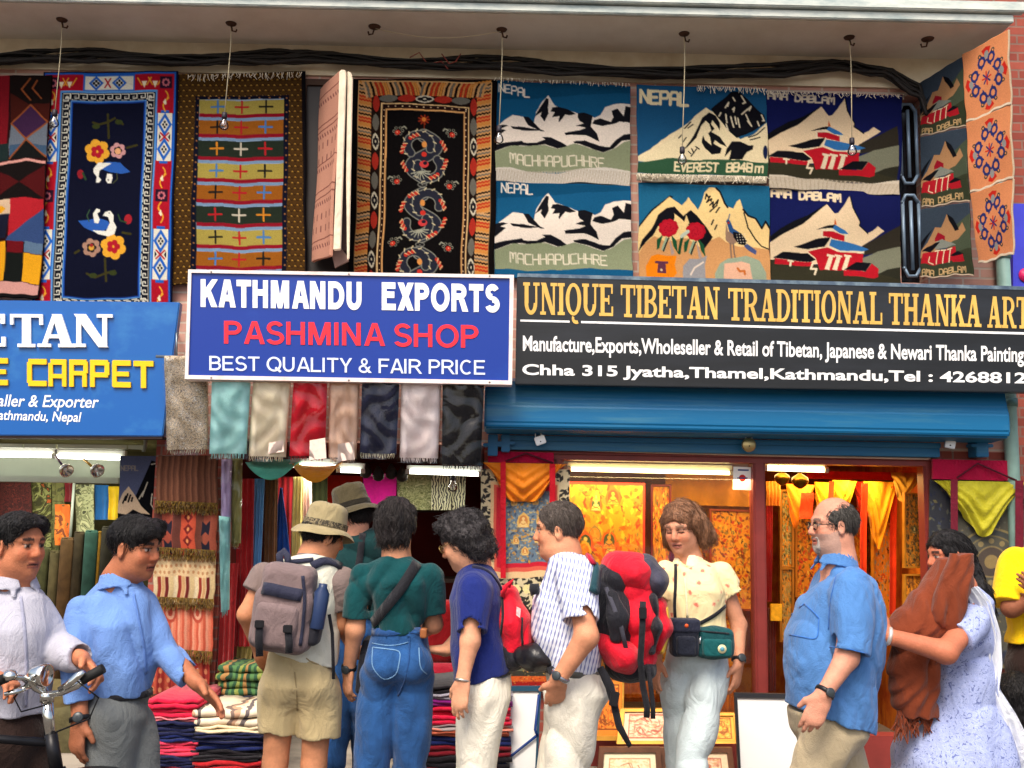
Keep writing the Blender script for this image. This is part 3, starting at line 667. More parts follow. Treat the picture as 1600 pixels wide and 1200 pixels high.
 # --- bird rug
NV,BL,LB,WH,RD,GO=(15,20,48),(34,96,190),(90,150,215),(228,224,206),(172,22,40),(232,160,48)
c=Canvas([(222,44),(903,36),(866,1245),(158,1245)],NV,zK1,cell=1.15)
def uvr(cv,col,u0,v0,u1,v1):cv.rect(col,u0,v0,u1,v1,'uv')
uvr(c,BL,.012,.006,.985,1);uvr(c,RD,.022,.014,.970,1)
for a,b in((.175,.39),(.665,.885)):
 for u0,u1 in((.022,.135),(.850,.970)):
  uvr(c,BL,u0,a-.006,u1,b+.006);uvr(c,RD,u0+.0,a-.006,u0+.03,a+.008);uvr(c,RD,u1-.03,a-.006,u1,a+.008);uvr(c,RD,u0,b-.008,u0+.03,b+.006);uvr(c,RD,u1-.03,b-.008,u1,b+.006)
  uvr(c,WH,u0+.008,a+.006,u1-.008,b-.006);uc=(u0+u1)/2
  for vv in(a+.055,b-.055):
   for r,col in((.050,BL),(.030,WH)):
    c.poly(col,[(uc,vv-r),(uc+r*1.05,vv),(uc,vv+r),(uc-r*1.05,vv)],'uv')
   for du,dv in((-.012,0),(.012,0),(0,-.011),(0,.011)):c.disc((14,16,28),uc+du,vv+dv,.008,.006,'uv',8)
  vm=(a+b)/2
  for du,dv in((-1,-1),(1,1),(-1,1),(1,-1)):c.line((178,30,40),[(uc,vm),(uc+du*.03,vm+dv*.017)],2.2,'uv')
  for du in(-.042,.042):c.poly((20,22,36),[(uc+du,vm-.014),(uc+du*.6,vm),(uc+du,vm+.014)],'uv')
uvr(c,BL,.30,.014,.68,.083);uvr(c,WH,.312,.020,.668,.078)
for uc in(.395,.565):
 for r,col in((.055,BL),(.034,WH)):c.poly(col,[(uc,.049-r*.56),(uc+r,.049),(uc,.049+r*.56),(uc-r,.049)],'uv')
 for du,dv in((-.016,0),(.016,0),(0,-.009),(0,.009)):c.disc((14,16,28),uc+du,.049+dv,.010,.006,'uv',8)
c.line((178,30,40),[(.46,.03),(.50,.068)],2,'uv');c.line((178,30,40),[(.50,.03),(.46,.068)],2,'uv')
def scroll(cv,u,v,su,sv,flip=1):
 pts=[(u+su*math.sin(t*2*math.pi)*(1-t*.3)*flip,v+sv*(t-.5))for t in[k/12 for k in range(13)]]
 cv.line(GO,pts,2.0,'uv');cv.line(GO,[(u,v),(u+su*1.2*flip,v-sv*.18)],1.8,'uv')
 cv.poly((240,226,190),[(u-su*.9,v+.004),(u,v-.012),(u+su*.5,v+.012),(u-su*.1,v+.016)],'uv')
for vv,fl in((.13,1),(.455,1),(.60,-1),(.95,1)):
 for uc in(.078,.910):scroll(c,uc,vv,.020,.085,fl)
for uc in(.14,.20,.75,.83):
 c.line(GO,[(uc-.05,.03),(uc-.02,.06),(uc+.02,.06),(uc+.05,.03)],1.8,'uv');c.poly((240,226,190),[(uc-.02,.045),(uc+.02,.045),(uc,.075)],'uv')
for uc in(.078,.910):
 for vv in(.53,.05):
  uvr(c,(44,22,44),uc-.045,vv-.026,uc+.045,vv+.026)
  for k in range(8):c.disc((206,110,120),uc+.022*math.cos(k*.785),vv+.013*math.sin(k*.785),.009,.006,'uv',6)
uvr(c,LB,.135,.083,.850,.99);uvr(c,(10,12,24),.148,.092,.836,.985)
def key(cv,axis,fix,f0,f1,a,b,n):
 """greek key running along u (axis 0) or v (axis 1)"""
 st=(b-a)/n
 for k in range(n):
  p=a+k*st;m_=[(0,.1),(.85,.1),(.85,.75),(.35,.75),(.35,.45),(.55,.45)];m2=[(.1,.95),(.1,.35),(.0,.35)]
  for poly in(m_,):
   pts=[(p+x*st,f0+(f1-f0)*y)for x,y in poly]
   if axis:pts=[(y,x)for x,y in pts]
   cv.line(WH,pts,1.35,'uv')
  pts=[(p+.02*st,f0+(f1-f0)*.95),(p+.6*st,f0+(f1-f0)*.98)]
  if axis:pts=[(y,x)for x,y in pts]
  cv.line(WH,pts,1.2,'uv')
key(c,1,0,.152,.210,.10,.98,26);key(c,1,0,.832,.774,.10,.98,26);key(c,0,0,.094,.124,.16,.83,11);key(c,0,0,.983,.958,.16,.83,11)
uvr(c,LB,.212,.126,.772,.955);uvr(c,(26,70,160),.222,.131,.762,.951);uvr(c,(14,17,38),.232,.137,.752,.946)
def flower(cv,x,y,r,col,mid,n=6,m=None):
 for k in range(n):
  a=k*2*math.pi/n+.3;cv.disc(col,x+r*.62*math.cos(a),y+r*.62*math.sin(a),r*.42,None,'z',10)
 cv.disc(col,x,y,r*.7,None,'z',12)
 for k in range(5):
  a=k*2*math.pi/5;cv.disc(mid,x+r*.32*math.cos(a),y+r*.32*math.sin(a),r*.24,None,'z',8)
def birds(cv,x,y,s):
 t=lambda pts:[(x+a*s,y+b*s)for a,b in pts]
 cv.poly((44,92,176),t([(-160,30),(-60,12),(-10,30),(10,60),(-60,90),(-130,60)]))
 cv.poly((236,234,222),t([(-90,72),(-20,80),(0,40),(-8,10),(-28,4),(-36,4),(-22,-16),(4,-22),(20,0),(18,30),(34,60),(22,96),(-10,108),(-60,94)]))
 cv.poly((236,234,222),t([(-78,36),(-84,-10),(-66,-36),(-48,-30),(-50,-18),(-62,-10),(-50,20),(-58,40)]))
 cv.line((60,90,60),t([(-104,30),(-114,0),(-100,-30)]),1.4)
 cv.disc((20,20,20),x-2*s,y-10*s,3,None,'z',6)
for s_,(fx,fy),(gx,gy),(bx,by)in((1,(572,930),(462,932),(556,772)),):
 flower(c,fx,fy,64,(232,168,52),(176,30,44));flower(c,gx,gy,46,(170,130,110),(40,34,34));c.disc((214,160,60),gx,gy,14);c.disc((150,40,40),gx,gy-12,9);birds(c,bx,by,1)
 c.disc((160,34,44),650,795,20,26);c.line((46,70,44),[(600,770),(610,800),(640,810)],2)
flower(c,490,448,62,(232,168,52),(176,30,44));flower(c,594,445,40,(206,150,150),(30,26,30));c.disc((230,170,120),594,448,16)
t_=lambda pts:[(555-a,575-b)for a,b in pts]
c.poly((44,92,176),t_([(-105,20),(-60,12),(0,20),(50,40),(20,74),(-50,70),(-70,50)]))
c.poly((236,234,222),t_([(-10,66),(60,72),(84,40),(82,20),(66,0),(70,-30),(52,-30),(42,-16),(56,0),(52,30),(20,50)]))
c.poly((236,234,222),t_([(-12,10),(14,14),(20,-20),(10,-36),(-8,-36),(-14,-10)]));c.disc((30,30,30),548,594,4,None,'z',6)
c.line((70,76,50),[(590,560),(594,590),(572,612)],1.4);c.disc((150,34,44),408,566,17,24);c.line((46,70,44),[(420,560),(434,590)],3)
for pts in([(470,300),(500,310),(545,300),(580,280)],[(545,260),(548,380)],[(590,290),(620,310)],[(440,1060),(480,1080),(540,1060),(580,1050)],[(530,990),(535,1100)],[(400,950),(380,965)],[(640,430),(690,420)],[(620,860),(660,870)]):c.line((60,56,26),pts,3.2)
for x,y in((485,320),(600,300),(470,1070),(570,1060)):c.disc((54,62,30),x,y,20,13)
rug(c,'bird_rug',-0.07,'navy rug with white birds and flowers inside a red and white bordered frame',folds(.006,1.2,.4,.004))
# --- patchwork rug at the far left
c=Canvas([(-150,62),(262,54),(203,1185),(-210,1180)],(36,12,14),zK1,cell=1.3)
for col,pts in(((120,20,30),[(-150,40),(48,60),(30,420),(-180,420)]),((24,16,14),[(48,60),(262,54),(250,200),(140,205),(48,150)]),((66,24,18),[(48,150),(140,205),(250,200),(245,300),(50,310)]),((60,34,66),[(150,210),(240,298),(130,385),(52,308)]),((104,112,124),[(52,308),(130,385),(45,490),(40,420)]),((104,112,124),[(240,298),(130,385),(240,480)]),((60,84,110),[(45,420),(110,410),(45,490)]),((60,84,110),[(160,410),(240,420),(236,470)]),((20,22,22),[(130,392),(240,482),(45,490)]),((30,44,44),[(-180,410),(40,410),(40,500),(-180,500)]),((212,150,140),[(-180,520),(60,500),(130,486),(235,500),(235,514),(130,500),(60,514),(-180,540)]),((22,16,16),[(-180,540),(60,514),(130,500),(235,514),(230,570),(90,610),(230,650),(222,690),(110,684),(0,700),(-180,700)]),((76,18,20),[(230,520),(228,690),(95,606)]),((76,18,20),[(-30,540),(95,606),(-30,690)]),((176,34,44),[(50,692),(110,684),(222,692),(222,740),(34,880)]),((210,180,150),[(-180,705),(50,695),(48,770),(-180,770)]),((226,160,30),[(-120,720),(10,730),(26,745),(5,765),(-120,760)]),((52,74,120),[(222,738),(222,912),(20,902),(34,880)]),((24,26,44),[(-180,770),(46,770),(20,890),(-180,880)]),((226,160,30),[(-180,905),(20,905),(14,1100),(-180,1100)]),((106,18,26),[(28,902),(112,904),(108,960),(24,960)]),((92,116,142),[(118,902),(214,912),(208,966),(114,958)]),((20,24,22),[(22,962),(108,962),(106,1102),(8,1104)]),((226,160,30),[(112,960),(208,968),(200,1114),(106,1102)]),((206,150,140),[(-180,1104),(106,1104),(200,1118),(196,1164),(-180,1158)]),((18,16,18),[(-200,1158),(196,1166),(196,1190),(-200,1190)])):
 c.poly(col,pts)
for pts in([(150,210),(240,298),(130,385),(52,308),(150,210)],[(45,490),(130,388),(240,482)],[(150,75),(105,130),(150,185)],[(185,85),(160,125),(205,175)]):c.line((140,74,40),pts,2)
rug(c,'patchwork_rug',-0.10,'patchwork rug of dark red, purple, blue and yellow pieces at the far left',folds(.012,1.0,1.2,.008))
# --- gold strip rug
c=Canvas([(52,165),(642,150),(648,1140),(22,1140)],(74,50,22),z2,cell=1.15)
n_=0
for r in range(0,40):
 yy=170+r*25.5
 for k in range(-1,24):
  xx=40+k*27+(13.5 if r%2 else 0)
  c.disc((150,108,40),xx,yy,9.5,8,'z',10,math.pi,2*math.pi);c.disc((190,146,66),xx,yy-2,5,4,'z',8,math.pi,2*math.pi);c.line((46,30,16),[(xx-12,yy+3),(xx,yy-11),(xx+12,yy+3)],1.0)
c.poly((16,14,18),[(622,140),(652,140),(652,1145),(640,1145)])
c.poly((16,18,34),[(135,272),(566,268),(552,1150),(106,1150)])
for k in range(26):
 y=282+k*33.5;t=(y-272)/870;c.disc((150,100,60),146-t*28,y,4.5,None,'z',6);c.disc((150,100,60),555-t*10,y,4.5,None,'z',6)
for k in range(8):c.disc((150,100,60),195+k*47,279,5,None,'z',6)
c.poly((150,170,190),[(152,286),(542,284),(529,1150),(134,1150)])
blocks=[((166,150,72),'bkr'),((150,88,28),0),((36,46,36),0)]
BC={'b':(70,120,180),'r':(176,34,40),'k':(30,30,28),'o':(206,130,40),'w':(200,190,170)}
rows=['brk','krb','owr','brk','krb','rwo','krb','brk']
y=288
for i in range(9):
 h_=[68,64,74][i%3]if i else 64
 t=(y-272)/870;xl,xr=154-t*20,541-t*12
 w1=lambda yy:[(xl-2,yy),((xl+xr)/2,yy+5),(xr+2,yy)]
 def band(col,ya,yb):c.poly(col,w1(ya)+w1(yb)[::-1])
 band(blocks[i%3][0],y,y+h_);band((138,22,38),y+h_,y+h_+17);band((120,148,180),y+h_+17,y+h_+31)
 if i<8:
  for k,ch in enumerate(rows[i]):
   xx=237+k*112-t*16;ym=y+h_*.52;col=BC[ch]
   c.line(col,[(xx-30,ym),(xx+30,ym)],2.6);c.line(col,[(xx,ym-28),(xx,ym+28)],2.6)
 y+=h_+32
o=rug(c,'striped_rug',-0.055,'olive gold rug with striped panel of small crosses, above left of the royal blue sign',folds(.008,1.4,2.2,.006))
g=MB();fringe(g,P(293,117,-.08),P(474,112,-.08),.055,46);ob=g.build('fringe',FRW_,o)
# --- pink folded rug seen edge on
t=thing('folded_rug',P(520,410,-.25),'pink patterned rug folded double and hung edge on between two dark rugs','rug','rugs hung over the shop fronts')
c=Canvas([(716,236),(803,150),(745,1004),(678,1036)],(206,150,128),z2,cell=1.1)
for f in(.07,.24,.27,.46,.62,.66,.9):
 c.line((120,66,62),[(0,f),(1,f-.012)],1.6,'uv')
for f in(.10,.29,.48,.68,.92):
 for k in range(9):c.line((110,60,64),[(k/9+.03,f),(k/9+.07,f+.018)],1.4,'uv')
for f in(.34,.42,.75,.82):
 for k in range(5):c.line((130,84,80),[(k/5+.1,f),(k/5+.1,f+.03)],1.6,'uv')
c.cloth('outer_face',WOOL,0,.02,t,folds(.01,.8,.3),Ys=[-.06,-.42,-.42,-.06]);
CRM=fab('cream_edge',(232,214,190))
for pts,Y,th,nm in(([(800,150),(814,142),(830,148),(832,170),(806,976),(772,978),(790,520)],-.425,.03,'folded_edge'),([(838,150),(856,158),(862,190),(846,1020),(836,1024),(832,640)],-.40,.02,'folded_edge')):
 g=MB();g.slab([z2(*p)for p in pts],Y,th);g.build(nm,CRM,t,bevel=.004)
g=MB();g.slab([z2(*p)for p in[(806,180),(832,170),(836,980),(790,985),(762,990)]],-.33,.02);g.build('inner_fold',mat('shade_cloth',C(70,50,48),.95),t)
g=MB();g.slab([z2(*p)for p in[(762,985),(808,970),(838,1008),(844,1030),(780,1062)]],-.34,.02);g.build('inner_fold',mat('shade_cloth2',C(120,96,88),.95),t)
# --- dragon rug
c=Canvas([(44,80),(862,92),(846,1230),(18,1230)],(14,10,10),zK2,cell=1.1)
CR=(226,176,116)
c.poly(CR,[(76,92),(830,108),(812,1230),(52,1230)]);c.poly((60,36,24),[(84,100),(822,116),(804,1230),(60,1230)])
pal=[(206,134,60),(206,150,90),(30,18,14),(206,160,110),(110,104,92),(206,150,90),(30,18,14),(206,150,90),(184,52,30),(206,120,60),(184,52,30),(206,140,70)]
for side in(0,1):
 k=0;yy=100
 while yy<1240:
  col=pal[k%12];t=(yy-100)/1100
  if side==0:x0,x1=84-t*24,158-t*24
  else:x0,x1=822-t*16,738-t*4
  d_=(16 if(yy<800)else-16)if side==0 else(-14 if yy<860 else 14)*-1
  pts=[(x0+(x1-x0)*j/8,yy+d_*(j/8)+(3 if j%2 else-3))for j in range(9)]
  c.line(col,pts,2.6);yy+=10.2;k+=1
x=100;k=0
while x<810:
 col=pal[(k+3)%12];s_=1 if x<450 else-1
 c.line(col,[(x,104+(x-76)*.021),(x+s_*14,140),(x+s_*24,190)],3.0);x+=14;k+=1
c.poly((30,18,14),[(150,190),(205,180),(705,196),(745,200),(735,1230),(126,1230)])
def lobes(cv,x,y,rx,ry,col,dark=None):
 for a,b in((-.5,0),(.5,0),(0,-.35),(0,.35),(-.3,.2),(.3,-.2),(.3,.25),(-.3,-.25)):cv.disc(col,x+a*rx,y+b*ry,rx*.5,ry*.6,'z',8)
 if dark:
  for a,b in((-.45,0),(.45,0),(0,-.25),(0,.25)):cv.disc(dark,x+a*rx,y+b*ry,rx*.35,ry*.4,'z',8)
  cv.disc(col,x,y,rx*.2,ry*.2,'z',6)
cyc=[((170,46,34),None),((104,100,90),None),((206,196,170),(22,20,26)),]
for i in range(10):
 t=i/9;col,dk=cyc[i%3];lobes(c,176-t*26,226+i*110,20,54,col,dk);col,dk=cyc[i%3];lobes(c,728-t*14,250+i*113,20,56,col,dk)
for i,xx in enumerate((245,350,450,555,655)):col,dk=[cyc[1],cyc[0],cyc[2],cyc[0],cyc[1]][i];lobes(c,xx,198+i*4,54,24,col,dk)
c.poly((226,186,130),[(204,222),(704,250),(688,1230),(176,1230)]);c.poly((34,16,14),[(212,230),(697,256),(680,1230),(186,1230)])
for k in range(12):c.disc((238,206,160),245+k*40,244+k*1.8,4.5,None,'z',6)
for k in range(28):
 y=265+k*36;t=(y-265)/960;c.disc((238,206,160),221-t*26,y,4.2,None,'z',6);c.disc((238,206,160),683-t*14,y+8,4.2,None,'z',6)
c.poly((216,160,100),[(228,256),(680,276),(664,1230),(204,1230)]);c.poly((12,9,10),[(238,266),(671,286),(656,1230),(214,1230)])
for k in range(9):
 a=k*.7;c.line((140,44,22),[(446,326),(446+30*math.cos(a),326+26*math.sin(a))],2.4)
c.disc((206,120,50),446,324,12);c.line((120,40,20),[(446,340),(448,385)],1.6)
def cloud(cv,x,y,f):
 for k in range(6):
  a=k*1.05;cv.disc((150,148,130),x+24*math.cos(a),y+20*math.sin(a),9,None,'z',8);cv.disc((14,10,12),x+24*math.cos(a),y+20*math.sin(a),5.5,None,'z',8)
 cv.disc((190,50,36),x+f*4,y+8,15,14);cv.disc((230,190,150),x+f*6,y+6,4,None,'z',6);cv.line((150,148,130),[(x-f*20,y-16),(x-f*36,y-24),(x-f*46,y-12)],2)
for x,y,f in((300,390,-1),(600,402,1),(286,668,1),(592,694,-1),(276,1016,-1),(584,1044,1)):cloud(c,x,y,f)
for y in(695,1032):lobes(c,434-(y-695)*.02,y,28,18,(120,120,112),(20,18,22))
def dragon(cv,x,y,f):
 G=(126,126,116);DK=(36,38,50)
 big=[(x+f*70*math.sin(t*math.pi*2)*(1.0),y-118+236*t)for t in[k/24 for k in range(25)]]
 cv.line(G,big,20);cv.line(DK,big,17)
 for s2,(ox,oy)in((1,(-f*28,-62)),(-1,(f*28,62))):
  arc=[(x+ox+66*math.cos(a),y+oy+62*math.sin(a))for a in[math.pi*(k/12)*1.35+(math.pi*.75 if s2>0 else-math.pi*.25)for k in range(13)]]
  cv.line(G,arc,13);cv.line(DK,arc,10)
  for k in range(9):
   a=math.pi*(k/8)*1.3+(math.pi*.78 if s2>0 else-math.pi*.22);cv.line((206,190,150),[(x+ox+84*math.cos(a),y+oy+80*math.sin(a)),(x+ox+98*math.cos(a+.14),y+oy+92*math.sin(a+.14))],1.6)
 for a in(-.5,.35,2.64,3.5,1.1,4.25):
  for k in range(3):
   b=a+(k-1)*.17;cv.disc((186,48,36),x+128*math.cos(b),y+128*math.sin(b),12,12,'z',8);cv.line((214,180,130),[(x+138*math.cos(b),y+140*math.sin(b)),(x+118*math.cos(b+.12),y+118*math.sin(b+.12))],1.4)
 cv.disc((196,50,40),x,y-12,16,14);cv.disc((214,140,70),x+f*2,y-68,14,18);cv.disc((196,60,60),x,y+44,26,20);cv.disc((30,26,40),x+6,y+38,12,10)
 for k in range(8):
  a=k*.4+.0;cv.line((160,160,140),[(x-20,y+84),(x-20+56*math.cos(a),y+84+46*math.sin(a))],1.4)
dragon(c,444,535,1);dragon(c,436,865,-1);dragon(c,424,1196,1)
rug(c,'dragon_rug',-0.08,'black rug with three coiled dragons inside a flame striped border',folds(.006,1.1,3.0,.005))
# --- mountain rugs: two of the same design, one above the other
def machha(quad,dy,lab,top):
 f=lambda pts:[(x,y+dy)for x,y in pts]
 c=Canvas(quad,(22,86,126),z3,cell=1.1)
 W,K,GR=(236,222,206),(20,20,26),(140,148,116)
 c.poly((16,74,110),f([(30,190),(700,210),(700,260),(30,300)]),jag=.5)
 c.poly(W,f([(40,440),(130,368),(180,372),(230,410),(240,350),(270,300),(298,272),(330,320),(385,340),(440,366),(500,372),(520,385),(548,370),(570,330),(610,316),(660,310),(700,312),(700,560),(40,570)]),jag=.5)
 for pts in([(288,285),(300,290),(296,330),(300,360),(282,398),(262,370),(268,350),(236,372),(252,340)],[(318,330),(342,326),(388,340),(430,368),(400,372),(380,366),(350,404),(352,372),(318,376),(330,352),(310,348)],[(180,372),(205,372),(262,436),(285,446),(262,444),(205,414)],[(44,428),(80,420),(110,422),(70,440),(96,446),(42,490),(38,470)],[(118,424),(180,422),(270,440),(200,440),(130,436)],[(440,366),(470,362),(512,376),(502,430),(530,462),(540,500),(480,476),(380,470),(376,456),(450,450),(480,438),(430,428),(470,416),(450,404),(440,385)],[(520,396),(548,386),(600,404),(612,380),(602,348),(630,336),(660,372),(668,322),(700,330),(700,404),(640,400),(616,412),(560,424),(510,414)],[(38,520),(90,508),(150,496),(170,490),(178,498),(240,500),(282,486),(268,474),(310,476),(356,500),(388,524),(340,530),(280,508),(220,516),(170,512),(120,520),(80,536),(38,550)],[(416,504),(470,500),(540,520),(590,524),(620,490),(660,462),(700,456),(700,484),(650,492),(610,530),(560,550),(470,526),(420,512)]):
  c.poly(K,f(pts),jag=.4)
 c.poly(GR,f([(38,552),(80,538),(130,518),(200,514),(280,512),(340,532),(420,514),(470,528),(560,552),(610,532),(660,496),(700,486),(700,640),(38,640)]),jag=.4)
 if top:c.text(W,'NEPAL',62,262,145,36,1.8,.15)
 else:c.text(W,'NEPAL',74,742,148,44,2.0,.03)
 c.text((226,216,190),'MACHHAPUCHHRE',114,602+(dy if dy else 0)+(4 if dy else 0),448 if not dy else 462,46,1.9,.05 if not dy else .03)
 if top:
  c.poly((214,206,192),[(30,628),(120,624),(250,640),(340,645),(470,630),(560,618),(700,630),(700,720),(30,720)])
  for k in range(150):x=40+k*4.4;c.line((184,172,156),[(x,634),(x+2,700)],.7)
 return rug(c,'mountain_rug',-0.06 if top else-0.065,lab,folds(.010,1.6,1.0 if top else 2.0,.008))
o=machha([(44,205),(694,226),(690,702),(40,690)],0,'blue rug of snowy peaks reading NEPAL MACHHAPUCHHRE, upper of the pair',True)
g=MB();fringe(g,P(772,121,-.09),P(984,130,-.09),.03,60,mess=.4);g.build('fringe',FRW_,o)
machha([(40,686),(694,706),(702,1160),(34,1150)],470,'blue rug of snowy peaks, lower of the pair and touching the black sign',False)
# --- Everest rug
W,K=(240,222,178),(18,18,24)
c=Canvas([(18,12),(806,34),(812,600),(24,592)],(28,82,122),zK5,cell=1.1)
c.poly(W,[(22,450),(100,400),(170,340),(260,285),(330,240),(400,180),(440,150),(500,190),(600,300),(640,345),(720,310),(806,235),(812,480),(22,480)],jag=.5)
c.poly(K,[(470,160),(540,100),(590,56),(640,58),(690,100),(740,150),(790,190),(800,238),(760,262),(700,300),(620,338),(570,290),(530,230)],jag=.5)
for pts in([(555,150),(575,118),(570,140)],[(600,90),(612,110)],[(650,80),(675,118),(660,125)],[(655,190),(710,140),(700,165)],[(680,190),(712,260),(690,230)],[(600,160),(610,150),(606,175)],[(560,190),(566,240)],[(590,205),(604,270)],[(615,205),(622,250)],[(632,215),(640,270)],[(560,250),(570,290)],[(750,230),(758,255)],[(775,190),(790,225),(780,225)],[(520,200),(530,180)]):
 c.line((226,212,180),pts,2.2)
c.poly(K,[(300,400),(360,320),(400,250),(420,210),(460,180),(500,200),(522,240),(520,290),(505,260),(480,226),(470,250),(490,280),(468,300),(520,330),(560,390),(520,372),(490,350),(480,372),(530,400),(520,430),(470,438),(430,400),(410,360),(420,320),(430,350),(470,385),(460,330),(450,310),(470,290),(460,250),(440,230),(410,262),(380,330),(330,380)],jag=.4)
c.poly(K,[(590,358),(640,360),(690,380),(720,376),(716,400),(680,420),(650,466),(570,466),(586,410),(545,450),(560,400)],jag=.4)
for pts in([(310,270),(350,232)],[(330,268),(362,248)],[(272,330),(290,310)],[(300,350),(318,325)],[(690,330),(740,310),(790,268)],[(700,345),(760,325)],[(330,410),(345,425)],[(350,395),(362,420)],[(375,385),(396,402)],[(345,440),(380,400)]):c.line(K,pts,1.6)
c.disc((24,34,70),792,415,14,40)
c.poly((50,88,62),[(18,490),(110,468),(200,452),(300,456),(400,470),(520,466),(640,470),(812,478),(812,562),(18,545)],jag=.4)
c.text(W,'NEPAL',44,120,285,72,4.2,.06)
c.text(W,'EVEREST',246,526,262,48,2.6,.05);c.text(W,'8848',560,536,150,48,2.8,-.02);c.text(W,'m',732,532,44,48,2.6)
c.poly((196,184,160),[(18,548),(400,556),(812,560),(812,605),(18,600)])
o=rug(c,'mountain_rug',-0.075,'blue rug reading NEPAL EVEREST 8848 m with a dark summit',folds(.008,1.3,.6,.006))
g=MB();fringe(g,P(1088,133,-.10),P(1197,138,-.10),.05,40);g.build('fringe',FRW_,o)
g=MB();fringe(g,P(996,271,-.10),P(1198,276,-.10),.055,130,mess=.8);g.build('fringe',FRW_,o)
# --- pheasant and rhododendron rug
SK_,TN=(240,206,140),(206,150,96)
c=Canvas([(30,600),(822,624),(828,1200),(34,1190)],(30,98,134),zK5,cell=1.1)
c.poly(K,[(28,870),(110,770),(222,680),(240,690),(220,710),(120,790),(30,890)])
c.poly(SK_,[(28,882),(110,786),(218,688),(260,720),(292,744),(318,716),(332,690),(350,718),(388,766),(410,720),(428,660),(456,630),(500,634),(522,660),(556,745),(600,762),(620,720),(640,706),(660,770),(700,820),(740,830),(775,880),(795,850),(828,880),(834,1200),(28,1200)],jag=.3)
c.line(K,[(660,770),(690,810),(735,826),(775,884),(796,840),(826,884)],2.4);c.line(K,[(664,790),(690,880),(740,950),(780,990),(828,1006)],1.8);c.line(K,[(498,634),(522,660),(548,730),(566,756)],2.4)
c.poly(K,[(32,1020),(60,950),(110,890),(150,800),(200,760),(250,752),(300,810),(345,770),(380,800),(430,860),(480,930),(452,990),(420,1010),(400,960),(330,860),(255,800),(240,840),(150,870),(120,930),(60,990)],jag=.3)
c.poly(SK_,[(246,790),(290,850),(330,880),(322,900),(250,850)]);c.poly(SK_,[(318,800),(336,850),(320,870),(304,850)])
c.poly(TN,[(32,1035),(70,980),(130,930),(200,960),(330,940),(430,1000),(470,950),(520,930),(560,960),(640,990),(740,1000),(834,1010),(834,1200),(30,1200)],jag=.3)
for pts in([(432,700),(440,670),(450,690),(462,684),(440,722),(470,700),(466,716)],[(458,740),(480,720),(476,752),(510,708),(500,744),(460,778)],[(496,786),(516,756)],[(468,856),(480,830)],[(490,886),(500,862)]):c.line(K,pts,2.0)
for fx,fy in((212,880),(376,896)):
 for pts,col in(([(fx-30,fy+40),(fx-64,fy+70),(fx-66,fy+130),(fx-50,fy+120)],(30,80,50)),([(fx+20,fy+40),(fx+56,fy+80),(fx+60,fy+150),(fx+36,fy+110)],(30,80,50)),([(fx-10,fy+50),(fx-40,fy+130),(fx-20,fy+140),(fx+6,fy+70)],(150,170,140)),([(fx+10,fy+50),(fx+40,fy+150),(fx+20,fy+160)],(170,150,140))):c.poly(col,pts)
 c.line(K,[(fx+6,fy+60),(fx-26,fy+136)],2)
 for k in range(9):c.disc((176+(k%2)*10,22,40),fx+38*math.cos(k*.7),fy+34*math.sin(k*.7),24,22,'z',8)
 c.disc((190,28,46),fx,fy,44,40)
 for k in range(12):c.disc((150,14,34),fx+26*math.cos(k*1.9)*(.4+k/14),fy+26*math.sin(k*1.9)*(.4+k/14),4,None,'z',6)
c.line((30,70,44),[(300,930),(280,1030)],4);c.line((190,200,180),[(330,900),(296,930)],5)
c.poly((150,120,100),[(556,850),(570,900),(600,905),(640,940),(620,970),(590,975),(560,950),(556,910)]);c.poly((40,80,130),[(556,838),(568,822),(582,840),(600,880),(640,905),(610,920),(578,900)])
c.poly(K,[(600,900),(650,910),(690,960),(680,985),(640,975),(605,930)]);c.poly((70,84,130),[(690,975),(748,1020),(740,1045),(700,1020),(672,990)])
for k in range(16):c.disc((230,220,200),625+(k%4)*16+(k//4)*4,918+(k//4)*16,3.4,None,'z',6)
c.line((120,100,90),[(590,970),(590,1060),(570,1066)],2);c.line((120,100,90),[(608,970),(612,1060),(630,1064)],2);c.line((60,90,130),[(572,822),(578,796)],1.4);c.disc((150,40,40),570,848,8)
c.poly((236,130,20),[(76,1110),(110,1050),(150,1036),(200,1044),(262,1046),(250,1100),(264,1150),(220,1200),(80,1200)]);c.poly((96,50,70),[(150,1090),(195,1090),(200,1150),(145,1150)]);c.line((96,50,70),[(138,1085),(205,1085)],3.5);c.disc((220,190,150),170,1130,8)
c.poly((150,148,150),[(300,1110),(340,1060),(400,1056),(446,1036),(430,1090),(436,1200),(300,1200)]);c.line((230,210,190),[(346,1156),(370,1110),(420,1076)],2)
c.poly((150,164,140),[(490,1150),(520,1090),(570,1060),(680,1048),(760,1080),(800,1150),(800,1200),(490,1200)]);c.poly((226,176,146),[(546,1090),(650,1080),(700,1100),(716,1200),(540,1200)]);c.line((190,100,40),[(626,1120),(640,1140),(668,1140),(670,1160)],3)
rug(c,'mountain_rug',-0.07,'cream mountain rug with two red rhododendrons and a pheasant',folds(.007,1.2,2.5,.006))
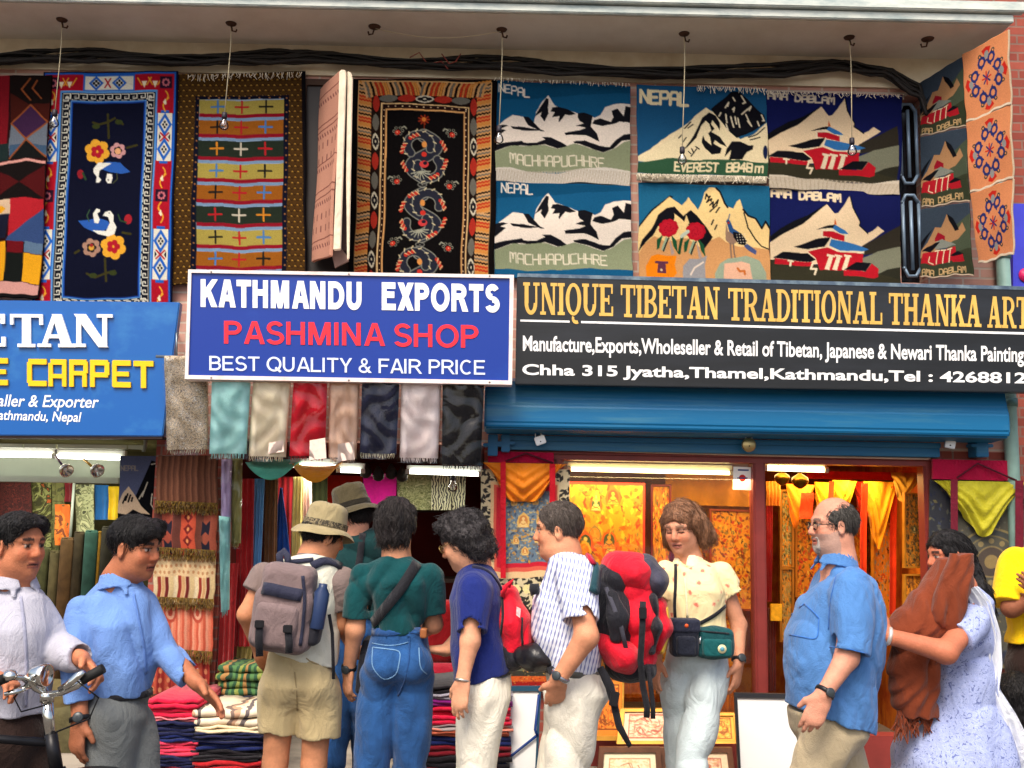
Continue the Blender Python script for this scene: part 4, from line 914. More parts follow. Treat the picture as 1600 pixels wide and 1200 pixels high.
# --- red monastery rugs reading AMA DABLAM, one above the other
def ama(quad,T,lab,top,Y):
 """T maps the coordinates of the lower rug"""
 f=lambda pts:[T(x,y)for x,y in pts]
 c=Canvas(quad,(20,26,80),zK3,cell=1.1)
 CRm,DK,GG,RDr,BLu=(232,206,168),(52,50,36),(122,124,104),(184,26,40),(50,110,170)
 c.poly(K,f([(50,925),(110,880),(200,830),(290,795),(400,735),(340,800),(220,880),(60,965)]))
 c.poly(CRm,f([(50,960),(150,900),(250,850),(330,790),(396,738),(440,795),(462,790),(492,750),(532,684),(546,740),(560,790),(590,845),(584,862),(640,905),(668,890),(700,862),(740,892),(640,960),(600,990),(600,1110),(50,1080)]),jag=.3)
 c.line(K,f([(535,690),(550,760),(592,845),(586,866),(640,908)]),1.6)
 c.poly((48,44,36),f([(610,980),(680,940),(840,860),(845,990),(760,1000),(610,1040)]));c.poly(GG,f([(600,1060),(700,1010),(845,985),(845,1180),(600,1180)]));c.poly((44,44,34),f([(700,1150),(760,1125),(845,1112),(845,1200),(700,1200)]))
 c.poly(DK,f([(50,1060),(110,1060),(330,1100),(520,1130),(720,1150),(840,1190),(840,1215),(50,1215)]),jag=.3)
 c.poly((232,214,180),f([(360,890),(440,876),(520,920),(500,955),(360,935)]))
 c.poly(K,f([(328,890),(400,868),(440,862),(430,882)]));c.poly(BLu,f([(440,862),(500,895),(524,918),(470,912),(425,884)]));c.poly((200,90,40),f([(434,862),(440,824),(450,862)]))
 c.poly(RDr,f([(370,902),(430,902),(500,926),(498,958),(370,930)]))
 c.poly((232,214,180),f([(210,992),(410,1000),(620,1012),(612,1030),(300,1004)]))
 c.poly(K,f([(195,985),(330,945),(420,938),(380,994),(280,1000)]));c.poly(BLu,f([(420,948),(500,960),(648,1000),(610,1016),(480,1016),(408,986)]));c.line((232,214,180),f([(418,940),(400,985),(450,1016),(612,1026)]),2)
 c.poly(RDr,f([(282,1014),(400,998),(460,1022),(610,1032),(606,1125),(520,1135),(360,1135),(330,1060)]))
 for x in(405,450,505):
  c.poly((232,214,180),f([(x-10,1036),(x+36,1044),(x+36,1056),(x-10,1050)]));c.poly((232,214,180),f([(x+2,1050),(x+26,1054),(x+10,1135),(x-18,1130)]))
 c.poly(K,f([(70,1048),(130,1014),(280,1024),(330,1068),(300,1078)]));c.poly(RDr,f([(82,1052),(306,1080),(320,1105),(84,1086)]));c.line((232,214,180),f([(164,1068),(196,1070)]),2.4);c.line((232,214,180),f([(180,1068),(180,1096)]),3)
 c.line((232,214,180),f([(316,1080),(306,1120),(340,1126),(330,1156)]),3)
 c.poly(K,f([(500,1130),(570,1085),(660,1082),(630,1136)]));c.poly(RDr,f([(498,1134),(630,1138),(664,1084),(708,1116),(706,1165),(680,1175),(560,1170),(500,1168)]))
 if top:c.text((214,200,176),'AMA DABLAM',40,96,400,36,2.6,.085)
 else:c.text((236,214,176),'AMA DABLAM',64,682,412,44,3.4,.1)
 if top:
  c.poly((216,204,182),[(50,550),(120,552),(300,578),(430,592),(560,606),(838,586),(838,672),(560,672),(400,655),(50,625)])
  for k in range(180):x=50+k*4.4;c.line((186,172,150),[(x,560+k*.28),(x+2,640+k*.18)],.7)
 return rug(c,'monastery_rug',Y,lab,folds(.008,1.2,1.0 if top else 2.6,.008))
o=ama([(24,52),(852,72),(838,676),(50,628)],lambda x,y:((x-540)*1.02+512,(y-684)*.985+92 if False else(y-684)*.96+92),'dark blue rug of a red monastery, upper of the two by the barred window',True,-.065)
g=MB();fringe(g,P(1196,142,-.09),P(1412,148,-.09),.035,70,mess=.7);g.build('fringe',FRW_,o)
ama([(50,626),(838,664),(845,1212),(52,1200)],lambda x,y:(x,y),'dark blue rug of a red monastery, lower of the two, above the black sign',False,-.06)
# --- corner strips hung out towards the street
def small_ama(quad,lab):
 c=Canvas(quad,(58,70,84),zK4,W=110,H=120)
 q=lambda col,pts:c.poly(col,pts,'uv')
 q((74,84,66),[(.6,.35),(1,.15),(1,.8),(.5,.8)]);q((176,132,92),[(0,.62),(.15,.5),(.3,.28),(.42,.3),(.55,.12),(.66,.2),(.75,.36),(.84,.26),(.92,.38),(.75,.5),(.55,.55),(.3,.62),(0,.75)])
 q(K,[(.55,.12),(.66,.2),(.78,.36),(.7,.38),(.58,.22)]);q(K,[(0,.5),(.25,.3),(.1,.5),(0,.62)])
 q((58,64,46),[(0,.72),(.5,.7),(1,.62),(1,1),(0,1)]);q((150,24,40),[(.3,.44),(.36,.36),(.5,.42),(.5,.48),(.3,.48)]);q((130,134,124),[(.3,.5),(.45,.46),(.72,.58),(.3,.6)]);q(K,[(.02,.62),(.3,.5),(.4,.5),(.2,.64)])
 q((178,30,42),[(.05,.66),(.3,.62),(.7,.6),(.72,.78),(.3,.82),(.02,.8)]);q(K,[(.6,.72),(.75,.66),(.86,.7),(.7,.75)]);q((178,30,42),[(.6,.75),(.84,.7),(.86,.8),(.64,.82)])
 for u in(.34,.46,.58):c.line((226,206,170),[(u-.04,.62),(u+.05,.62)],2,'uv');c.line((226,206,170),[(u+.02,.63),(u-.01,.8)],2.4,'uv')
 c.line((226,206,170),[(.2,.7),(.18,.78),(.27,.8)],2,'uv')
 c.text((206,170,120),'AMA DABLAM',.04,.965,.82,.075,2.0,-.02,.3,'uv')
 uvr(c,(210,186,160),0,.975,1,1)
 return rug(c,'corner_rug',0,lab,folds(.006,.8,.5,.004),'rugs on the corner strip',both=True,Ys=[-.05,-.345,-.345,-.05])
small_ama([(100,302),(282,186),(297,480),(105,528)],'small grey blue monastery rug, top of the corner strip beside the brick')
small_ama([(105,532),(298,488),(306,800),(108,832)],'small grey blue monastery rug, middle of the corner strip beside the brick')
small_ama([(108,838),(308,806),(322,1116),(104,1130)],'small grey blue monastery rug, bottom of the corner strip beside the brick')
def medallion(quad,lab):
 c=Canvas(quad,(226,146,98),zK4,W=110,H=140)
 B_,R__=(44,52,112),(206,44,34)
 for k in range(4):
  a=k*math.pi/2;c.poly(R__,[(.5+.42*math.cos(a-.24),.5+.42*math.sin(a-.24)),(.5+.46*math.cos(a),.5+.44*math.sin(a)),(.5+.42*math.cos(a+.24),.5+.42*math.sin(a+.24)),(.5+.26*math.cos(a),.5+.26*math.sin(a))],'uv')
 for k in range(8):
  a=k*math.pi/4+.39;c.disc(B_,.5+.27*math.cos(a),.5+.27*math.sin(a),.09,.09,'uv',8);c.disc((226,146,98),.5+.27*math.cos(a),.5+.27*math.sin(a),.045,.045,'uv',8)
  c.disc((40,60,60),.5+.37*math.cos(a),.5+.37*math.sin(a),.04,.03,'uv',6);c.disc((226,146,98),.5+.37*math.cos(a),.5+.365*math.sin(a),.018,.016,'uv',6)
 for k in range(4):
  a=k*math.pi/2;c.disc((150,150,146),.5+.33*math.cos(a),.5+.33*math.sin(a),.05,.06,'uv',8)
  c.line(B_,[(.5+.18*math.cos(a-.6),.5+.18*math.sin(a-.6)),(.5+.26*math.cos(a),.5+.26*math.sin(a)),(.5+.18*math.cos(a+.6),.5+.18*math.sin(a+.6))],2.6,'uv')
 for k in range(8):
  a=k*math.pi/4;c.line(B_ if k%2 else R__,[(.5,.5),(.5+.09*math.cos(a),.5+.09*math.sin(a))],3,'uv')
 c.line((214,190,160),[(.985,0),(.985,1)],3,'uv');uvr(c,(232,214,188),0,.965,1,1)
 return rug(c,'medallion_rug',0,lab,folds(.006,.8,1.5,.004),'rugs on the corner strip',both=True,Ys=[-.35,-.62,-.62,-.35])
medallion([(283,180),(479,68),(490,384),(300,470)],'orange rug with red and blue medallion, top of its strip under the balcony corner')
medallion([(300,472),(490,388),(498,700),(316,770)],'orange rug with a red and blue medallion, middle of its hanging strip')
medallion([(318,772),(498,704),(498,1024),(352,1070)],'orange rug with a red and blue medallion, lowest of its hanging strip beside the drainpipe')
# ------ cables and bare bulbs under the balcony
CBL=mat('cable_black',C(34,30,28),.6,0,.3,12)
t=thing('cable_bundle',P(700,100,-.05),'thick bundle of black cables sagging along the wall above the rugs','cables')
base=[(-40,92),(70,86),(160,83),(300,92),(400,88),(480,84),(640,96),(780,97),(900,104),(1060,112),(1200,108),(1300,97),(1380,110),(1436,140),(1450,170)]
for k in range(11):
 g=MB();oy,oyy=random.uniform(-9,10),random.uniform(-.035,.02);pts=[]
 for i in range(len(base)*4-3):
  j,f=divmod(i,4);a=base[j];b=base[min(j+1,len(base)-1)]
  f=f/4;f2=f*f*(3-2*f)
  pts.append(P(a[0]+(b[0]-a[0])*f,a[1]+(b[1]-a[1])*f2+oy+3.5*math.sin(i*.55+k*2)+2*math.sin(i*1.3+k),-.075+oyy))
 g.tube(pts,random.choice([.009,.012,.014]),6);g.build('cable',CBL,t)
for pts in([(640,90),(655,82),(668,100),(690,96),(700,108)],[(690,84),(702,100),(712,96),(720,84)],):
 g=MB();g.tube([P(x,y,-.11)for x,y in pts],.004,6);g.build('red_wire',mat('red_wire',C(150,70,60),.5),t)
GLB=glass_mat('bulb_glass',(1,1,1),.10,.03)
SOC=mat('socket_black',C(40,36,46),.5)
WIRE=mat('wire_cream',C(206,194,160),.6)
HOOK=mat('hook_rust',C(80,54,40),.8,0,.4,20)
for(tx,ty,bx,by,lab)in((96,40,86,172,'bare bulb hanging before the bird rug at far left'),(361,38,351,176,'bare bulb hanging before the striped cross rug'),(784,44,780,197,'bare bulb hanging before the upper snowy peaks rug'),(1069,60,1066,230,'bare bulb hanging before the Everest rug'),(1327,64,1331,216,'bare bulb hanging before the upper monastery rug')):
 Yb=-0.3;top=P(tx,ty,Yb);top.z=zs;bt=P(bx,by,Yb)
 t=thing('hanging_bulb',bt,lab,'light bulb','bare bulbs under the balcony')
 mid=top.lerp(bt,.5)+Vector((.006,0,0))
 g=MB();g.tube([top,top.lerp(mid,.5)+Vector((.004,0,0)),mid,bt],.0028,6);g.build('wire',WIRE,t)
 g=MB();g.lathe(bt+Vector((0,0,.004)),(0,0,-1),[(0,.006),(.004,.015),(.036,.017),(.044,.014)],14);g.build('socket',SOC,t)
 g=MB();g.lathe(bt+Vector((0,0,-.038)),(0,0,-1),[(0,.012),(.012,.014),(.030,.024),(.048,.030),(.062,.026),(.072,.012),(.074,.001)],18);g.build('glass',GLB,t)
 g=MB();g.tube([bt+Vector((-.008,0,-.045)),bt+Vector((-.009,0,-.075)),bt+Vector((0,0,-.082)),bt+Vector((.009,0,-.075)),bt+Vector((.008,0,-.045))],.0016,5);g.build('filament',STEEL,t)
 g=MB();g.lathe(top,(0,0,-1),[(0,.035),(.008,.03),(.014,.012)],14);g.tube([top+Vector((0,0,-.01)),top+Vector((.01,0,-.05)),top+Vector((.03,.01,-.05)),top+Vector((.035,.01,-.035))],.006,6);g.build('ceiling_hook',HOOK,t)
for hx,hy,lab in((585,47,'empty rusty ceiling hook with a loose wire end, above the folded rug'),(1450,74,'empty rusty ceiling hook near the balcony corner')):
 p=P(hx,hy,-.3);p.z=zs;g=MB();g.lathe(p,(0,0,-1),[(0,.04),(.008,.034),(.014,.012)],14)
 g.tube([p+Vector((0,0,-.01)),p+Vector((-.01,0,-.05)),p+Vector((-.035,.01,-.05)),p+Vector((-.04,.01,-.03))],.006,6);tag(g.build('ceiling_hook',HOOK),lab,'hook','empty ceiling hooks')
p0=P(585,50,-.3);p0.z=zs-.012;p1=P(784,46,-.3);p1.z=zs-.012
g=MB();g.tube([p0.lerp(p1,k/12)+Vector((0,0,-.055*math.sin(math.pi*k/12)))for k in range(13)],.0022,6)
tag(g.build('slack_wire',WIRE),'thin slack wire looped between two hooks under the balcony','wire')
# ------ goods in and before the shops
def plastic(name='clear_plastic'):
 if name in MATS:return MATS[name]
 m=glass_mat(name,(1,1,1),.004,.08);t=m.node_tree
 gl=[n for n in t.nodes if n.type=='BSDF_GLOSSY'][0]
 tc=t.nodes.new('ShaderNodeTexCoord');n=t.nodes.new('ShaderNodeTexNoise');n.inputs['Scale'].default_value=5;n.inputs['Detail'].default_value=2;n.inputs['Distortion'].default_value=.8
 t.links.new(tc.outputs['Object'],n.inputs['Vector'])
 bp=t.nodes.new('ShaderNodeBump');bp.inputs['Strength'].default_value=.35;bp.inputs['Distance'].default_value=0.05
 t.links.new(n.outputs['Fac'],bp.inputs['Height']);t.links.new(bp.outputs['Normal'],gl.inputs['Normal'])
 return m
PLAS=plastic()
def hnoise(u,v,k):return math.sin(u*5.1+k*1.7+2*math.sin(v*3.1+k))*math.sin(v*6.3+k*2.3+1.5*math.sin(u*4+k))
def bagged_shawl(q,Y,m,lab,fr=None,card=None,k=0,group='shawls in clear bags under the royal blue sign',fringe_n=26):
 """folded shawl in a clear plastic bag hung from the rod"""
 t=thing('bagged_shawl',P(*qpt(q,.5,1),Y),lab,'shawl',group)
 q2=[(q[0][0]+2,q[0][1]),(q[1][0]-2,q[1][1]),(q[2][0]-3,q[2][1]-9),(q[3][0]+3,q[3][1]-9)]
 def f(u,v):
  x,y=qpt(q2,u,v);p=P(x,y,Y)
  p.y-=.018*math.sin(math.pi*min(1,max(0,u)))**.5+.003*hnoise(u*2,v*2,k)+.0015*math.sin(v*9+k)
  return p
 sheet('shawl',f,10,16,m,t,.02)
 g=MB();fringe(g,P(q2[3][0]+2,q2[3][1]-1,Y-.008),P(q2[2][0]-2,q2[2][1]-1,Y-.008),.032,fringe_n,.003,mess=.25);g.build('fringe',fr or m,t)
 def f2(u,v):
  x,y=qpt(q,u,v);p=P(x,y,Y)
  e=min(1,8*min(u,1-u))
  p.y-=.008+.022*e+.006*hnoise(u*1.7+.3,v*2.3,k+5)+.003*math.sin(9*u+7*v+k);return p
 sheet('plastic_bag',f2,16,24,PLAS,t)
 if card:
  cx,cy,w_,h_=card;g=MB();g.slab([(cx,cy+4),(cx+w_,cy),(cx+w_+2,cy+h_),(cx-1,cy+h_+3)],Y-.030,.002);g.build('label_card',mat('card_paper',C(238,214,200),.7,0,.1,40),t)
 return t
c_=Zm(240,420,2.7586)
BG='clear bagged'
mott=attr_mat('mottled_wool',.9,.3,200,.1,0,.1)
def spk(name,cols,sc):
 """yarn speckled from several colours"""
 if name in MATS:return MATS[name]
 m,t,b=_new(name);tc=t.nodes.new('ShaderNodeTexCoord');v=t.nodes.new('ShaderNodeTexNoise');v.inputs['Scale'].default_value=sc;v.inputs['Detail'].default_value=6;v.inputs['Distortion'].default_value=1.5
 t.links.new(tc.outputs['Object'],v.inputs['Vector']);r=t.nodes.new('ShaderNodeValToRGB');cr=r.color_ramp;cr.interpolation='CONSTANT'
 n=len(cols)
 while len(cr.elements)<n:cr.elements.new(.5)
 for i,e in enumerate(cr.elements):e.position=0 if i==0 else .30+.40*i/n;e.color=C(*cols[i])
 t.links.new(v.outputs['Fac'],r.inputs[0]);t.links.new(r.outputs[0],b.inputs['Base Color']);b.inputs['Roughness'].default_value=.9
 MATS[name]=m;return m
MOT=spk('speckled_yarn',[(128,116,108),(196,174,144),(234,216,186),(150,136,122),(246,240,230)],55)
sp=[((40,376),(236,380),(241,802),(50,806),MOT,'mottled beige and grey shawl in a clear bag, first of the row',None),((246,420),(420,420),(406,822),(232,822),fab('aqua',(176,230,226),crease=0),'aqua shawl in a clear bag, hanging between the mottled and beige ones',None),((424,420),(594,420),(576,836),(400,832),fab('beige',(252,232,200),crease=0),'beige shawl in a clear bag, hanging beside the red one',(420,688,22,18)),((597,420),(752,420),(746,832),(576,832),fab('scarlet',(220,20,44),crease=0),'bright red shawl in a clear bag with a pale card inside',(484,684,24,32)),((752,420),(893,420),(880,842),(745,838),fab('tan',(236,196,168),crease=0),'tan shawl in a clear bag, hanging between the red and navy ones',(528,690,24,28)),((893,420),(1064,420),(1053,824),(880,820),fab('ink',(38,42,70),crease=0),'shiny navy shawl in a clear bag with cream tassels',None),((1062,420),(1244,420),(1234,842),(1052,838),fab('rose',(254,232,228),crease=0),'pale pink shawl in a clear bag, hanging between the navy and black ones',None),((1240,420),(1430,424),(1418,872),(1234,868),fab('coal',(30,30,36),crease=0),'black shawl in a crumpled clear bag, last of the row',None)]
TAS=fab('tassel',(232,222,190))
for i,(a,b,c2,d,m,lab,card)in enumerate(sp):
 if i:a,b=(a[0],486+i*2),(b[0],488+i*2)
 bagged_shawl([c_(*a),c_(*b),c_(*c2),c_(*d)],-.36 if i==0 else-.455-.012*(i%2),m,lab,TAS if i in(5,)else(fab('cream_tassel',(214,200,170))if i==0 else None),card,i*1.3)
t=thing('hanging_rod',P(270,556,-.3),'grey metal rod on brackets carrying the bagged shawls behind the blue sign','rod')
g=MB();g.tube([P(244,557,-.335),P(770,573,-.335)],.010,8);g.build('rod',mat('rod_metal',C(130,140,150),.4,.7),t)
for x in(276,760):
 g=MB();g.tube([P(x,558,-.33),P(x,520,-.33)],.007,6);g.tube([P(x,520,-.33),P(x,520,-.0)],.007,6);g.build('bracket',MATS['rod_metal'],t)
 # --- pier shawls: overlapping layers with gold fringes
PT=attr_mat('patterned_silk',.75,.25,320,.2,0,.14,.72)
def layer(q,bg,art,lab,Y,k,fr=(120,92,30),grp='patterned shawls layered on the pier'):
 c=Canvas(q,bg,cell=1.0);art(c);c.speckle(.05)
 o=c.cloth('patterned_shawl',PT,Y,.01,None,lambda U,V:.008*np.sin(2*math.pi*3.2*U+k)+.012*np.sin(math.pi*V));tag(o,lab,'shawl',grp)
 g=MB();a,b=q[3],q[2]
 fringe(g,P(a[0],a[1]-14,Y-.020),P(b[0],b[1]-12,Y-.016),.045,110,.003,mess=.35);fringe(g,P(a[0],a[1]-3,Y-.014),P(b[0],b[1]-3,Y-.012),.04,80,.003,mess=.35)
 g.build('fringe',fab('fringe_%d'%k,fr,.5,vscale=60),o)
def art5(c):
 for i in range(16):c.rect([(150,40,34),(190,84,60),(130,30,30)][i%3],i/16,0,(i+.7)/16,1,'uv')
 for i in range(9):
  for j in range(6):c.disc((206,130,90),.05+i/8,.08+j/6,.03,.05,'uv',8)
def art4(c):
 for i in range(26):c.rect([(226,130,100),(206,96,70),(232,160,130)][i%3],i/26,0,(i+1)/26,1,'uv')
 for u in(.3,.75):c.disc((190,80,60),u,.3,.10,.16,'uv');c.disc((232,170,140),u,.3,.07,.11,'uv');c.disc((190,80,60),u,.3,.035,.06,'uv')
def art3(c):
 for i in range(14):
  for j in range(5):c.disc((190,140,96),.03+i/13+(j%2)*.03,.05+j*.1,.022,.03,'uv',7)
 for i in range(15):c.rect([(240,222,180),(150,50,40),(206,160,110),(110,30,30),(232,206,150)][i%5],i/15,.52,(i+.8)/15,.95,'uv')
def art2(c):
 for u0,u1,col in((0,.12,(96,50,44)),(.12,.3,(160,74,56)),(.3,.42,(110,60,50)),(.42,.66,(206,84,56)),(.66,.78,(120,66,52)),(.78,1,(160,80,60))):c.rect(col,u0,0,u1,1,'uv')
 for u in(.22,.82):
  for v in(.15,.5,.85):c.poly((28,26,44),[(u-.07,v-.13),(u,v-.06),(u+.07,v-.13),(u+.07,v+.13),(u,v+.06),(u-.07,v+.13)],'uv')
 for j in range(5):c.poly((120,30,30),[(.54,j*.2),(.62,j*.2+.1),(.54,j*.2+.2),(.46,j*.2+.1)],'uv');c.disc((230,150,90),.54,j*.2+.1,.025,.04,'uv',6)
def art1(c):
 for i in range(30):c.rect([(120,74,54),(140,90,66),(100,60,44)][i%3],i/30,0,(i+1)/30,1,'uv')
layer([(240,1010),(330,1012),(326,1100),(232,1098)],(170,60,46),art5,'dark red dotted shawl, lowest of the layers on the pier',-.05,5,(90,50,26))
layer([(241,925),(334,928),(331,1030),(236,1026)],(216,120,90),art4,'salmon striped shawl, second from the bottom of the pier layers',-.065,4)
layer([(241,850),(338,852),(334,948),(240,946)],(226,196,150),art3,'cream dotted shawl with striped panels, middle of the pier layers',-.08,3)
layer([(242,780),(341,782),(338,872),(242,868)],(130,70,56),art2,'red and black geometric shawl, second from the top of the pier layers',-.095,2)
layer([(248,712),(341,712),(341,798),(243,796)],(120,74,54),art1,'brown pleated shawl, topmost of the layers on the pier',-.11,1)
bagged_shawl([(360,716),(380,716),(378,858),(358,858)],-.16,fab('olive',(128,124,70)),'long olive scarf in a clear bag beside the pier',None,None,3,'bagged scarves beside the pier',8)
bagged_shawl([(344,718),(364,718),(361,876),(342,874)],-.20,fab('lavender',(168,148,186)),'long lavender scarf in a clear bag beside the pier',None,None,6,'bagged scarves beside the pier',8)
bagged_shawl([(340,806),(361,808),(360,962),(342,966)],-.22,fab('aqua_pale',(140,200,196)),'long aqua scarf in a clear bag, hanging lowest beside the pier',None,None,9,'bagged scarves beside the pier',8)
# --- middle shop: hanging scarves, cloths, lamps
def scarf(q,Y,m,lab,k=0,grp='plain scarves hanging in the middle shop',name='hanging_scarf',cat='scarf',n=3.0,amp=.012,th=.006):
 o=sheet(name,lambda u,v:P(*qpt(q,u,v),Y)+Vector((0,-amp*math.sin(2*math.pi*n*u+k)*(.4+.6*v)-.006*math.sin(7*v+k),0)),max(8,int(n*8)),14,m,None,th)
 return tag(o,lab,cat,grp)
for q,Y,col,lab in(([(372,748),(398,748),(392,1010),(366,1010)],.10,(150,24,28),'dark red long scarf, nearest the olive bagged scarf'),([(397,748),(414,748),(404,960),(388,960)],.14,(96,150,200),'sky blue long scarf between red and brown ones'),([(414,748),(434,748),(430,1000),(410,1000)],.18,(96,62,36),'brown long scarf beside the sky blue one'),([(434,745),(460,745),(458,1000),(430,1000)],.5,(124,16,24),'crimson long scarf behind the blue pointed cloth'),([(458,745),(474,745),(472,940),(452,940)],.3,(222,200,120),'pale yellow long scarf near the hats'),([(470,745),(486,745),(490,900),(474,900)],.34,(232,190,180),'pale pink long scarf near the hats'),([(486,745),(512,745),(510,960),(484,960)],.9,(72,80,50),'dark green long scarf deep in the shop'),([(345,880),(372,880),(362,1060),(338,1060)],.02,(134,22,26),'dark red cloth hanging low beside the pier'),([(372,1005),(396,1005),(390,1050),(366,1050)],.12,(150,130,70),'khaki cloth hanging low behind the green striped pile')):
 scarf(q,Y,fab('s%d_%d_%d'%col,col),lab,q[0][0])
scarf([(438,762),(441,762),(454,866),(424,862)],.25,fab('royal',(24,70,150)),'royal blue cloth hanging in a point among the scarves',1)
for q,Y,m,lab in(([(508,742),(566,744),(566,850),(508,850)],1.3,fab('vermilion',(196,40,24)),'vermilion cloth hanging at the back behind the brown hat'),([(567,740),(620,740),(618,794),(570,796)],.9,fab('magenta',(190,24,130)),'magenta cloth hanging under the middle lamps'),([(620,740),(674,742),(674,797),(622,796)],.95,spk('leafy_cloth',[(96,100,60),(150,154,110),(110,116,76),(176,176,136)],26),'olive leaf patterned cloth hanging beside the magenta one'),([(674,742),(728,743),(726,797),(674,797)],.92,None,'black and white streaked cloth hanging at the right of the row')):
 if m is None:
  m,tt,bb=_new('streaked_cloth');tc=tt.nodes.new('ShaderNodeTexCoord');wv=tt.nodes.new('ShaderNodeTexWave');wv.inputs['Scale'].default_value=16;wv.inputs['Distortion'].default_value=9;wv.inputs['Detail Scale'].default_value=1.2
  r=tt.nodes.new('ShaderNodeValToRGB');r.color_ramp.interpolation='CONSTANT';r.color_ramp.elements[0].color=C(40,38,30);r.color_ramp.elements[1].position=.45;r.color_ramp.elements[1].color=C(196,196,160)
  tt.links.new(tc.outputs['Object'],wv.inputs['Vector']);tt.links.new(wv.outputs['Fac'],r.inputs[0]);tt.links.new(r.outputs[0],bb.inputs['Base Color'])
 scarf(q,Y,m,lab,q[0][0],'cloths hung across the middle shop','hanging_cloth','cloth',2,.008)
for x0,x1,y0,dp,col,lab in((383,462,722,28,(92,200,180),'turquoise cloth sagging in a shallow bulge under the bagged shawls'),(456,528,724,30,(232,158,40),'orange cloth sagging in a shallow bulge under the bagged shawls')):
 o=sheet('sagging_cloth',lambda u,v,x0=x0,x1=x1,y0=y0,dp=dp:P(x0+(x1-x0)*u,y0-8+(8+dp*math.sin(math.pi*u)**.8)*math.sin(v*math.pi/2),-.02)+Vector((0,.26*(v-1)*-1-.10*math.sin(math.pi*u)*math.sin(math.pi*v),0)),16,10,fab('sag%d'%x0,col),None,.008);tag(o,lab,'cloth','sagging cloths under the bagged shawls')
for i,(x,y,r)in enumerate(((572,736,9),(590,741,11),(610,738,10),(628,742,11))):
 g=MB();c0=P(x,y,.22);vs=11
 g.lathe(c0+Vector((0,0,.055)),(.1*math.sin(i),0,-1),[(0,.008),(.02,.02),(.05,.038),(.085,.034),(.1,.012)],11);tag(g.build('dark_pouch',mat('pouch_black',C(26,24,22),.6,0,.3,20)),'small black pouch hanging in the bunch between the middle lamps','pouch','bunch of small black pouches')
def tube_lamp(a,b,Y,em,lab,grp,fixture=True,r=.013):
 p,q=P(*a,Y),P(*b,Y);t=thing('tube_lamp',p.lerp(q,.5),lab,'lamp',grp)
 d=(q-p).normalized();g=MB();g.tube([p,q],r,10);g.build('tube',em,t)
 for e,s_ in((p,-1),(q,1)):g=MB();g.tube([e-d*.002*s_,e+d*.025*s_],r*1.15,10);g.build('end_cap',mat('lamp_white',C(210,214,210),.4),t)
 if fixture:g=MB();g.box((p.x-.02,p.y+.012,p.z+.012),(q.x+.02,p.y+.05,q.z+.05));g.build('batten',MATS['lamp_white'],t)
 return t
COOL=emis('tube_cool',(255,255,236),5);WARM=emis('tube_warm',(255,226,150),6)
def glow(name,loc,size,power,col,parent,sy=.1):
 l=bpy.data.lights.new(name,'AREA');l.shape='RECTANGLE';l.size=size;l.size_y=sy;l.energy=power;l.color=col
 o=bpy.data.objects.new(name,l);COL.objects.link(o);o.location=Vector(loc)-parent.location;o.parent=parent;return o
for a,b,lab in(((458,727),(525,729),'tube lamp above the orange sagging cloth'),((532,735),(564,736),'short tube lamp left of the black pouches'),((640,737),(748,741),'tube lamp under the black bagged shawl')):
 t=tube_lamp(a,b,.16,COOL,lab,'tube lamps of the middle shop')
glow('tube_light',(P(600,733,.35)+Vector((0,0,-.04))),1.2,9,(1,.95,.8),t)
t=thing('hanging_bulb',P(708,735,.1),'bare bulb hanging low in front of the streaked cloth','light bulb')
bt=P(708,742,.1);g=MB();g.lathe(bt,(0,0,-1),[(0,.006),(.004,.015),(.03,.016),(.036,.013)],12);g.build('socket',SOC,t)
g=MB();g.lathe(bt+Vector((0,0,-.032)),(0,0,-1),[(0,.012),(.012,.014),(.03,.024),(.048,.03),(.062,.026),(.072,.012),(.074,.001)],16);g.build('glass',GLB,t)
t=thing('shelf_unit',P(690,1000,1.6),'dark wooden shelf unit at the back of the middle shop','shelf')
WD=mat('dark_wood',C(46,26,18),.6,0,.35,5)
a,b=P(640,800,1.6),P(760,1120,1.6)
for zz in(b.z,b.z+.5,b.z+1.0,a.z):g=MB();g.box((a.x,1.45,zz),(b.x,1.8,zz+.03));g.build('shelf',WD,t)
for xx in(a.x-.03,b.x):g=MB();g.box((xx,1.449,b.z-.6),(xx+.03,1.8,a.z+.05));g.build('side_panel',WD,t)
def pillow(name,c,hx,hy,hz,m,lab,cat,grp=None,pw=.35):
 def f(u,v):
  th,ph=(v-.5)*math.pi,u*2*math.pi
  s_=lambda x:math.copysign(abs(x)**pw,x)
  return Vector(c)+Vector((hx*s_(math.cos(th))*s_(math.cos(ph)),hy*s_(math.cos(th))*s_(math.sin(ph)),hz*s_(math.sin(th))))
 o=sheet(name,f,28,14,m);return tag(o,lab,cat,grp)
c0=P(688,985,.6);pillow('cushion',c0,.10,.12,.20,fab('cushion_red',(150,16,24)),'upright dark red cushion behind the navy shirted woman','cushion')
c0=P(688,1055,.1);
g=MB();g.lathe(P(660,1055,.1),(1,0,0),[(0,.04),(.01,.075),(.30,.078),(.31,.04)],18);tag(g.build('cloth_roll',fab('roll_red',(140,14,36))),'dark red cloth roll lying on top of the right hand pile','roll')
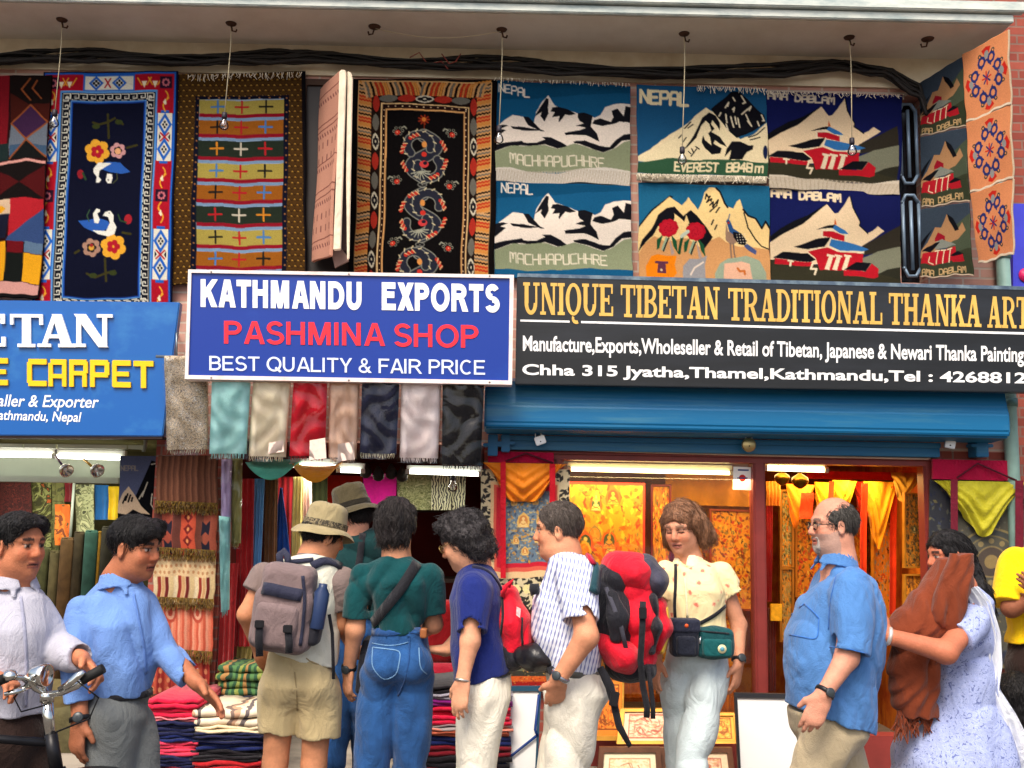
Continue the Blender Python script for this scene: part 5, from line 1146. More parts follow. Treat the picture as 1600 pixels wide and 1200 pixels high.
# --- stacks of folded blankets on low tables
def blanket(c,w_,d_,h_,m,lab,grp,layers=3,k=0,name='folded_blanket'):
 """folded blanket: layers with rounded front folds"""
 t0=MB();hl=h_/layers
 layers*=2;hl=h_/layers
 for i in range(layers):
  zc=c.z+hl*(i+.5);ox,oy=random.uniform(-.012,.012),random.uniform(-.012,.012);n=9
  prof=[(.5*hl*.96*math.cos(a),.5*hl*.96*math.sin(a))for a in[math.pi/2+math.pi*j/n for j in range(n+1)]]
  loop=[(-d_/2+oy+.5*hl+px,pz)for px,pz in prof]+[(d_/2,-hl*.48),(d_/2,hl*.48)]
  nx=9;vs=[]
  for j in range(nx+1):
   x=-w_/2+w_*j/nx;e=.85 if j in(0,nx)else 1
   sag=.005*math.sin(j*1.1+k+i*2)+.003*math.sin(j*2.3+i)
   for(y,z)in loop:vs.append((c.x+x+ox,c.y+y+.012*math.sin(j*.9+i+k),zc+z*e+sag*(i+1)/layers))
  L=len(loop);fs=[(j*L+a,j*L+(a+1)%L,(j+1)*L+(a+1)%L,(j+1)*L+a)for j in range(nx)for a in range(L)]
  fs+=[tuple(range(L)),tuple(nx*L+a for a in range(L))]
  t0.add(vs,fs,True)
 return tag(t0.build(name,m),lab,'blanket',grp)
def stripes(name,cols,sc,axis='X',dist=.6):
 if name in MATS:return MATS[name]
 m,t,b=_new(name);tc=t.nodes.new('ShaderNodeTexCoord');sx=t.nodes.new('ShaderNodeSeparateXYZ');t.links.new(tc.outputs['Object'],sx.inputs[0])
 n=t.nodes.new('ShaderNodeTexNoise');n.inputs['Scale'].default_value=6;t.links.new(tc.outputs['Object'],n.inputs['Vector'])
 mu=t.nodes.new('ShaderNodeMath');mu.operation='MULTIPLY_ADD';mu.inputs[1].default_value=sc;t.links.new(sx.outputs[axis],mu.inputs[0]);t.links.new(n.outputs['Fac'],mu.inputs[2])
 fr_=t.nodes.new('ShaderNodeMath');fr_.operation='FRACT';t.links.new(mu.outputs[0],fr_.inputs[0])
 r=t.nodes.new('ShaderNodeValToRGB');r.color_ramp.interpolation='CONSTANT';k=len(cols)
 while len(r.color_ramp.elements)<k:r.color_ramp.elements.new(.5)
 for i,e in enumerate(r.color_ramp.elements):e.position=i/k;e.color=C(*cols[i])
 t.links.new(fr_.outputs[0],r.inputs[0]);t.links.new(r.outputs[0],b.inputs['Base Color']);b.inputs['Roughness'].default_value=.9
 MATS[name]=m;return m
TBL=grime_mat('table_wood',C(92,56,34),C(60,36,24),.7)
def table(x0,x1,ztop,y0,y1,lab):
 t=thing('low_table',((x0+x1)/2,(y0+y1)/2,0),lab,'table','low tables under the blanket stacks')
 g=MB();g.box((x0,y0,ztop-.03),(x1,y1,ztop));g.build('tabletop',TBL,t,bevel=.004)
 for x in(x0+.03,x1-.07):
  for y in(y0+.03,y1-.07):g=MB();g.box((x,y,.14),(x+.04,y+.04,ztop-.031));g.build('leg',TBL,t)
def stack(x0,x1,ytop_px,Y,specs,grp,zb,dd=.42):
 """specs from the bottom up: (height, material, label, layers)"""
 z=zb;a,b=P(x0,1150,Y-dd/2).x,P(x1,1150,Y-dd/2).x
 for i,(h_,m,lab,L)in enumerate(specs):
  blanket(Vector(((a+b)/2+random.uniform(-.01,.01),Y,z)),(b-a)*random.uniform(.96,1),dd,h_,m,lab,grp,L,i*1.7);z+=h_
PK,NVY,BLK_,MAR=fab('hot_pink',(206,24,62)),fab('navy_bl',(24,28,66)),fab('blackish',(26,22,28)),fab('maroon_bl',(120,20,34))
ROY=fab('royal_bl',(24,36,92));SCL=fab('scarlet_bl',(176,30,36));GRY=fab('grey_bl',(150,146,160));PUR=fab('purple_bl',(130,30,120))
CRS=stripes('cream_stripe',[(230,212,184),(232,216,190),(226,208,180),(120,100,90),(190,150,120),(230,212,184),(100,90,90),(232,216,190)],4.2)
GRS=stripes('green_stripe',[(30,70,44),(120,130,60),(36,84,50),(150,110,60),(24,60,40),(70,110,60)],7.5)
YT=-.42
def zpx(y,Y,x):return P(x,y,Y).z
zt=.17
table(P(216,1150,YT-.25).x,P(412,1150,YT-.25).x,zt,YT-.26,YT+.28,'low wooden table carrying the two left blanket stacks')
def fitstack(x0,x1,y_levels,mats,labs,layers,grp,Y=YT,dd=.5):
 """y_levels: photo rows from the top down at the front of the stack"""
 xm=(x0+x1)/2;zs_=[zpx(y,Y-dd/2,xm)for y in y_levels][::-1];z0=zs_[0];extra=[]
 sp_=[(zs_[i+1]-zs_[i],mats[::-1][i],labs[::-1][i],layers[::-1][i])for i in range(len(mats))]
 z=z0
 base_=[]
 if z0>zt+.02:
  n=max(1,int((z0-zt)/.07));h=(z0-zt)/n
  base_=[(h,[MAR,NVY,BLK_,ROY][i%4],'%s blanket near the foot of the %s'%(['maroon','dark navy','blackish','royal blue'][i%4],grp),2)for i in range(n)]
 stack(x0,x1,0,Y,base_+sp_,grp,zt+.002,dd)
fitstack(222,308,[1094,1122,1128,1150,1160,1182,1200,1215],[PK,fab('pinkpale',(244,130,140)),NVY,ROY,fab('pink2',(222,60,90)),NVY,MAR],['hot pink blanket on top of the leftmost stack','pale pink blanket second in the leftmost stack','navy blanket third in the leftmost stack','thin blue blanket fourth in the leftmost stack','rose pink blanket fifth in the leftmost stack','navy blanket sixth in the leftmost stack','maroon blanket seventh in the leftmost stack'],[2,1,2,1,2,2,2],'leftmost blanket stack')
fitstack(302,412,[1110,1136,1146,1162,1174,1190,1206],[CRS,fab('cream_bl',(226,206,170)),NVY,ROY,BLK_,SCL],['cream blanket with brown stripes on top of its stack','plain cream blanket under the striped cream one','navy blanket under the cream blankets','thin royal blue blanket in the cream topped stack','black blanket in the cream topped stack','scarlet blanket in the cream topped stack'],[1,1,2,1,2,1],'cream topped blanket stack')
zz=zpx(1112,-.16-.25,370)
stack(334,415,0,-.02,[(.05,fab('dknavy',(22,26,46)),'dark blue blanket under the green striped one',1),(zpx(1040,-.2,370)-zz-.05,GRS,'thick green striped blanket at the back of the left stacks',2)],'green striped pile',zz,.4)
fitstack(232,340,[1085,1100],[fab('dark_red_bl',(150,18,30))],['dark red blanket lying behind the leftmost stack'],[1],'back row of blankets',-.05,.3)if False else None
table(P(640,1150,YT-.25).x,P(806,1150,YT-.25).x,zt,YT-.26,YT+.28,'low wooden table carrying the right hand blanket stack')
STR=stripes('right_stripe',[(180,150,160),(120,110,130),(214,130,110),(160,150,150)],9,'Z')
fitstack(650,800,[1074,1084,1094,1106,1134,1142,1152,1168,1184,1202],[BLK_,GRY,PUR,PK,STR,fab('salmon_bl',(232,120,90)),ROY,MAR,BLK_],['black blanket on top of the right hand stack','grey blanket second in the right hand stack','purple blanket in the right hand stack','bright pink blanket in the right hand stack','striped grey and salmon blanket in the right hand stack','thin salmon blanket in the right hand stack','royal blue blanket in the right hand stack','maroon blanket in the right hand stack','black blanket low in the right hand stack'],[1,1,1,2,1,1,1,1,1],'right hand blanket stack')
# --- left shop
LW=mat('white_panel',C(160,166,152),.5,0,.10,4)
t=thing('lamp_canopy',P(90,745,.4),'white panel with a ledge under the tube lamps of the left shop','canopy')
g=MB();g.box((XL+.12,.34,ZZ(748,.34,100)),(P(190,730,.34).x,.37,ZZ(700,.34,100)));g.build('panel',LW,t)
g=MB();g.box((XL+.12,.24,ZZ(754,.26,100)),(P(188,730,.26).x,.335,ZZ(745,.26,100)));g.build('ledge',LW,t)
for a,b,lab,Y in(((-60,710),(82,712),'bright tube lamp at the far left under the blue sign',.2),((89,713),(189,716),'bright tube lamp above the two spotlights',.2)):
 t=tube_lamp(a,b,Y,COOL,lab,'tube lamps of the left shop')
glow('tube_light',P(100,720,.45)+Vector((0,0,-.03)),1.0,8,(1,1,.86),t)
t=thing('lamp_rail',P(110,697,.05),'pale plastic lamp rail on a stem under the blue sign','rail')
for a,b in((-40,35),(37,87),(90,198),(200,224)):g=MB();g.slab([(a,693+a*.012),(b,693+b*.012),(b,699+b*.016),(a,699+a*.012)],.05,.03);g.build('section',mat('rail_plastic',C(226,236,206),.3),t)
g=MB();g.tube([P(228,681,.06),P(227,697,.06),P(224,706,.06)],.012,8);g.lathe(P(228,684,.06),(0,0,-1),[(0,.03),(.008,.03),(.012,.012)],12);g.build('stem',LW,t)
CHR=mat('chrome',C(226,226,220),.12,1,.1,30);GLD=mat('gilt',C(200,160,60),.25,.9,.2,20)
for a,b,c2,m,lab in((P(87,713,.1),P(99,729,.02),P(108,741,-.04),mat('bronze',C(90,66,90),.3,.8),'chrome spotlight on a dark stem, left of the pair'),(P(131,718,.1),P(146,731,.02),P(157,739,-.04),GLD,'chrome spotlight on a gold stem, right of the pair')):
 t=thing('spotlight',a,lab,'spotlight','pair of spotlights below the left tube lamps');d=(c2-b).normalized()
 g=MB();g.tube([a,b],.008,8);g.build('stem',m,t)
 g=MB();g.lathe(b-d*.01,d,[(0,.012),(.015,.022),(.045,.038),(.07,.044),(.071,.038),(.03,.012)],18);g.build('head',CHR,t)
 g=MB();g.ball(b+d*.035,.016,10);g.build('lamp_bulb',mat('spot_glass',C(240,240,230),.1,.3),t)
c=Canvas([(187,712),(253,712),(250,830),(184,830)],(88,92,116),Zm(0,660,5.0),cell=.8)if False else None
zS=Zm(0,660,5.0)
c=Canvas([(942,262),(1256,262),(1240,840),(920,840)],(86,92,120),zS,cell=.9)
c.text((150,140,130),'NEPAL',950,378,125,36,1.6)
c.poly((14,14,18),[(1180,300),(1256,320),(1250,840),(1120,700),(1040,620),(1100,480)]);c.poly((14,14,18),[(920,700),(960,650),(1010,590),(1060,640),(1180,740),(1250,760),(1250,840),(920,840)])
c.poly((206,180,150),[(920,660),(960,560),(1005,500),(1060,580),(1100,650),(1170,720),(1100,710),(1040,680),(990,720),(920,705)],jag=.4)
for pts in([(1000,560),(985,610)],[(1020,570),(1005,620)],[(985,580),(965,630)],[(1035,590),(1030,615)]):c.line((14,14,18),pts,3)
for pts in([(1150,470),(1110,580)],[(1190,560),(1180,640),(1210,690)],[(1120,540),(1085,600)],[(1230,320),(1180,330)]):c.line((196,186,166),pts,2.2)
rug(c,'mountain_banner',.02,'dark banner of a black peak hanging beside the tube lamps of the left shop',folds(.008,1,1,.005),'hangings of the left shop')
g2='hangings of the left shop'
zL=lambda x,y:(x/5.0,660+y/5.0)
def hang(x0,x1,y0,y1,Y,m,lab,n=1.5,amp=.012):
 q=[zL(x0,y0),zL(x1,y0),zL(x1,y1),zL(x0,y1)];scarf(q,Y,m,lab,x0,g2,'hanging_textile','textile',n,amp,.01)
hang(-300,240,468,900,.9,spk('dark_red_rug',[(60,18,16),(84,26,22),(52,14,14),(100,36,28)],30),'dark red rug hanging at the far left of the left shop')
hang(245,400,462,1000,1.0,spk('olive_print',[(60,58,28),(90,88,44),(150,150,90),(66,60,30),(190,90,40)],9),'olive printed cloth hanging behind the first passer by')
hang(405,500,470,1000,.95,spk('olive_dark',[(70,70,36),(110,108,60),(84,80,44)],14),'olive green cloth hanging behind the shop pole')
hang(430,545,640,960,.9,spk('orange_flower',[(70,70,36),(206,96,30),(226,120,40),(120,60,30)],6),'orange flowered cloth hanging below the tube lamps')
hang(510,572,470,620,.92,fab('wine',(110,30,36)),'short wine red cloth beside the white pole')
hang(590,735,485,880,.9,spk('ivory_leaf',[(60,60,40),(150,150,110),(110,110,76),(176,172,130)],12),'grey leaf patterned cloth beside the blue one')
hang(742,845,490,760,.95,fab('mid_blue',(40,96,156)),'plain blue cloth hanging beside the yellow one')
hang(850,930,500,760,.93,fab('mustard',(206,168,30)),'narrow mustard yellow cloth hanging beside the mountain banner')
g=MB();g.tube([P(116,752,.85),P(109,850,.85)],.010,8);tag(g.build('white_pole',LW),'thin white pole leaning among the hangings of the left shop','pole')
for x0,x1,y0,col,lab in((480,590,905,(86,62,34),'brown rolled carpet standing in front'),(585,665,860,(58,48,30),'dark rolled carpet standing behind the brown one'),(668,770,850,(44,76,64),'green rolled carpet standing in the left shop'),(772,800,860,(150,110,30),'thin yellow rolled carpet beside the green one'),(800,900,820,(40,36,24),'blackish rolled carpet beside the pier'),(300,390,980,(70,70,40),'olive rolled carpet at the left'),(395,475,1010,(90,80,50),'khaki rolled carpet beside the brown one')):
 p0,p1=P(*zL(x0,y0),.6),P(*zL(x1,y0),.6);r=(p1.x-p0.x)/2;cx=(p0.x+p1.x)/2
 g=MB();sp_=[]
 g.lathe((cx,.6,.145),(0,0,1),[(0,r),(p0.z-.145-.01,r),(p0.z-.145,r*.93)],18)
 for k in range(40):a=k*.45;rr=r*(.15+.75*k/40);sp_.append(Vector((cx+rr*math.cos(a),.6+rr*math.sin(a),p0.z-.143+.145)))
 g.tube(sp_,.006,5);tag(g.build('rolled_carpet',mat('roll%d'%x0,C(*col),.95,0,.3,18)),lab,'carpet','rolled carpets standing in the left shop')
pillow('cloth_bale',P(150,1150,.3),.42,.2,.2,mat('bale_cloth',C(78,72,46),.95,0,.3,14,.6,40),'olive cloth bale lying at the left shop entrance','bale')
pillow('cloth_bale',P(40,1130,.35),.34,.2,.26,mat('bale_cloth2',C(96,84,52),.95,0,.3,14,.6,40),'tall khaki cloth bale behind the cyclist','bale')
# ------ thangkas
THK=attr_mat('thangka_paint',.55,.2,300,.3,0,.12)
def brocade(c,cols,n,mode='uv',box=(0,0,1,1),r=.012):
 x0,y0,x1,y1=box
 for i in range(n):
  u,v=x0+(x1-x0)*random.random(),y0+(y1-y0)*random.random();a=random.random()*6.3;q=r*random.uniform(.6,1.4)
  c.poly(cols[i%len(cols)],[(u+q*math.cos(a),v+q*math.sin(a)*.6),(u+q*.5*math.cos(a+1.5),v+q*.3*math.sin(a+1.5)),(u-q*math.cos(a),v-q*.6*math.sin(a)),(u+q*.5*math.cos(a-1.5),v+q*.3*math.sin(a-1.5))],'uv')
def figure(c,u,v,s_,cols,asp=1.0):
 """seated figure inside a flame halo"""
 h,b,f=cols
 c.poly(h,[(u,v-1.25*s_*asp),(u+.55*s_,v-.7*s_*asp),(u+.75*s_,v),(u+.6*s_,v+.6*s_*asp),(u-.6*s_,v+.6*s_*asp),(u-.75*s_,v),(u-.55*s_,v-.7*s_*asp)],'uv')
 c.disc(b,u,v-.1*s_*asp,.5*s_,.75*s_*asp,'uv');c.poly(f,[(u-.55*s_,v+.55*s_*asp),(u-.3*s_,v-.05*s_*asp),(u,v-.3*s_*asp),(u+.3*s_,v-.05*s_*asp),(u+.55*s_,v+.55*s_*asp)],'uv');c.disc(f,u,v-.45*s_*asp,.17*s_,.2*s_*asp,'uv',10)
 c.line(h,[(u-.4*s_,v+.4*s_*asp),(u,v+.15*s_*asp),(u+.4*s_,v+.4*s_*asp)],1.4,'uv');c.line(b,[(u-.3*s_,v+.05*s_*asp),(u,v+.25*s_*asp),(u+.3*s_,v+.05*s_*asp)],1.2,'uv')
def drape(name,tl,tr,edge,mid,Y,m,parent,k=0,skew=.5,bulge=.06,nf=4):
 """silk veil gathered in swags between its two upper corners"""
 def f(u,v):
  pk=math.exp(-((u-skew)/.30)**2);w_=edge*(min(u,1-u)*2)**.7+(mid-edge)*pk if False else mid*(1-(abs(u-skew)/max(skew,1-skew))**1.7)**.8*(1+.12*math.sin(9*u+k))+edge*.35*min(1,12*min(u,1-u))
  x=tl[0]+(tr[0]-tl[0])*u;y=tl[1]+(tr[1]-tl[1])*u
  xx=x+(skew-u)*(tr[0]-tl[0])*.35*v;yy=y+w_*v
  p=P(xx,yy,Y);p.y-=bulge*math.sin(math.pi*u)*math.sin(math.pi*min(1,v*.9+.1))*.8+.013*math.sin(2*math.pi*nf*(v*.8+abs(u-skew)*1.2)+k)*(.3+v)+.009*math.sin(11*u+5*v+k)
  return p
 return sheet(name,f,34,22,m,parent,.003)
MGB=fab('magenta_bar',(176,16,60));ORS=fab('orange_silk',(240,136,24),.12,.5,.2,60);RRB=fab('red_ribbon',(196,16,36),.1,.6);OLS=fab('olive_silk',(178,170,36),.14,.5,.2,60)
zT=Zm(740,690,3.0)
t=thing('thangka',P(820,1060,-.06),'brocade thangka with an orange silk veil hung on the pier by the window','thangka','thangkas hung outside the shop')
c=Canvas([(34,130),(452,130),(440,790),(34,785)],(212,196,156),zT,cell=.8)
brocade(c,[(34,32,30),(44,40,36)],900,box=(0,0,1,1),r=.034)
c.rect((226,190,140),80,190,400,640);c.rect((214,90,70),96,205,392,610);c.rect((196,20,44),108,215,384,590);c.rect((96,116,132),150,236,368,570)
brocade(c,[(60,74,96),(176,160,110),(140,150,150),(190,140,60),(110,100,90)],500,box=(.29,.16,.79,.66),r=.022)
for x,y,s_ in((235,380,.1),(200,470,.05),(300,470,.05),(240,520,.06),(190,290,.05),(290,290,.05),(310,380,.05)):
 u,v=c.uv(x,y);figure(c,u,v,s_,((214,170,90),(190,120,60),(226,190,120)),.6)
for x,y in((195,690),(250,690)):
 for k in range(6):c.disc((230,214,150),x+14*math.cos(k*1.05),y+13*math.sin(k*1.05),11,None,'z',8)
c.cloth('mount',THK,-.06,.012,t,folds(.004,1,1,.004))
g=MB();g.slab([zT(*p)for p in((68,44),(376,52),(376,102),(68,97))],-.075,.02);g.build('header',MGB,t)
g=MB();g.tube([P(*zT(150,92),-.10),P(*zT(245,55),-.10),P(*zT(372,100),-.10)],.006,6);g.build('cord',mat('cord_dark',C(90,20,40),.8),t)
drape('veil',zT(44,98),zT(452,106),30,56,-.085,ORS,t,.5,.46,.05)
for x0,x1,y0,y1 in((126,151,95,640),(356,383,104,300)):scarf_o=sheet('ribbon',lambda u,v,x0=x0,x1=x1,y0=y0,y1=y1:P(*zT(x0+(x1-x0)*u,y0+(y1-y0)*v),-.145+.03*v)+Vector((0,.004*math.sin(v*9),0)),4,14,RRB,t,.004)
c=Canvas([(170,1000),(345,1000),(345,1175),(165,1175)],(206,80,30),zT,cell=.9)
for j,col in enumerate(((232,120,40),(150,30,30),(120,120,90),(60,60,50),(226,100,40),(170,30,24),(60,84,60))):c.rect(col,0,j/7,1,(j+1)/7,'uv');brocade(c,[(236,180,90),(90,40,30)],24,box=(0,j/7,1,(j+1)/7),r=.03)
tag(c.cloth('embroidered_panel',PT,-.05,.01),'embroidered orange and green panel hanging low behind the camera bag','embroidery')
zO=Zm(1340,700,2.4)
t=thing('thangka',P(1530,1060,-.06),'dark brocade mandala thangka with an olive silk veil at the right end','thangka','thangkas hung outside the shop')
c=Canvas([(272,118),(640,128),(640,830),(262,820)],(40,42,50),zO,cell=.9)
brocade(c,[(52,60,84),(100,92,60),(30,34,56),(76,76,66)],800,r=.022)
c.rect((70,68,58),375,130,640,760);brocade(c,[(84,84,74),(60,66,84),(110,100,70),(50,50,50)],500,box=(.3,.02,1,.9),r=.018)
for r,col in((128,(120,106,70)),(120,(60,62,60)),(100,(110,98,66)),(94,(74,72,62)),(60,(120,104,70)),(54,(70,60,52)),(26,(130,110,70))):c.disc(col,500,430,r,r,'z',40)
for k in range(12):c.disc((130,114,76),500+78*math.cos(k*.5236),430+78*math.sin(k*.5236),11,None,'z',8)
c.cloth('mount',THK,-.05,.012,t,folds(.004,1,2,.004))
g=MB();g.slab([zO(*p)for p in((282,42),(598,48),(598,124),(282,116))],-.075,.02);g.build('header',MGB,t)
g=MB();g.tube([P(*zO(372,112),-.10),P(*zO(450,58),-.10),P(*zO(596,122),-.10)],.006,6);g.build('cord',MATS['cord_dark'],t)
drape('veil',zO(274,122),zO(640,128),40,66,-.085,OLS,t,2.5,.52,.05)
for x0,x1,y0,y1 in((350,376,118,310),(592,622,122,400)):sheet('ribbon',lambda u,v,x0=x0,x1=x1,y0=y0,y1=y1:P(*zO(x0+(x1-x0)*u,y0+(y1-y0)*v),-.145+.03*v),4,14,fab('wine_ribbon',(110,24,44)),t,.004)
def painting(name,q,Y,seed,lab,fc=(190,120,30),fw=.05,grp='golden paintings in the thangka shop',frame=True,cols=None,figs=1,cell=1.1,edge=None):
 random.seed(seed);t=thing(name,P(*qpt(q,.5,1),Y),lab,'painting',grp)
 c=Canvas(q,(226,140,26),cell=cell);cols=cols or[(232,160,40),(206,96,20),(240,190,70),(170,90,24),(214,60,24),(120,110,40),(90,50,20)]
 brocade(c,cols,420,r=.05)
 for i in range(figs):
  u,v=(.5,.5)if figs==1 else(random.uniform(.12,.88),random.uniform(.1,.92));figure(c,u,v,.28 if figs==1 else random.uniform(.06,.16),(random.choice([(240,180,50),(226,90,24),(150,120,50)]),random.choice([(190,60,20),(232,130,30),(70,80,50)]),random.choice([(246,206,110),(236,150,50)])),(q[1][0]-q[0][0])/(q[3][1]-q[0][1]))
 for i in range(140):u,v=random.random(),random.random();c.line(random.choice(cols+[(60,34,14)]),[(u,v),(u+random.uniform(-.05,.05),v+random.uniform(-.03,.03)),(u+random.uniform(-.06,.06),v+random.uniform(-.03,.03))],1.1,'uv')
 if edge:
  for a in((0,0,.035,1),(.965,0,1,1),(0,0,1,.02)):c.rect(edge,*a,'uv')
 c.cloth('canvas',THK,Y,.01,t)
 if frame:
  i_=lambda u,v:qpt(q,u,v)
  w1=fw;w2=fw*(q[1][0]-q[0][0])/(q[3][1]-q[0][1]);o_=[(-w1,-w2),(1+w1,-w2),(1+w1,1+w2),(-w1,1+w2)];n_=[(0,0),(1,0),(1,1),(0,1)]
  g=MB()
  for k in range(4):j=(k+1)%4;g.slab([i_(*o_[k]),i_(*o_[j]),i_(*n_[j]),i_(*n_[k])],Y-.02,.04)
  g.build('frame',mat('frame_%d_%d_%d'%fc,C(*fc),.4,.2,.25,14),t)
 random.seed(seed+99);return t
painting('thangka_painting',[(884,752),(1008,755),(1008,1000),(884,1000)],.30,3,'large golden many figured painting with red edges in the left pane',figs=16,frame=False,edge=(206,50,30),cols=[(236,140,20),(226,90,14),(246,176,40),(190,110,20),(214,60,20),(150,120,40),(206,120,20)])
painting('thangka_painting',[(1020,760),(1046,760),(1046,1000),(1020,1000)],.5,4,'narrow red and gold painting beside the large golden one',(120,24,20),.12)
painting('thangka_painting',[(1112,798),(1176,800),(1176,952),(1112,950)],.62,21,'golden painting behind the paper notice, right of the bobbed hair',(150,60,24),.05,figs=5,cols=[(226,130,24),(196,60,20),(236,166,50),(120,50,20),(150,110,40)])
painting('thangka_painting',[(1222,768),(1238,768),(1238,885),(1222,885)],.9,5,'narrow green painting in the doorway left of the bald man',(170,110,30),.2,cols=[(150,150,100),(110,120,70),(190,180,130),(90,90,50)])
painting('thangka_painting',[(1222,890),(1238,890),(1238,1000),(1222,1000)],.9,6,'narrow olive painting below the green one in the doorway',(170,110,30),.2,cols=[(150,130,70),(130,110,50),(176,150,90)])
painting('thangka_painting',[(1246,800),(1300,800),(1300,930),(1246,930)],1.1,7,'gold framed dark painting behind the bald man',(206,130,30),.06)
painting('thangka_painting',[(1366,820),(1394,820),(1394,990),(1366,990)],.8,8,'orange halo painting right of the bald man',(214,140,40),.08,cols=[(226,120,30),(236,150,60),(150,150,120)])
painting('thangka_painting',[(1416,772),(1442,773),(1442,885),(1416,885)],.25,9,'dark gilt framed painting on the door at the right',(190,130,40),.1,cols=[(110,90,40),(140,120,60),(170,110,40),(80,70,40)])
painting('thangka_painting',[(1416,900),(1442,900),(1442,1050),(1416,1050)],.25,10,'brown gilt framed panel below the dark painting',(190,130,40),.1,cols=[(150,90,30),(120,70,26),(176,110,40)])
painting('thangka_painting',[(1310,810),(1352,810),(1352,1040),(1310,1040)],1.2,12,'tall golden painting hidden half behind the bald man',(214,150,50),.06)
painting('thangka_painting',[(1068,960),(1150,960),(1150,1075),(1068,1075)],.5,13,'orange painting low in the window behind the grey haired woman',(170,90,24),.05)
for q,Y,m,lab in(([(1040,738),(1180,742),(1180,792),(1040,788)],.7,fab('gold_silk',(222,140,24),.2,.5),'gold valance across the back of the window'),([(1050,788),(1075,788),(1075,980),(1052,980)],.8,fab('deep_red',(140,16,16)),'deep red cloth strip hanging under the valance'),([(1198,752),(1220,752),(1220,790),(1198,790)],.7,fab('gold_silk2',(206,120,24),.2,.5),'gold cloth hanging at the left of the doorway'),([(1198,790),(1208,790),(1206,940),(1197,940)],.75,fab('red_strip',(170,16,24)),'red strip hanging at the left of the doorway'),([(970,1000),(1024,1000),(1024,1090),(970,1090)],.25,fab('orange_low',(236,120,24),.2),'orange cloth low in the window behind the rucksack straps'),([(1108,1040),(1150,1040),(1148,1120),(1108,1120)],.22,fab('orange_low2',(240,130,30),.2),'orange cloth low in the window beside the white board'),([(1196,950),(1212,950),(1212,1080),(1196,1080)],.7,fab('brown_red',(96,20,14)),'brown red cloth low in the doorway')):
 scarf(q,Y,m,lab,q[0][0],'cloths hung in the thangka shop','hanging_cloth','cloth',4,.014)
g=MB();g.slab([(1205,944),(1222,944),(1222,970),(1205,970)],.6,.03);tag(g.build('gold_box',mat('goldbox',C(236,170,30),.4,0,.3,30)),'small gold printed box on the doorway shelf','box')
for i,(x0,x1,y0,y1,Yq)in enumerate(((1050,1078,800,960,.9),(1082,1106,796,950,.95),(1226,1262,800,960,1.7),(1268,1306,790,940,1.75),(1312,1350,795,950,1.7),(1356,1392,800,1000,1.5),(1240,1290,970,1060,1.6),(1300,1350,965,1070,1.6),(1012,1044,1004,1080,.6),(892,960,1006,1084,.5))):
 painting('thangka_painting',[(x0,y0),(x1,y0),(x1,y1),(x0,y1)],Yq,30+i,['slim gold painting under the valance','slim gold painting left of the brown curtain','gold painting at the back left of the doorway','second gold painting along the back of the doorway','third gold painting along the back of the doorway','gold painting in the back corner of the doorway','low gold painting at the back left of the doorway','low gold painting at the back, behind the sky blue shirt','low small painting behind the rucksack','low wide painting below the large golden one'][i],[(150,60,20),(200,130,40),(110,40,20)][i%3],.07,cols=[(226,130,30),(206,60,20),(240,180,60),(120,50,20),(150,130,60)],figs=[1,3,5][i%3],cell=1.6)
for i,(x0,x1,y0,dp,col,lab,Y)in enumerate(((1228,1276,756,44,ORS,'orange silk veil first in the doorway row',.8),(1272,1310,753,40,fab('amber',(246,170,24),.14,.5),'amber silk veil second in the doorway row',.85),(1300,1340,750,34,fab('amber2',(244,186,40),.14,.5),'bright yellow silk veil above the bald man',.83),(1335,1362,752,36,fab('redveil',(220,50,20),.14,.5),'red silk veil between the yellow ones',.9),(1350,1408,752,66,fab('saffron',(240,160,20),.14,.5),'saffron silk veil, longest in the doorway row',.7),(1392,1444,738,26,fab('dullgold',(190,140,40),.14,.5),'dull gold silk veil at the doorway corner',.5))):
 o=drape('silk_veil',(x0,y0),(x1,y0+2),20,dp*1.35,Y,col,None,i,.35,.10,3);tag(o,lab,'veil','silk veils in the doorway')
for i,(x0,x1,y0,y1)in enumerate(((1252,1272,770,810),(1346,1356,755,900),(1392,1402,760,960),(1296,1304,752,800))):
 scarf([(x0,y0),(x1,y0),(x1-3,y1),(x0-3,y1)],.66,fab('orange_red',(226,60,16),.15,.6),['short orange red ribbon under the first veil','long orange red ribbon right of the bald man','longest orange red ribbon beside the orange halo painting','thin orange red ribbon above the bald man'][i],i,'ribbons in the doorway','ribbon','ribbon',1,.006)
g=MB();g.box((P(1270,745,.8).x,.93,P(1270,748,.95).z),(P(1450,730,.8).x,.97,P(1270,736,.95).z));tag(g.build('red_rail',fab('rail_red',(190,30,16))),'red rail carrying the silk veils in the doorway','rail')
t1=tube_lamp((892,733),(1140,739),.22,WARM,'long bright tube lamp above the golden painting','tube lamps of the thangka shop')
t2=tube_lamp((1198,731),(1288,734),.3,WARM,'bright tube lamp over the doorway','tube lamps of the thangka shop',r=.018)
glow('tube_light',P(1020,740,.12)+Vector((0,0,-.03)),1.2,10,(1,.70,.28),t1,.3);glow('tube_light',P(1290,742,.55),.8,8.5,(1,.66,.24),t2,.5)
for x,y,r,lab in((1222,748,.045,'round brass lantern left under the doorway lamp'),(1250,752,.05,'round dark brass lantern right under the doorway lamp')):
 g=MB();g.lathe(P(x,y,.4)+Vector((0,0,r)),(0,0,-1),[(-.03,.006),(0,.012),(r*.5,r),(r,r*1.15),(r*1.6,r*.8),(r*2,.01)],16);tag(g.build('brass_lantern',mat('old_brass',C(110,76,20),.3,.9,.3,10)),lab,'lantern','brass lanterns in the doorway')
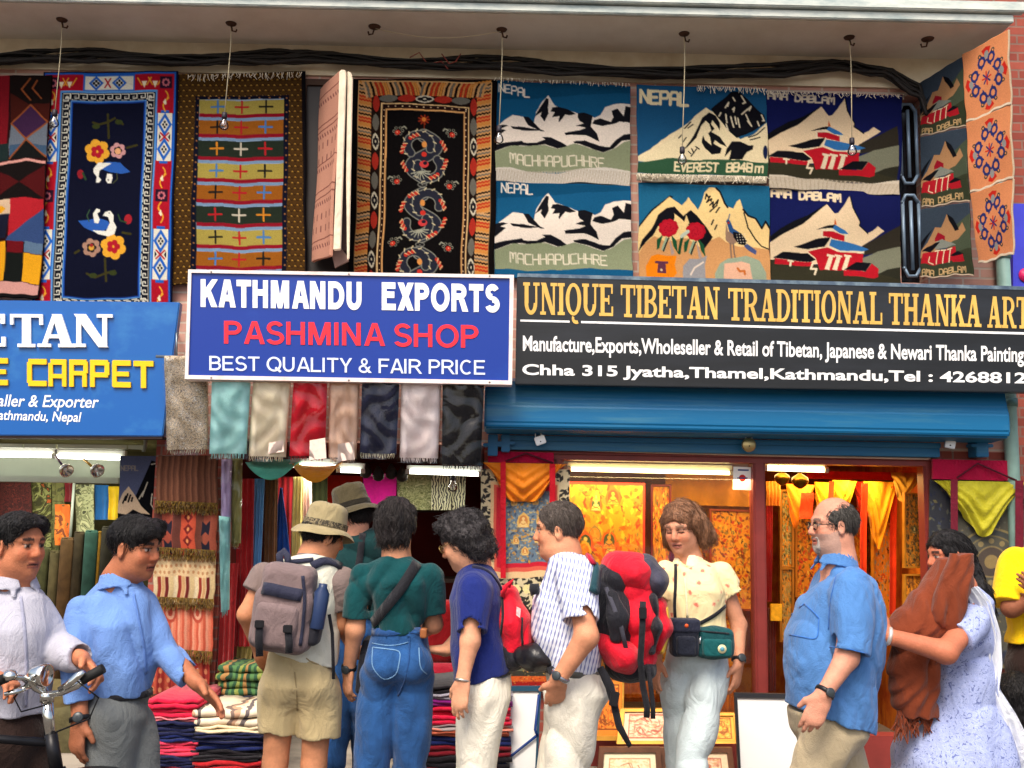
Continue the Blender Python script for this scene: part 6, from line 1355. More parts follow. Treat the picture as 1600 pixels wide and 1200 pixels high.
def leaning(name,q,Y0,lean,m_face,m_frame,fw,lab,cat,grp=None,seed=0,art=None):
 """framed picture leaning back: bottom at Y0, top lean metres further in"""
 t=thing(name,P(*qpt(q,.5,1),Y0),lab,cat,grp)
 if art:
  c=Canvas(q,art[0],cell=1.1);random.seed(seed);brocade(c,art[1],260,box=(.12,.12,.88,.88),r=.05);c.line(art[2],[(.12,.12),(.88,.12),(.88,.88),(.12,.88)],1.6,'uv',True);
  for k in range(14):a=random.random()*6.3;c.line(art[2],[(.5+.3*math.cos(a),.5+.3*math.sin(a)),(.5+.26*math.cos(a+.5),.5+.3*math.sin(a+.6)),(.5+.15*math.cos(a+1),.5+.15*math.sin(a+1))],1.2,'uv')
  c.cloth('picture',m_face,0,.008,t,Ys=[Y0+lean,Y0+lean,Y0,Y0])
 else:
  vs=[P(*q[0],Y0+lean),P(*q[1],Y0+lean),P(*q[2],Y0),P(*q[3],Y0)];g=MB();g.prism(vs,[v+Vector((0,.01,0))for v in vs]);g.build('board',m_face,t)
 o_=[(-fw,-fw),(1+fw,-fw),(1+fw,1+fw),(-fw,1+fw)];n_=[(0,0),(1,0),(1,1),(0,1)]
 for k in range(4):
  g=MB();j=(k+1)%4;pp=[o_[k],o_[j],n_[j],n_[k]];vs=[]
  for u,v in pp:x,y=qpt(q,u,v);vs.append(P(x,y,Y0+lean*(1-v)-.012))
  g.prism(vs,[v+Vector((0,.03,0))for v in vs]);g.build('frame_bar',m_frame,t)
 return t
BRF=mat('frame_brown',C(96,60,40),.45,.1,.25,12);GDF=mat('frame_gold',C(206,150,60),.4,.4,.2,12);BKF=mat('frame_black',C(34,34,40),.5,0,.2,12);TEF=mat('frame_teal',C(20,66,90),.5,0,.2,12)
OPW=mat('board_white',C(240,240,238),.35,0,.04,3)
gp='framed pictures leaning at the window foot'
ARP=((238,206,170),[(214,150,120),(226,170,140),(190,120,90),(206,160,110)],(170,90,70))
leaning('framed_picture',[(976,1112),(1048,1112),(1052,1158),(972,1158)],-.30,.08,THK,GDF,.10,'gold framed pinkish picture leaning under the rucksack','picture',gp,1,ARP)
leaning('framed_picture',[(944,1176),(1024,1176),(1030,1260),(938,1260)],-.62,.10,THK,BRF,.10,'brown framed cream picture, lowest in front of the window','picture',gp,2,((240,226,190),[(226,200,150),(236,214,176)],(190,130,90)))
leaning('framed_picture',[(1040,1176),(1136,1176),(1146,1260),(1040,1260)],-.56,.10,THK,BRF,.09,'brown framed pink picture beside the white board','picture',gp,3,ARP)
leaning('framed_picture',[(1096,1118),(1146,1118),(1150,1158),(1094,1158)],-.26,.08,THK,GDF,.10,'small gold picture between the grey haired woman and the board','picture',gp,4,((226,170,60),[(206,140,40),(236,190,90),(170,100,30)],(150,80,20)))
leaning('framed_picture',[(930,1060),(972,1060),(970,1150),(918,1150)],-.2,.06,THK,GDF,.08,'tall gold picture half hidden behind the man with the rucksack','picture',gp,5,((226,130,40),[(206,100,30),(240,160,60),(150,70,20)],(120,60,20)))
leaning('framed_picture',[(1052,1088),(1094,1088),(1094,1150),(1052,1150)],-.2,.06,THK,BRF,.08,'dim brown framed picture behind the grey haired woman','picture',gp,6,ARP)
leaning('framed_board',[(1152,1090),(1262,1092),(1262,1290),(1162,1290)],-.7,.14,OPW,BKF,.035,'large white board with black frame leaning left of the bald man','board','white boards leaning at the window foot')
tb=leaning('framed_board',[(740,1080),(842,1080),(832,1290),(720,1290)],-.7,.14,OPW,TEF,.035,'white board with teal frame and blue tape beside the red daypack','board','white boards leaning at the window foot')
for pts in([(775,1196),(800,1180),(838,1150)],[(790,1195),(777,1168),(774,1150),(784,1120)],[(842,1085),(836,1140),(840,1150)]):
 g=MB();pp=[P(x,y,-.7+.14*(1290-y)/210-.016)for x,y in pts];g.strap(pp,[Vector((0,-1,.1))]*len(pp),.014,.002);g.build('tape',mat('tape_blue',C(24,56,120),.4),tb)
 # ------ sculpting: rounded limbs blended into one skin, then meshed
def V3(p):return np.array((p[0],p[1],p[2]),np.float32)
class Sculpt:
 def __init__(s,vox=.006):s.vox=vox;s.ops=[];s.fx=[]
 def cone(s,a,b,ra,rb,k=.02,ax=None,sa=1.0,sb=None,mode='add',ca=False,cb=False):
  """tapered limb a-b; ax/sa/sb: squash along one direction; ca/cb: flat ends"""
  s.ops.append(('cone',V3(a),V3(b),float(ra),float(rb),k,None if ax is None else V3(Vector(ax).normalized()),sa,sa if sb is None else sb,mode,ca,cb));return s
 def chain(s,pts,rs,k=.02,**kw):
  for i in range(len(pts)-1):s.cone(pts[i],pts[i+1],rs[i],rs[i+1],k,**kw)
  return s
 def ell(s,c,r,axes=None,k=.02,mode='add'):
  axes=axes or(Vector((1,0,0)),Vector((0,1,0)),Vector((0,0,1)))
  s.ops.append(('ell',V3(c),tuple(float(x)for x in r),[V3(a)for a in axes],k,mode));return s
 def box(s,c,h,axes=None,rnd=.01,k=.01,mode='add'):
  axes=axes or(Vector((1,0,0)),Vector((0,1,0)),Vector((0,0,1)))
  s.ops.append(('box',V3(c),tuple(float(x)for x in h),[V3(a)for a in axes],rnd,k,mode));return s
 def loft(s,pts,hw,hd,e=2.3):
  """upright body of oval sections: centres, half widths along x, half depths along y"""
  o=sorted(range(len(pts)),key=lambda i:pts[i][2]);z=np.array([pts[i][2]for i in o]);zz=np.arange(z[0],z[-1]+.004,.004);kr=np.hanning(11);kr/=kr.sum()
  sm=lambda v:np.convolve(np.pad(np.interp(zz,z,np.array([v[i]for i in o],float)),5,mode='edge'),kr,'valid')
  s.ops.append(('loft',zz,sm([p[0]for p in pts]),sm([p[1]for p in pts]),sm(hw),sm(hd),e));return s
 def cut(s,c,n,R=None):s.ops.append(('cut',V3(c),V3(Vector(n).normalized()),R));return s
 def disp(s,fn):s.fx.append(fn);return s
 def grid(s):
  lo,hi=np.full(3,1e9),np.full(3,-1e9)
  for o in s.ops:
   if o[0]=='cone' and o[9]=='add':
    m=max(o[3]*max(1,o[7]),o[4]*max(1,o[8]));lo=np.minimum(lo,np.minimum(o[1],o[2])-m);hi=np.maximum(hi,np.maximum(o[1],o[2])+m)
   elif o[0]=='ell' and o[5]=='add':m=max(o[2]);lo=np.minimum(lo,o[1]-m);hi=np.maximum(hi,o[1]+m)
   elif o[0]=='box' and o[6]=='add':m=math.sqrt(sum(x*x for x in o[2]));lo=np.minimum(lo,o[1]-m);hi=np.maximum(hi,o[1]+m)
   elif o[0]=='loft':
    lo=np.minimum(lo,[(o[2]-o[4]).min(),(o[3]-o[5]).min(),o[1][0]]);hi=np.maximum(hi,[(o[2]+o[4]).max(),(o[3]+o[5]).max(),o[1][-1]])
  pad=4*s.vox+.015;lo-=pad;hi+=pad;n=np.ceil((hi-lo)/s.vox).astype(int)+1
  ax=[(lo[i]+s.vox*np.arange(n[i])).astype(np.float32)for i in range(3)]
  D=np.full(tuple(n),.05,np.float32)
  def sub(l,h):
   sl=tuple(slice(max(0,int((l[i]-lo[i])/s.vox)-1),min(n[i],int((h[i]-lo[i])/s.vox)+3))for i in range(3))
   return sl,ax[0][sl[0]][:,None,None],ax[1][sl[1]][None,:,None],ax[2][sl[2]][None,None,:]
  for o in s.ops:
   if o[0]=='cone':
    _,a,b,ra,rb,k,sx,sa,sb,mode,ca,cb=o;m=max(ra*max(1,sa),rb*max(1,sb))+k+.02
    sl,X,Y,Z=sub(np.minimum(a,b)-m,np.maximum(a,b)+m)
    ab=b-a;L=math.sqrt(float(ab@ab))+1e-9;u=ab/L
    x,y,z=X-a[0],Y-a[1],Z-a[2];h=x*u[0]+y*u[1]+z*u[2];t=np.clip(h/L,0,1)
    if ca or cb:
     tt=h/L;t=np.clip(tt,0 if not ca else-9,1 if not cb else 9)
    q=[x-t*ab[0],y-t*ab[1],z-t*ab[2]];tc=np.clip(t,0,1);r=ra+(rb-ra)*tc;f=1.0
    if sx is not None:
     c=q[0]*sx[0]+q[1]*sx[1]+q[2]*sx[2];f=sa+(sb-sa)*tc;g=c*(1/f-1)
     q=[q[i]+sx[i]*g for i in range(3)];f=np.minimum(1,f)
    d=(np.sqrt(q[0]**2+q[1]**2+q[2]**2)-r)*f
    if cb:d=np.maximum(d,h-L)
    if ca:d=np.maximum(d,-h)
   elif o[0]=='ell':
    _,c,r,A,k,mode=o;m=max(r)+k+.02;sl,X,Y,Z=sub(c-m,c+m);x,y,z=X-c[0],Y-c[1],Z-c[2]
    k0=k1=0
    for i in range(3):e=(x*A[i][0]+y*A[i][1]+z*A[i][2]);k0=k0+(e/r[i])**2;k1=k1+(e/(r[i]*r[i]))**2
    k0=np.sqrt(k0);d=k0*(k0-1)/(np.sqrt(k1)+1e-6)
   elif o[0]=='loft':
    _,zz,cx,cy,hw,hdp,e=o;k,mode=.02,'add';sl=(slice(None),)*3;X,Y,Z=ax[0][:,None,None],ax[1][None,:,None],ax[2][None,None,:]
    f_=lambda v:np.interp(Z,zz,v).astype(np.float32);a_,b_=f_(hw),f_(hdp)
    d=((np.abs((X-f_(cx))/a_)**e+np.abs((Y-f_(cy))/b_)**e)**(1/e)-1)*np.minimum(a_,b_)*.85
    d=np.maximum(d,np.maximum(zz[0]-Z,Z-zz[-1]))
   elif o[0]=='box':
    _,c,hh,A,rnd,k,mode=o;m=math.sqrt(sum(v*v for v in hh))+k+.02;sl,X,Y,Z=sub(c-m,c+m);x,y,z=X-c[0],Y-c[1],Z-c[2]
    e=[np.abs(x*A[i][0]+y*A[i][1]+z*A[i][2])-(hh[i]-rnd)for i in range(3)]
    d=np.sqrt(sum(np.maximum(v,0)**2 for v in e))+np.minimum(np.maximum(np.maximum(e[0],e[1]),e[2]),0)-rnd
   else:
    _,c,nn,R=o
    if R:sl,X,Y,Z=sub(c-R,c+R)
    else:sl=(slice(None),)*3;X,Y,Z=ax[0][:,None,None],ax[1][None,:,None],ax[2][None,None,:]
    d=(X-c[0])*nn[0]+(Y-c[1])*nn[1]+(Z-c[2])*nn[2]
    if R:d=np.where((X-c[0])**2+(Y-c[1])**2+(Z-c[2])**2<R*R,d,-1)
    D[sl]=np.maximum(D[sl],d);continue
   g=D[sl];k=max(k,1e-5)
   if mode=='add':h=np.clip(.5+.5*(d-g)/k,0,1);D[sl]=d*(1-h)+g*h-k*h*(1-h)
   else:h=np.clip(.5+.5*(d+g)/k,0,1);D[sl]=-(d*(1-h)+(-g)*h-k*h*(1-h))
  D+=getattr(s,'inset',0)
  if s.fx:
   i=np.nonzero(np.abs(D)<.035);p=(ax[0][i[0]],ax[1][i[1]],ax[2][i[2]])
   for fn in s.fx:D[i]+=fn(*p)
  return D,lo
 def mesh(s,name,m,parent=None,color=None):
  D,lo=s.grid();ins=D<0
  D[0],D[-1],ins[0],ins[-1]=.05,.05,False,False
  cnt=np.zeros(tuple(x-1 for x in D.shape),np.int8)
  cs=[(0,0,0),(1,0,0),(0,1,0),(1,1,0),(0,0,1),(1,0,1),(0,1,1),(1,1,1)]
  N=cnt.shape
  for c in cs:cnt+=ins[c[0]:c[0]+N[0],c[1]:c[1]+N[1],c[2]:c[2]+N[2]]
  act=(cnt>0)&(cnt<8);I=np.nonzero(act)
  vals=[D[I[0]+c[0],I[1]+c[1],I[2]+c[2]]for c in cs]
  acc=np.zeros((len(I[0]),3),np.float32);num=np.zeros(len(I[0]),np.float32)
  for a in range(8):
   for b in range(a+1,8):
    df=[cs[b][i]-cs[a][i]for i in range(3)]
    if sum(abs(x)for x in df)!=1:continue
    mk=(vals[a]<0)!=(vals[b]<0);t=np.where(mk,vals[a]/(vals[a]-vals[b]+1e-12),0)
    for i in range(3):acc[:,i]+=np.where(mk,cs[a][i]+t*df[i],0)
    num+=mk
  pos=(np.stack(I,-1)+acc/num[:,None])*s.vox+lo
  vid=np.full(N,-1,np.int32);vid[I]=np.arange(len(I[0]))
  fs=[]
  for axn in range(3):
   o1,o2=[(1,2),(2,0),(0,1)][axn]
   sa=[slice(1,-1)]*3;sb=[slice(1,-1)]*3;sa[axn]=slice(0,-1);sb[axn]=slice(1,None)
   A,B=ins[tuple(sa)],ins[tuple(sb)]
   e=np.stack(np.nonzero(A!=B),-1)
   if len(e)==0:continue
   fl=A[tuple(e.T)]
   base=e.copy();base[:,o1]+=1;base[:,o2]+=1
   def cell(d1,d2):
    c=base.copy();c[:,o1]-=d1;c[:,o2]-=d2;return vid[c[:,0],c[:,1],c[:,2]]
   q=np.stack([cell(1,1),cell(0,1),cell(0,0),cell(1,0)],-1)
   q[~fl]=q[~fl][:,::-1];fs.append(q)
  F=np.concatenate(fs);F=F[(F>=0).all(1)]
  me=bpy.data.meshes.new(name);me.vertices.add(len(pos));me.vertices.foreach_set('co',pos.astype(np.float32).ravel())
  me.loops.add(F.size);me.loops.foreach_set('vertex_index',F.ravel().astype(np.int32))
  me.polygons.add(len(F));me.polygons.foreach_set('loop_start',np.arange(0,F.size,4).astype(np.int32))
  me.update(calc_edges=True);me.polygons.foreach_set('use_smooth',np.ones(len(F),bool))
  if color is not None:
   c=np.clip(color(pos)/255.0,0,1);c=np.where(c<=.04045,c/12.92,((c+.055)/1.055)**2.4)
   at=me.attributes.new('Col','FLOAT_COLOR','POINT');full=np.ones((len(pos),4),np.float32);full[:,:3]=c;at.data.foreach_set('color',full.ravel())
  me.materials.append(m)
  bv=BVHTree.FromPolygons([tuple(p)for p in pos.tolist()],F.tolist())if getattr(s,'want_bvh',False)else None
  o=link(name,me,parent);s.bvh=bv
  return o
def folds3(amp,f=9.0,seed=0.0,slant=(0,0,1),fine=.35):
 """cloth creases: sharp-edged drag folds running across the slant direction, fading in and out"""
 a,b,c=slant;f=f*2.6
 def fn(x,y,z):
  w_=a*x+b*y+c*z
  ph=f*1.15*w_+1.9*np.sin(f*.42*x+seed)+1.6*np.sin(f*.38*y+1.3*seed)+1.2*np.sin(f*.30*z+2.1*seed)+seed*3
  r1=1-2*np.abs(np.sin(ph*.5))**.8
  ph2=f*2.1*(w_*.5+.8*x-.3*z)+2.0*np.sin(f*.6*z+2*seed)+1.2*np.sin(f*.5*y)+seed
  r2=np.sin(ph2)
  mk=.5+.5*np.sin(f*.33*z+f*.27*x+seed*2.1+1.2*np.sin(f*.3*y+seed))
  return(amp*((r1+.5)*(.15+1.0*mk*mk))+amp*fine*r2*(1-.6*mk)).astype(np.float32)
 return fn
def lumps(amp,f,seed=0):
 return lambda x,y,z:(amp*np.sin(f*x+1.3*np.sin(f*.7*y+seed)+seed)*np.sin(f*y+1.1*np.sin(f*.8*z+seed))*np.sin(f*z+1.2*np.sin(f*.9*x)+2*seed)).astype(np.float32)
def frame(F,tilt=0.0):
 F=Vector(F).normalized();R=F.cross(Vector((0,0,1))).normalized();U=R.cross(F)
 if tilt:U,R=U*math.cos(tilt)+R*math.sin(tilt),R*math.cos(tilt)-U*math.sin(tilt)
 return R,F,U
SKIN=attr_mat('skin',.55,.35,200,.25,.04,.13,.92)
class Head:
 """face at real proportions; local axes: x right, y forward, z up; origin between the ears"""
 def __init__(s,O,F,sc=1.0,tilt=0.0):
  s.O=Vector(O);s.R,s.F,s.U=frame(F,tilt);s.sc=sc
 def p(s,x,y,z):return s.O+(s.R*x*.94+s.F*y*.90+s.U*z)*s.sc
 def local(s,P_):d=P_-np.array(s.O);return d@np.array(s.R)/s.sc/.94,d@np.array(s.F)/s.sc/.90,d@np.array(s.U)/s.sc
 def add(s,B,neck_to,woman=False,jowl=0.0,nose=1.0,neck_r=.056):
  c,A=s.sc,(s.R,s.F,s.U);p=s.p
  e=lambda x,y,z,a,b,d,k=.015,mode='add':B.ell(p(x,y,z),(a*c*.94,b*c*.90,d*c),A,k*c,mode)
  B.cone(p(0,-.025,-.045),neck_to,neck_r*c*(.82 if woman else .93),neck_r*c*(.86 if woman else 1.0),.02)
  e(0,-.014,.032,.076,.096,.084);e(0,.030,-.030,.060,.062,.082,.03)
  e(0,.048,-.078,.034 if woman else .040,.036,.034,.025);e(.040,.01,-.058,.026,.045,.036,.03);e(-.040,.01,-.058,.026,.045,.036,.03)
  if jowl:e(0,.01,-.085,.06,.06,.03*jowl,.03)
  for q in(-1,1):
   e(q*.036,.060,-.026,.024,.024,.024,.02)
   B.cone(p(q*.012,.082,.026),p(q*.048,.066,.024),.011*c,.009*c,.014)
   e(q*.031,.088,.004,.017,.013,.012,.010,'sub')
   e(q*.031,.0765,.004,.0150,.0115,.0115,.004)
   e(q*.011,.092,-.030,.008,.010,.007,.008)
   B.ell(p(q*.077,-.008,-.008),(.010*c,.020*c,.032*c),(s.R*.85+s.F*q*-.5,s.F*.85+s.R*q*.5,s.U),.006)
   B.ell(p(q*.088,-.003,-.006),(.006*c,.011*c,.018*c),A,.005,'sub')
  B.cone(p(0,.085,.014),p(0,.104*nose+.0,-.024),.0085*c,.0125*c,.010);
  e(0,.084,-.054,.023,.014,.0065,.006);e(0,.083,-.0665,.019,.013,.0075,.006);e(0,.097,-.0605,.026,.008,.0022,.003,'sub')
  e(0,.072,-.092,.018,.016,.014,.015)
  return s
 def tint(s,base,lip=(168,92,84),brow=(50,38,32),stubble=None,blush=(1.02,.96,.94),down=False):
  base=np.array(base,float)
  def fn(P_):
   x,y,z=s.local(P_);col=np.tile(base,(len(P_),1))
   n=np.sin(P_[:,0]*41+np.sin(P_[:,2]*37))*np.sin(P_[:,2]*53+P_[:,1]*31);col*=(1+.04*n)[:,None]
   hd=(z>-.14)&(z<.13)&(np.abs(x)<.1)&(np.abs(y)<.13)
   m=hd&(y>.05)&(np.abs(np.abs(x)-.04)<.02)&(np.abs(z+.025)<.022);col[m]*=np.array(blush)
   m=hd&(y>.088)&(z<-.005)&(z>-.045);col[m]*=np.array((1.02,.96,.94))
   m=hd&(y>.072)&(np.abs(x)<.025)&(z<-.050)&(z>-.073);col[m]=col[m]*.35+np.array(lip)*.65
   m=hd&(y>.074)&(np.abs(x)<.026)&(np.abs(z+.0605)<.0026);col[m]*=.55
   m=hd&(y>.055)&(np.abs(x)>.013)&(np.abs(x)<.050)&(np.abs(z-.028+.14*(np.abs(x)-.03)**2*40)<.0062);col[m]=col[m]*.25+np.array(brow)*.75
   m=hd&(y>.055)&(np.abs(np.abs(x)-.031)<.018)&(np.abs(z-.0105)<.0030);col[m]=col[m]*.3+np.array((40,28,24))*.7
   m=hd&(y>.06)&(np.abs(np.abs(x)-.031)<.0135)&(np.abs(z-.004)<.0044);col[m]=np.array((176,158,146))if not down else base*.82
   m=hd&(y>.06)&(np.abs(np.abs(x)-.031)<.0066)&(np.abs(z-.004)<.0052);col[m]=np.array((44,30,24))if not down else base*.8
   if down:
    m=hd&(y>.055)&(np.abs(np.abs(x)-.031)<.016)&(np.abs(z+.003)<.0028);col[m]=np.array((70,46,38))
   if stubble is not None:
    m=hd&(z<-.032+np.maximum(0,(.05-y))*.3)&(y>.0)&~((np.abs(x)<.025)&(z<-.050)&(z>-.073))&~((np.abs(x)<.014)&(z>-.045))&(z>-.125);col[m]=col[m]*.5+np.array(stubble)*.5
   return col
  return fn
 def face_cut(s,H,low=.10,fore=.070,side=.10,depth=.086):
  """carve the face out of a hair volume"""
  c=s.sc;zc=(fore-low)/2-.02;H.ell(s.p(0,.108,fore-.125),(side*c,depth*c,.125*c),(s.R,s.F,s.U),.008,'sub');return H
def hand(B,W,D,N,T,curl=.5,s=1.0,spread=.0):
 """palm, four jointed fingers of unequal length and an opposed thumb; D fingers, N palm side, T thumb side"""
 W,D,N=Vector(W),Vector(D).normalized(),Vector(N).normalized();T=Vector(T);T=(T-D*T.dot(D)).normalized();N=(N-D*N.dot(D)-T*N.dot(T)).normalized()
 B.cone(W-D*.01*s,W+D*.03*s,.030*s,.034*s,.012,ax=N,sa=.72,sb=.50);B.cone(W+D*.03*s,W+D*.082*s,.036*s,.041*s,.010,ax=N,sa=.5,sb=.36)
 for i,(o,l,r)in enumerate(((.030,.070,.0094),(.0105,.078,.0098),(-.0095,.073,.0094),(-.029,.057,.0084))):
  p=W+(D*(.088-.006*abs(i-1.2))+T*o)*s;a=curl*(.55+.10*i);d=(D+T*(o*spread*8)).normalized()
  for j,fl in enumerate((.46,.31,.23)):
   ang=a*(1+.55*j)if j else a*.8
   d=(d*math.cos(ang)+N*math.sin(ang)).normalized();q=p+d*(l*fl*s);B.cone(p,q,r*s*(1-.10*j),r*s*(.92-.10*j),.004);p=q
 p=W+(D*.028+T*.026)*s;d=(D*.62+T*.70+N*.30).normalized()
 B.cone(p-d*.012*s,p+d*.030*s,.0155*s,.0125*s,.010);q=p+d*.030*s;d2=(D*.85+T*.32+N*(.28+.3*curl)).normalized();B.cone(q,q+d2*.034*s,.0120*s,.0092*s,.004)
 return B
def eyes(hd,parent):
 pass
def dn(p):return p-Vector((0,0,.028))
def hips(W,a,b,ra,rb,s=1.0):
 c=b-Vector((0,0,.09));W.loft([a,b,c],[ra*.97,rb*.97,rb*.72],[ra*s,rb*s,rb*s*.55])
def strands(hair,hd,n,ln,parent,curl=0.0,flow=None,m=None):
 """loose hairs combed over the sculpted hair"""
 me=hair.data;V=np.empty(len(me.vertices)*3,np.float32);me.vertices.foreach_get('co',V);V=V.reshape(-1,3)
 off=Vector((0,0,0));q=parent
 while q is not None:off+=q.location;q=q.parent
 rs=np.random.RandomState(len(V));g=MB()
 for i in rs.choice(len(V),min(n,len(V)),False):
  v=me.vertices[i];p=v.co+off;nn=v.normal.copy()
  d=Vector(flow)if flow else(-hd.U*.9+(p-hd.O)*3-hd.F*.15)
  if not flow and(p-hd.O).dot(hd.F)>.03:d=hd.R*.9+hd.F*.2-hd.U*.12 if(p-hd.O).dot(hd.R)>-.01 else-hd.R*.7-hd.U*.35
  d=d+Vector(rs.normal(0,.25+curl,3));d=d-nn*d.dot(nn)
  if d.length<1e-3:continue
  d.normalize();L=ln*rs.uniform(.5,1.2)*(.5 if(p-hd.O).dot(hd.F)>.03 else 1);pts=[p-nn*.002];sd_=nn.cross(d)
  for k in range(1,5):
   t=k/4;pts.append(p+d*L*t+nn*(.001+.003*rs.rand()*t-L*L*t*t*2.2)+sd_*curl*.012*math.sin(5*t+i)+Vector((0,0,-.15*L*t*t)))
  g.tube(pts,[.0010,.0013,.0012,.0009,.0003],3,caps=False)
 o=g.build('loose_hair',m or hair.data.materials[0],parent);o['kind']='stuff';return o
def onto(sd,px,py,off=.004):
 """point and normal where the sight line of a photo pixel meets a sculpted skin"""
 d=(P(px,py,0)-CAM).normalized();h=sd.bvh.ray_cast(CAM,d)
 if h[0]is None:return None
 n=h[1]
 if n.dot(d)>0:n=-n
 return h[0]+n*off,n
def strap_on(sd,pts,width,th,name,m,parent,zm=None,off=.003,step=6,extra=()):
 """band laid on a sculpted skin along photo pixels"""
 q=[zm(*p)if zm else p for p in pts];P_,N_=[],[]
 for a,b in zip(q[:-1],q[1:]):
  n=max(1,int(math.dist(a,b)/step))
  for k in range(n+(1 if b is q[-1]else 0)):
   t=k/n;r=onto(sd,a[0]+(b[0]-a[0])*t,a[1]+(b[1]-a[1])*t,off)
   if r:P_.append(r[0]);N_.append(r[1])
 if len(P_)<2:return None
 for it in range(2):
  P_=[P_[0]]+[(P_[i-1]+P_[i]*2+P_[i+1])/4 for i in range(1,len(P_)-1)]+[P_[-1]];N_=[N_[0]]+[(N_[i-1]+N_[i]*2+N_[i+1]).normalized()for i in range(1,len(N_)-1)]+[N_[-1]]
 g=MB();g.strap(P_,N_,width,th);return g.build(name,m,parent)
def watch(c,axis,r,parent,m=None,face=True,nrm=(0,-1,0)):
 d=Vector(axis).normalized();g=MB();g.lathe(Vector(c)-d*.009,d,[(0,r),(.002,r+.004),(.016,r+.004),(.018,r)],18)
 o=g.build('wristwatch',m or mat('watch_black',C(24,26,30),.4),parent)
 if face:
  n=Vector(nrm);n=(n-d*n.dot(d)).normalized();g=MB();g.lathe(Vector(c)+n*(r-.001),n,[(0,.019),(.008,.019),(.010,.016)],18);g.build('dial',mat('watch_dial',C(60,66,70),.3,.2),o)
 return o
 # ------ people
HAIRS={}
def hair_mat(name,rgb,rough=.45):
 if name in MATS:return MATS[name]
 m=mat(name,C(*rgb),rough,0,.5,6,.9,9,.4)
 for n in[n for n in m.node_tree.nodes if n.type=='TEX_NOISE']:
  mp=m.node_tree.nodes.new('ShaderNodeMapping');mp.inputs['Scale'].default_value=(26,26,3.5);src=n.inputs['Vector'].links[0].from_socket
  m.node_tree.links.new(src,mp.inputs[0]);m.node_tree.links.new(mp.outputs[0],n.inputs['Vector'])
 return m
def J(zm,Y):
 def f(zx,zy,dy=0.0):x,y=zm(zx,zy);return P(x,y,Y+dy)
 return f
LAT=Vector((0,1,0))
GRP='people outside the shops'
def person(x,Y,label):return thing('person',(x,Y,0),label,'person',GRP)
def shoes(root,pts,F,m):
 for p in pts:
  s=Sculpt(.009);R,Fv,U=frame(F);p=Vector(p)
  s.cone(Vector((p.x,p.y,.045))-Fv*.05,Vector((p.x,p.y,.035))+Fv*.15,.045,.036,.02);s.cone(Vector((p.x,p.y,.05)),Vector((p.x,p.y,.11)),.045,.04,.02);s.cut((p.x,p.y,.003),(0,0,-1));s.mesh('shoe',m,root)
def collar(root,nb,F,m,r=.066,open_=.02,h=.04,flap=(.042,.055)):
 R,Fv,U=frame(F);nb=Vector(nb);s=Sculpt(.005);up=(Vector((0,0,1))*.96-Fv*.20).normalized()
 s.cone(nb-up*.030,nb+up*(h-.008),r*1.32,r*1.02,.004,ca=True,cb=True);s.cone(nb-up*.05,nb+up*(h+.03),r*1.32-.012,r*1.02-.008,.003,mode='sub')
 s.box(nb+Fv*(r+.03)+up*.02,(open_,.05,.06),(R,Fv,up),.004,.004,'sub')
 for q in(-1,1):
  a=nb+Fv*(r*.80)+R*q*(r*.50)+up*(h*.35);s.cone(a,a+Fv*flap[0]+R*q*.016-Vector((0,0,flap[1])),.017,.010,.012,ax=Fv*.7+R*q*.4+Vector((0,0,.6)),sa=.35)
 return s.mesh('collar',m,root)
KHAKI=fab('khaki',(196,176,132),.10);WTR=fab('white_trouser',(226,220,204),.07);DENIM=fab('denim',(38,80,134),.28,vscale=14);PALEJ=fab('pale_denim',(192,206,210),.10)
GREYT=fab('grey_trouser',(108,112,112),.12);BRN=fab('dark_brown',(44,30,26),.15);CHINO=fab('chino',(178,162,132),.10)
STRAP=fab('strap_black',(30,30,36),.1,.7);SHOE=mat('shoe_dark',C(40,36,34),.5)
BLKH=hair_mat('hair_black',(26,24,26));BRNH=hair_mat('hair_brown',(140,98,70));GRYH=hair_mat('hair_grey',(84,80,76));DBRH=hair_mat('hair_darkbrown',(44,38,38))
#  bald man in the sky blue shirt
zm=Zm(1140,700,2.4);Y=-1.85;j=J(zm,Y);t=person(j(380,1200).x,Y,'bald bearded man in a sky blue short sleeved shirt with a wristwatch')
B=Sculpt(.0048);hd=Head(j(385,292),(-1,-.10,-.04),1.07);nb=j(410,435)
hd.add(B,nb,jowl=1.2,neck_r=.066)
B.chain([nb,j(410,600),j(385,900)],[0.063,0.108,0.108],.05,ax=LAT,sa=1.1)
sn,el,wr=dn(j(462,500,-.17)),j(440,785,-.25),j(352,925,-.30)
B.chain([sn,el],[0.050,0.047],.03);B.chain([el,wr],[0.048,0.030],.02)
hand(B,wr,j(316,1010,-.30)-wr,(.25,.95,0),(-1,.15,0),.40,1.10)
sf,ef,wf=dn(j(445,500,.19)),j(420,760,.28),j(330,900,.27);B.chain([sf,ef,wf],[0.050,0.046,0.029],.03);hand(B,wf,(-.2,0,-1),(.2,-.9,0),(-1,0,0),.4)
B.mesh('body',SKIN,t,hd.tint((214,150,124),stubble=(150,140,136),brow=(96,84,76)))
SKY=fab('sky_shirt',(78,126,186),.12);S_=Sculpt(.0060)
pts=[j(412,440),j(432,492),j(415,585),j(393,700),j(386,800),j(380,950),j(372,1075)];hw=[.066,.118,.178,.206,.206,.186,.178];hdp=[.075,.185,.205,.22,.225,.21,.20]
S_.loft(pts,hw,hdp)
S_.cone(sn,j(447,772,-.245),0.090,0.083,.014,cb=True);S_.cone(j(446,745,-.245),j(448,790,-.25),0.064,0.067,.004,mode='sub');S_.cone(sf,j(424,740,.28),0.088,0.078,.014,cb=True)
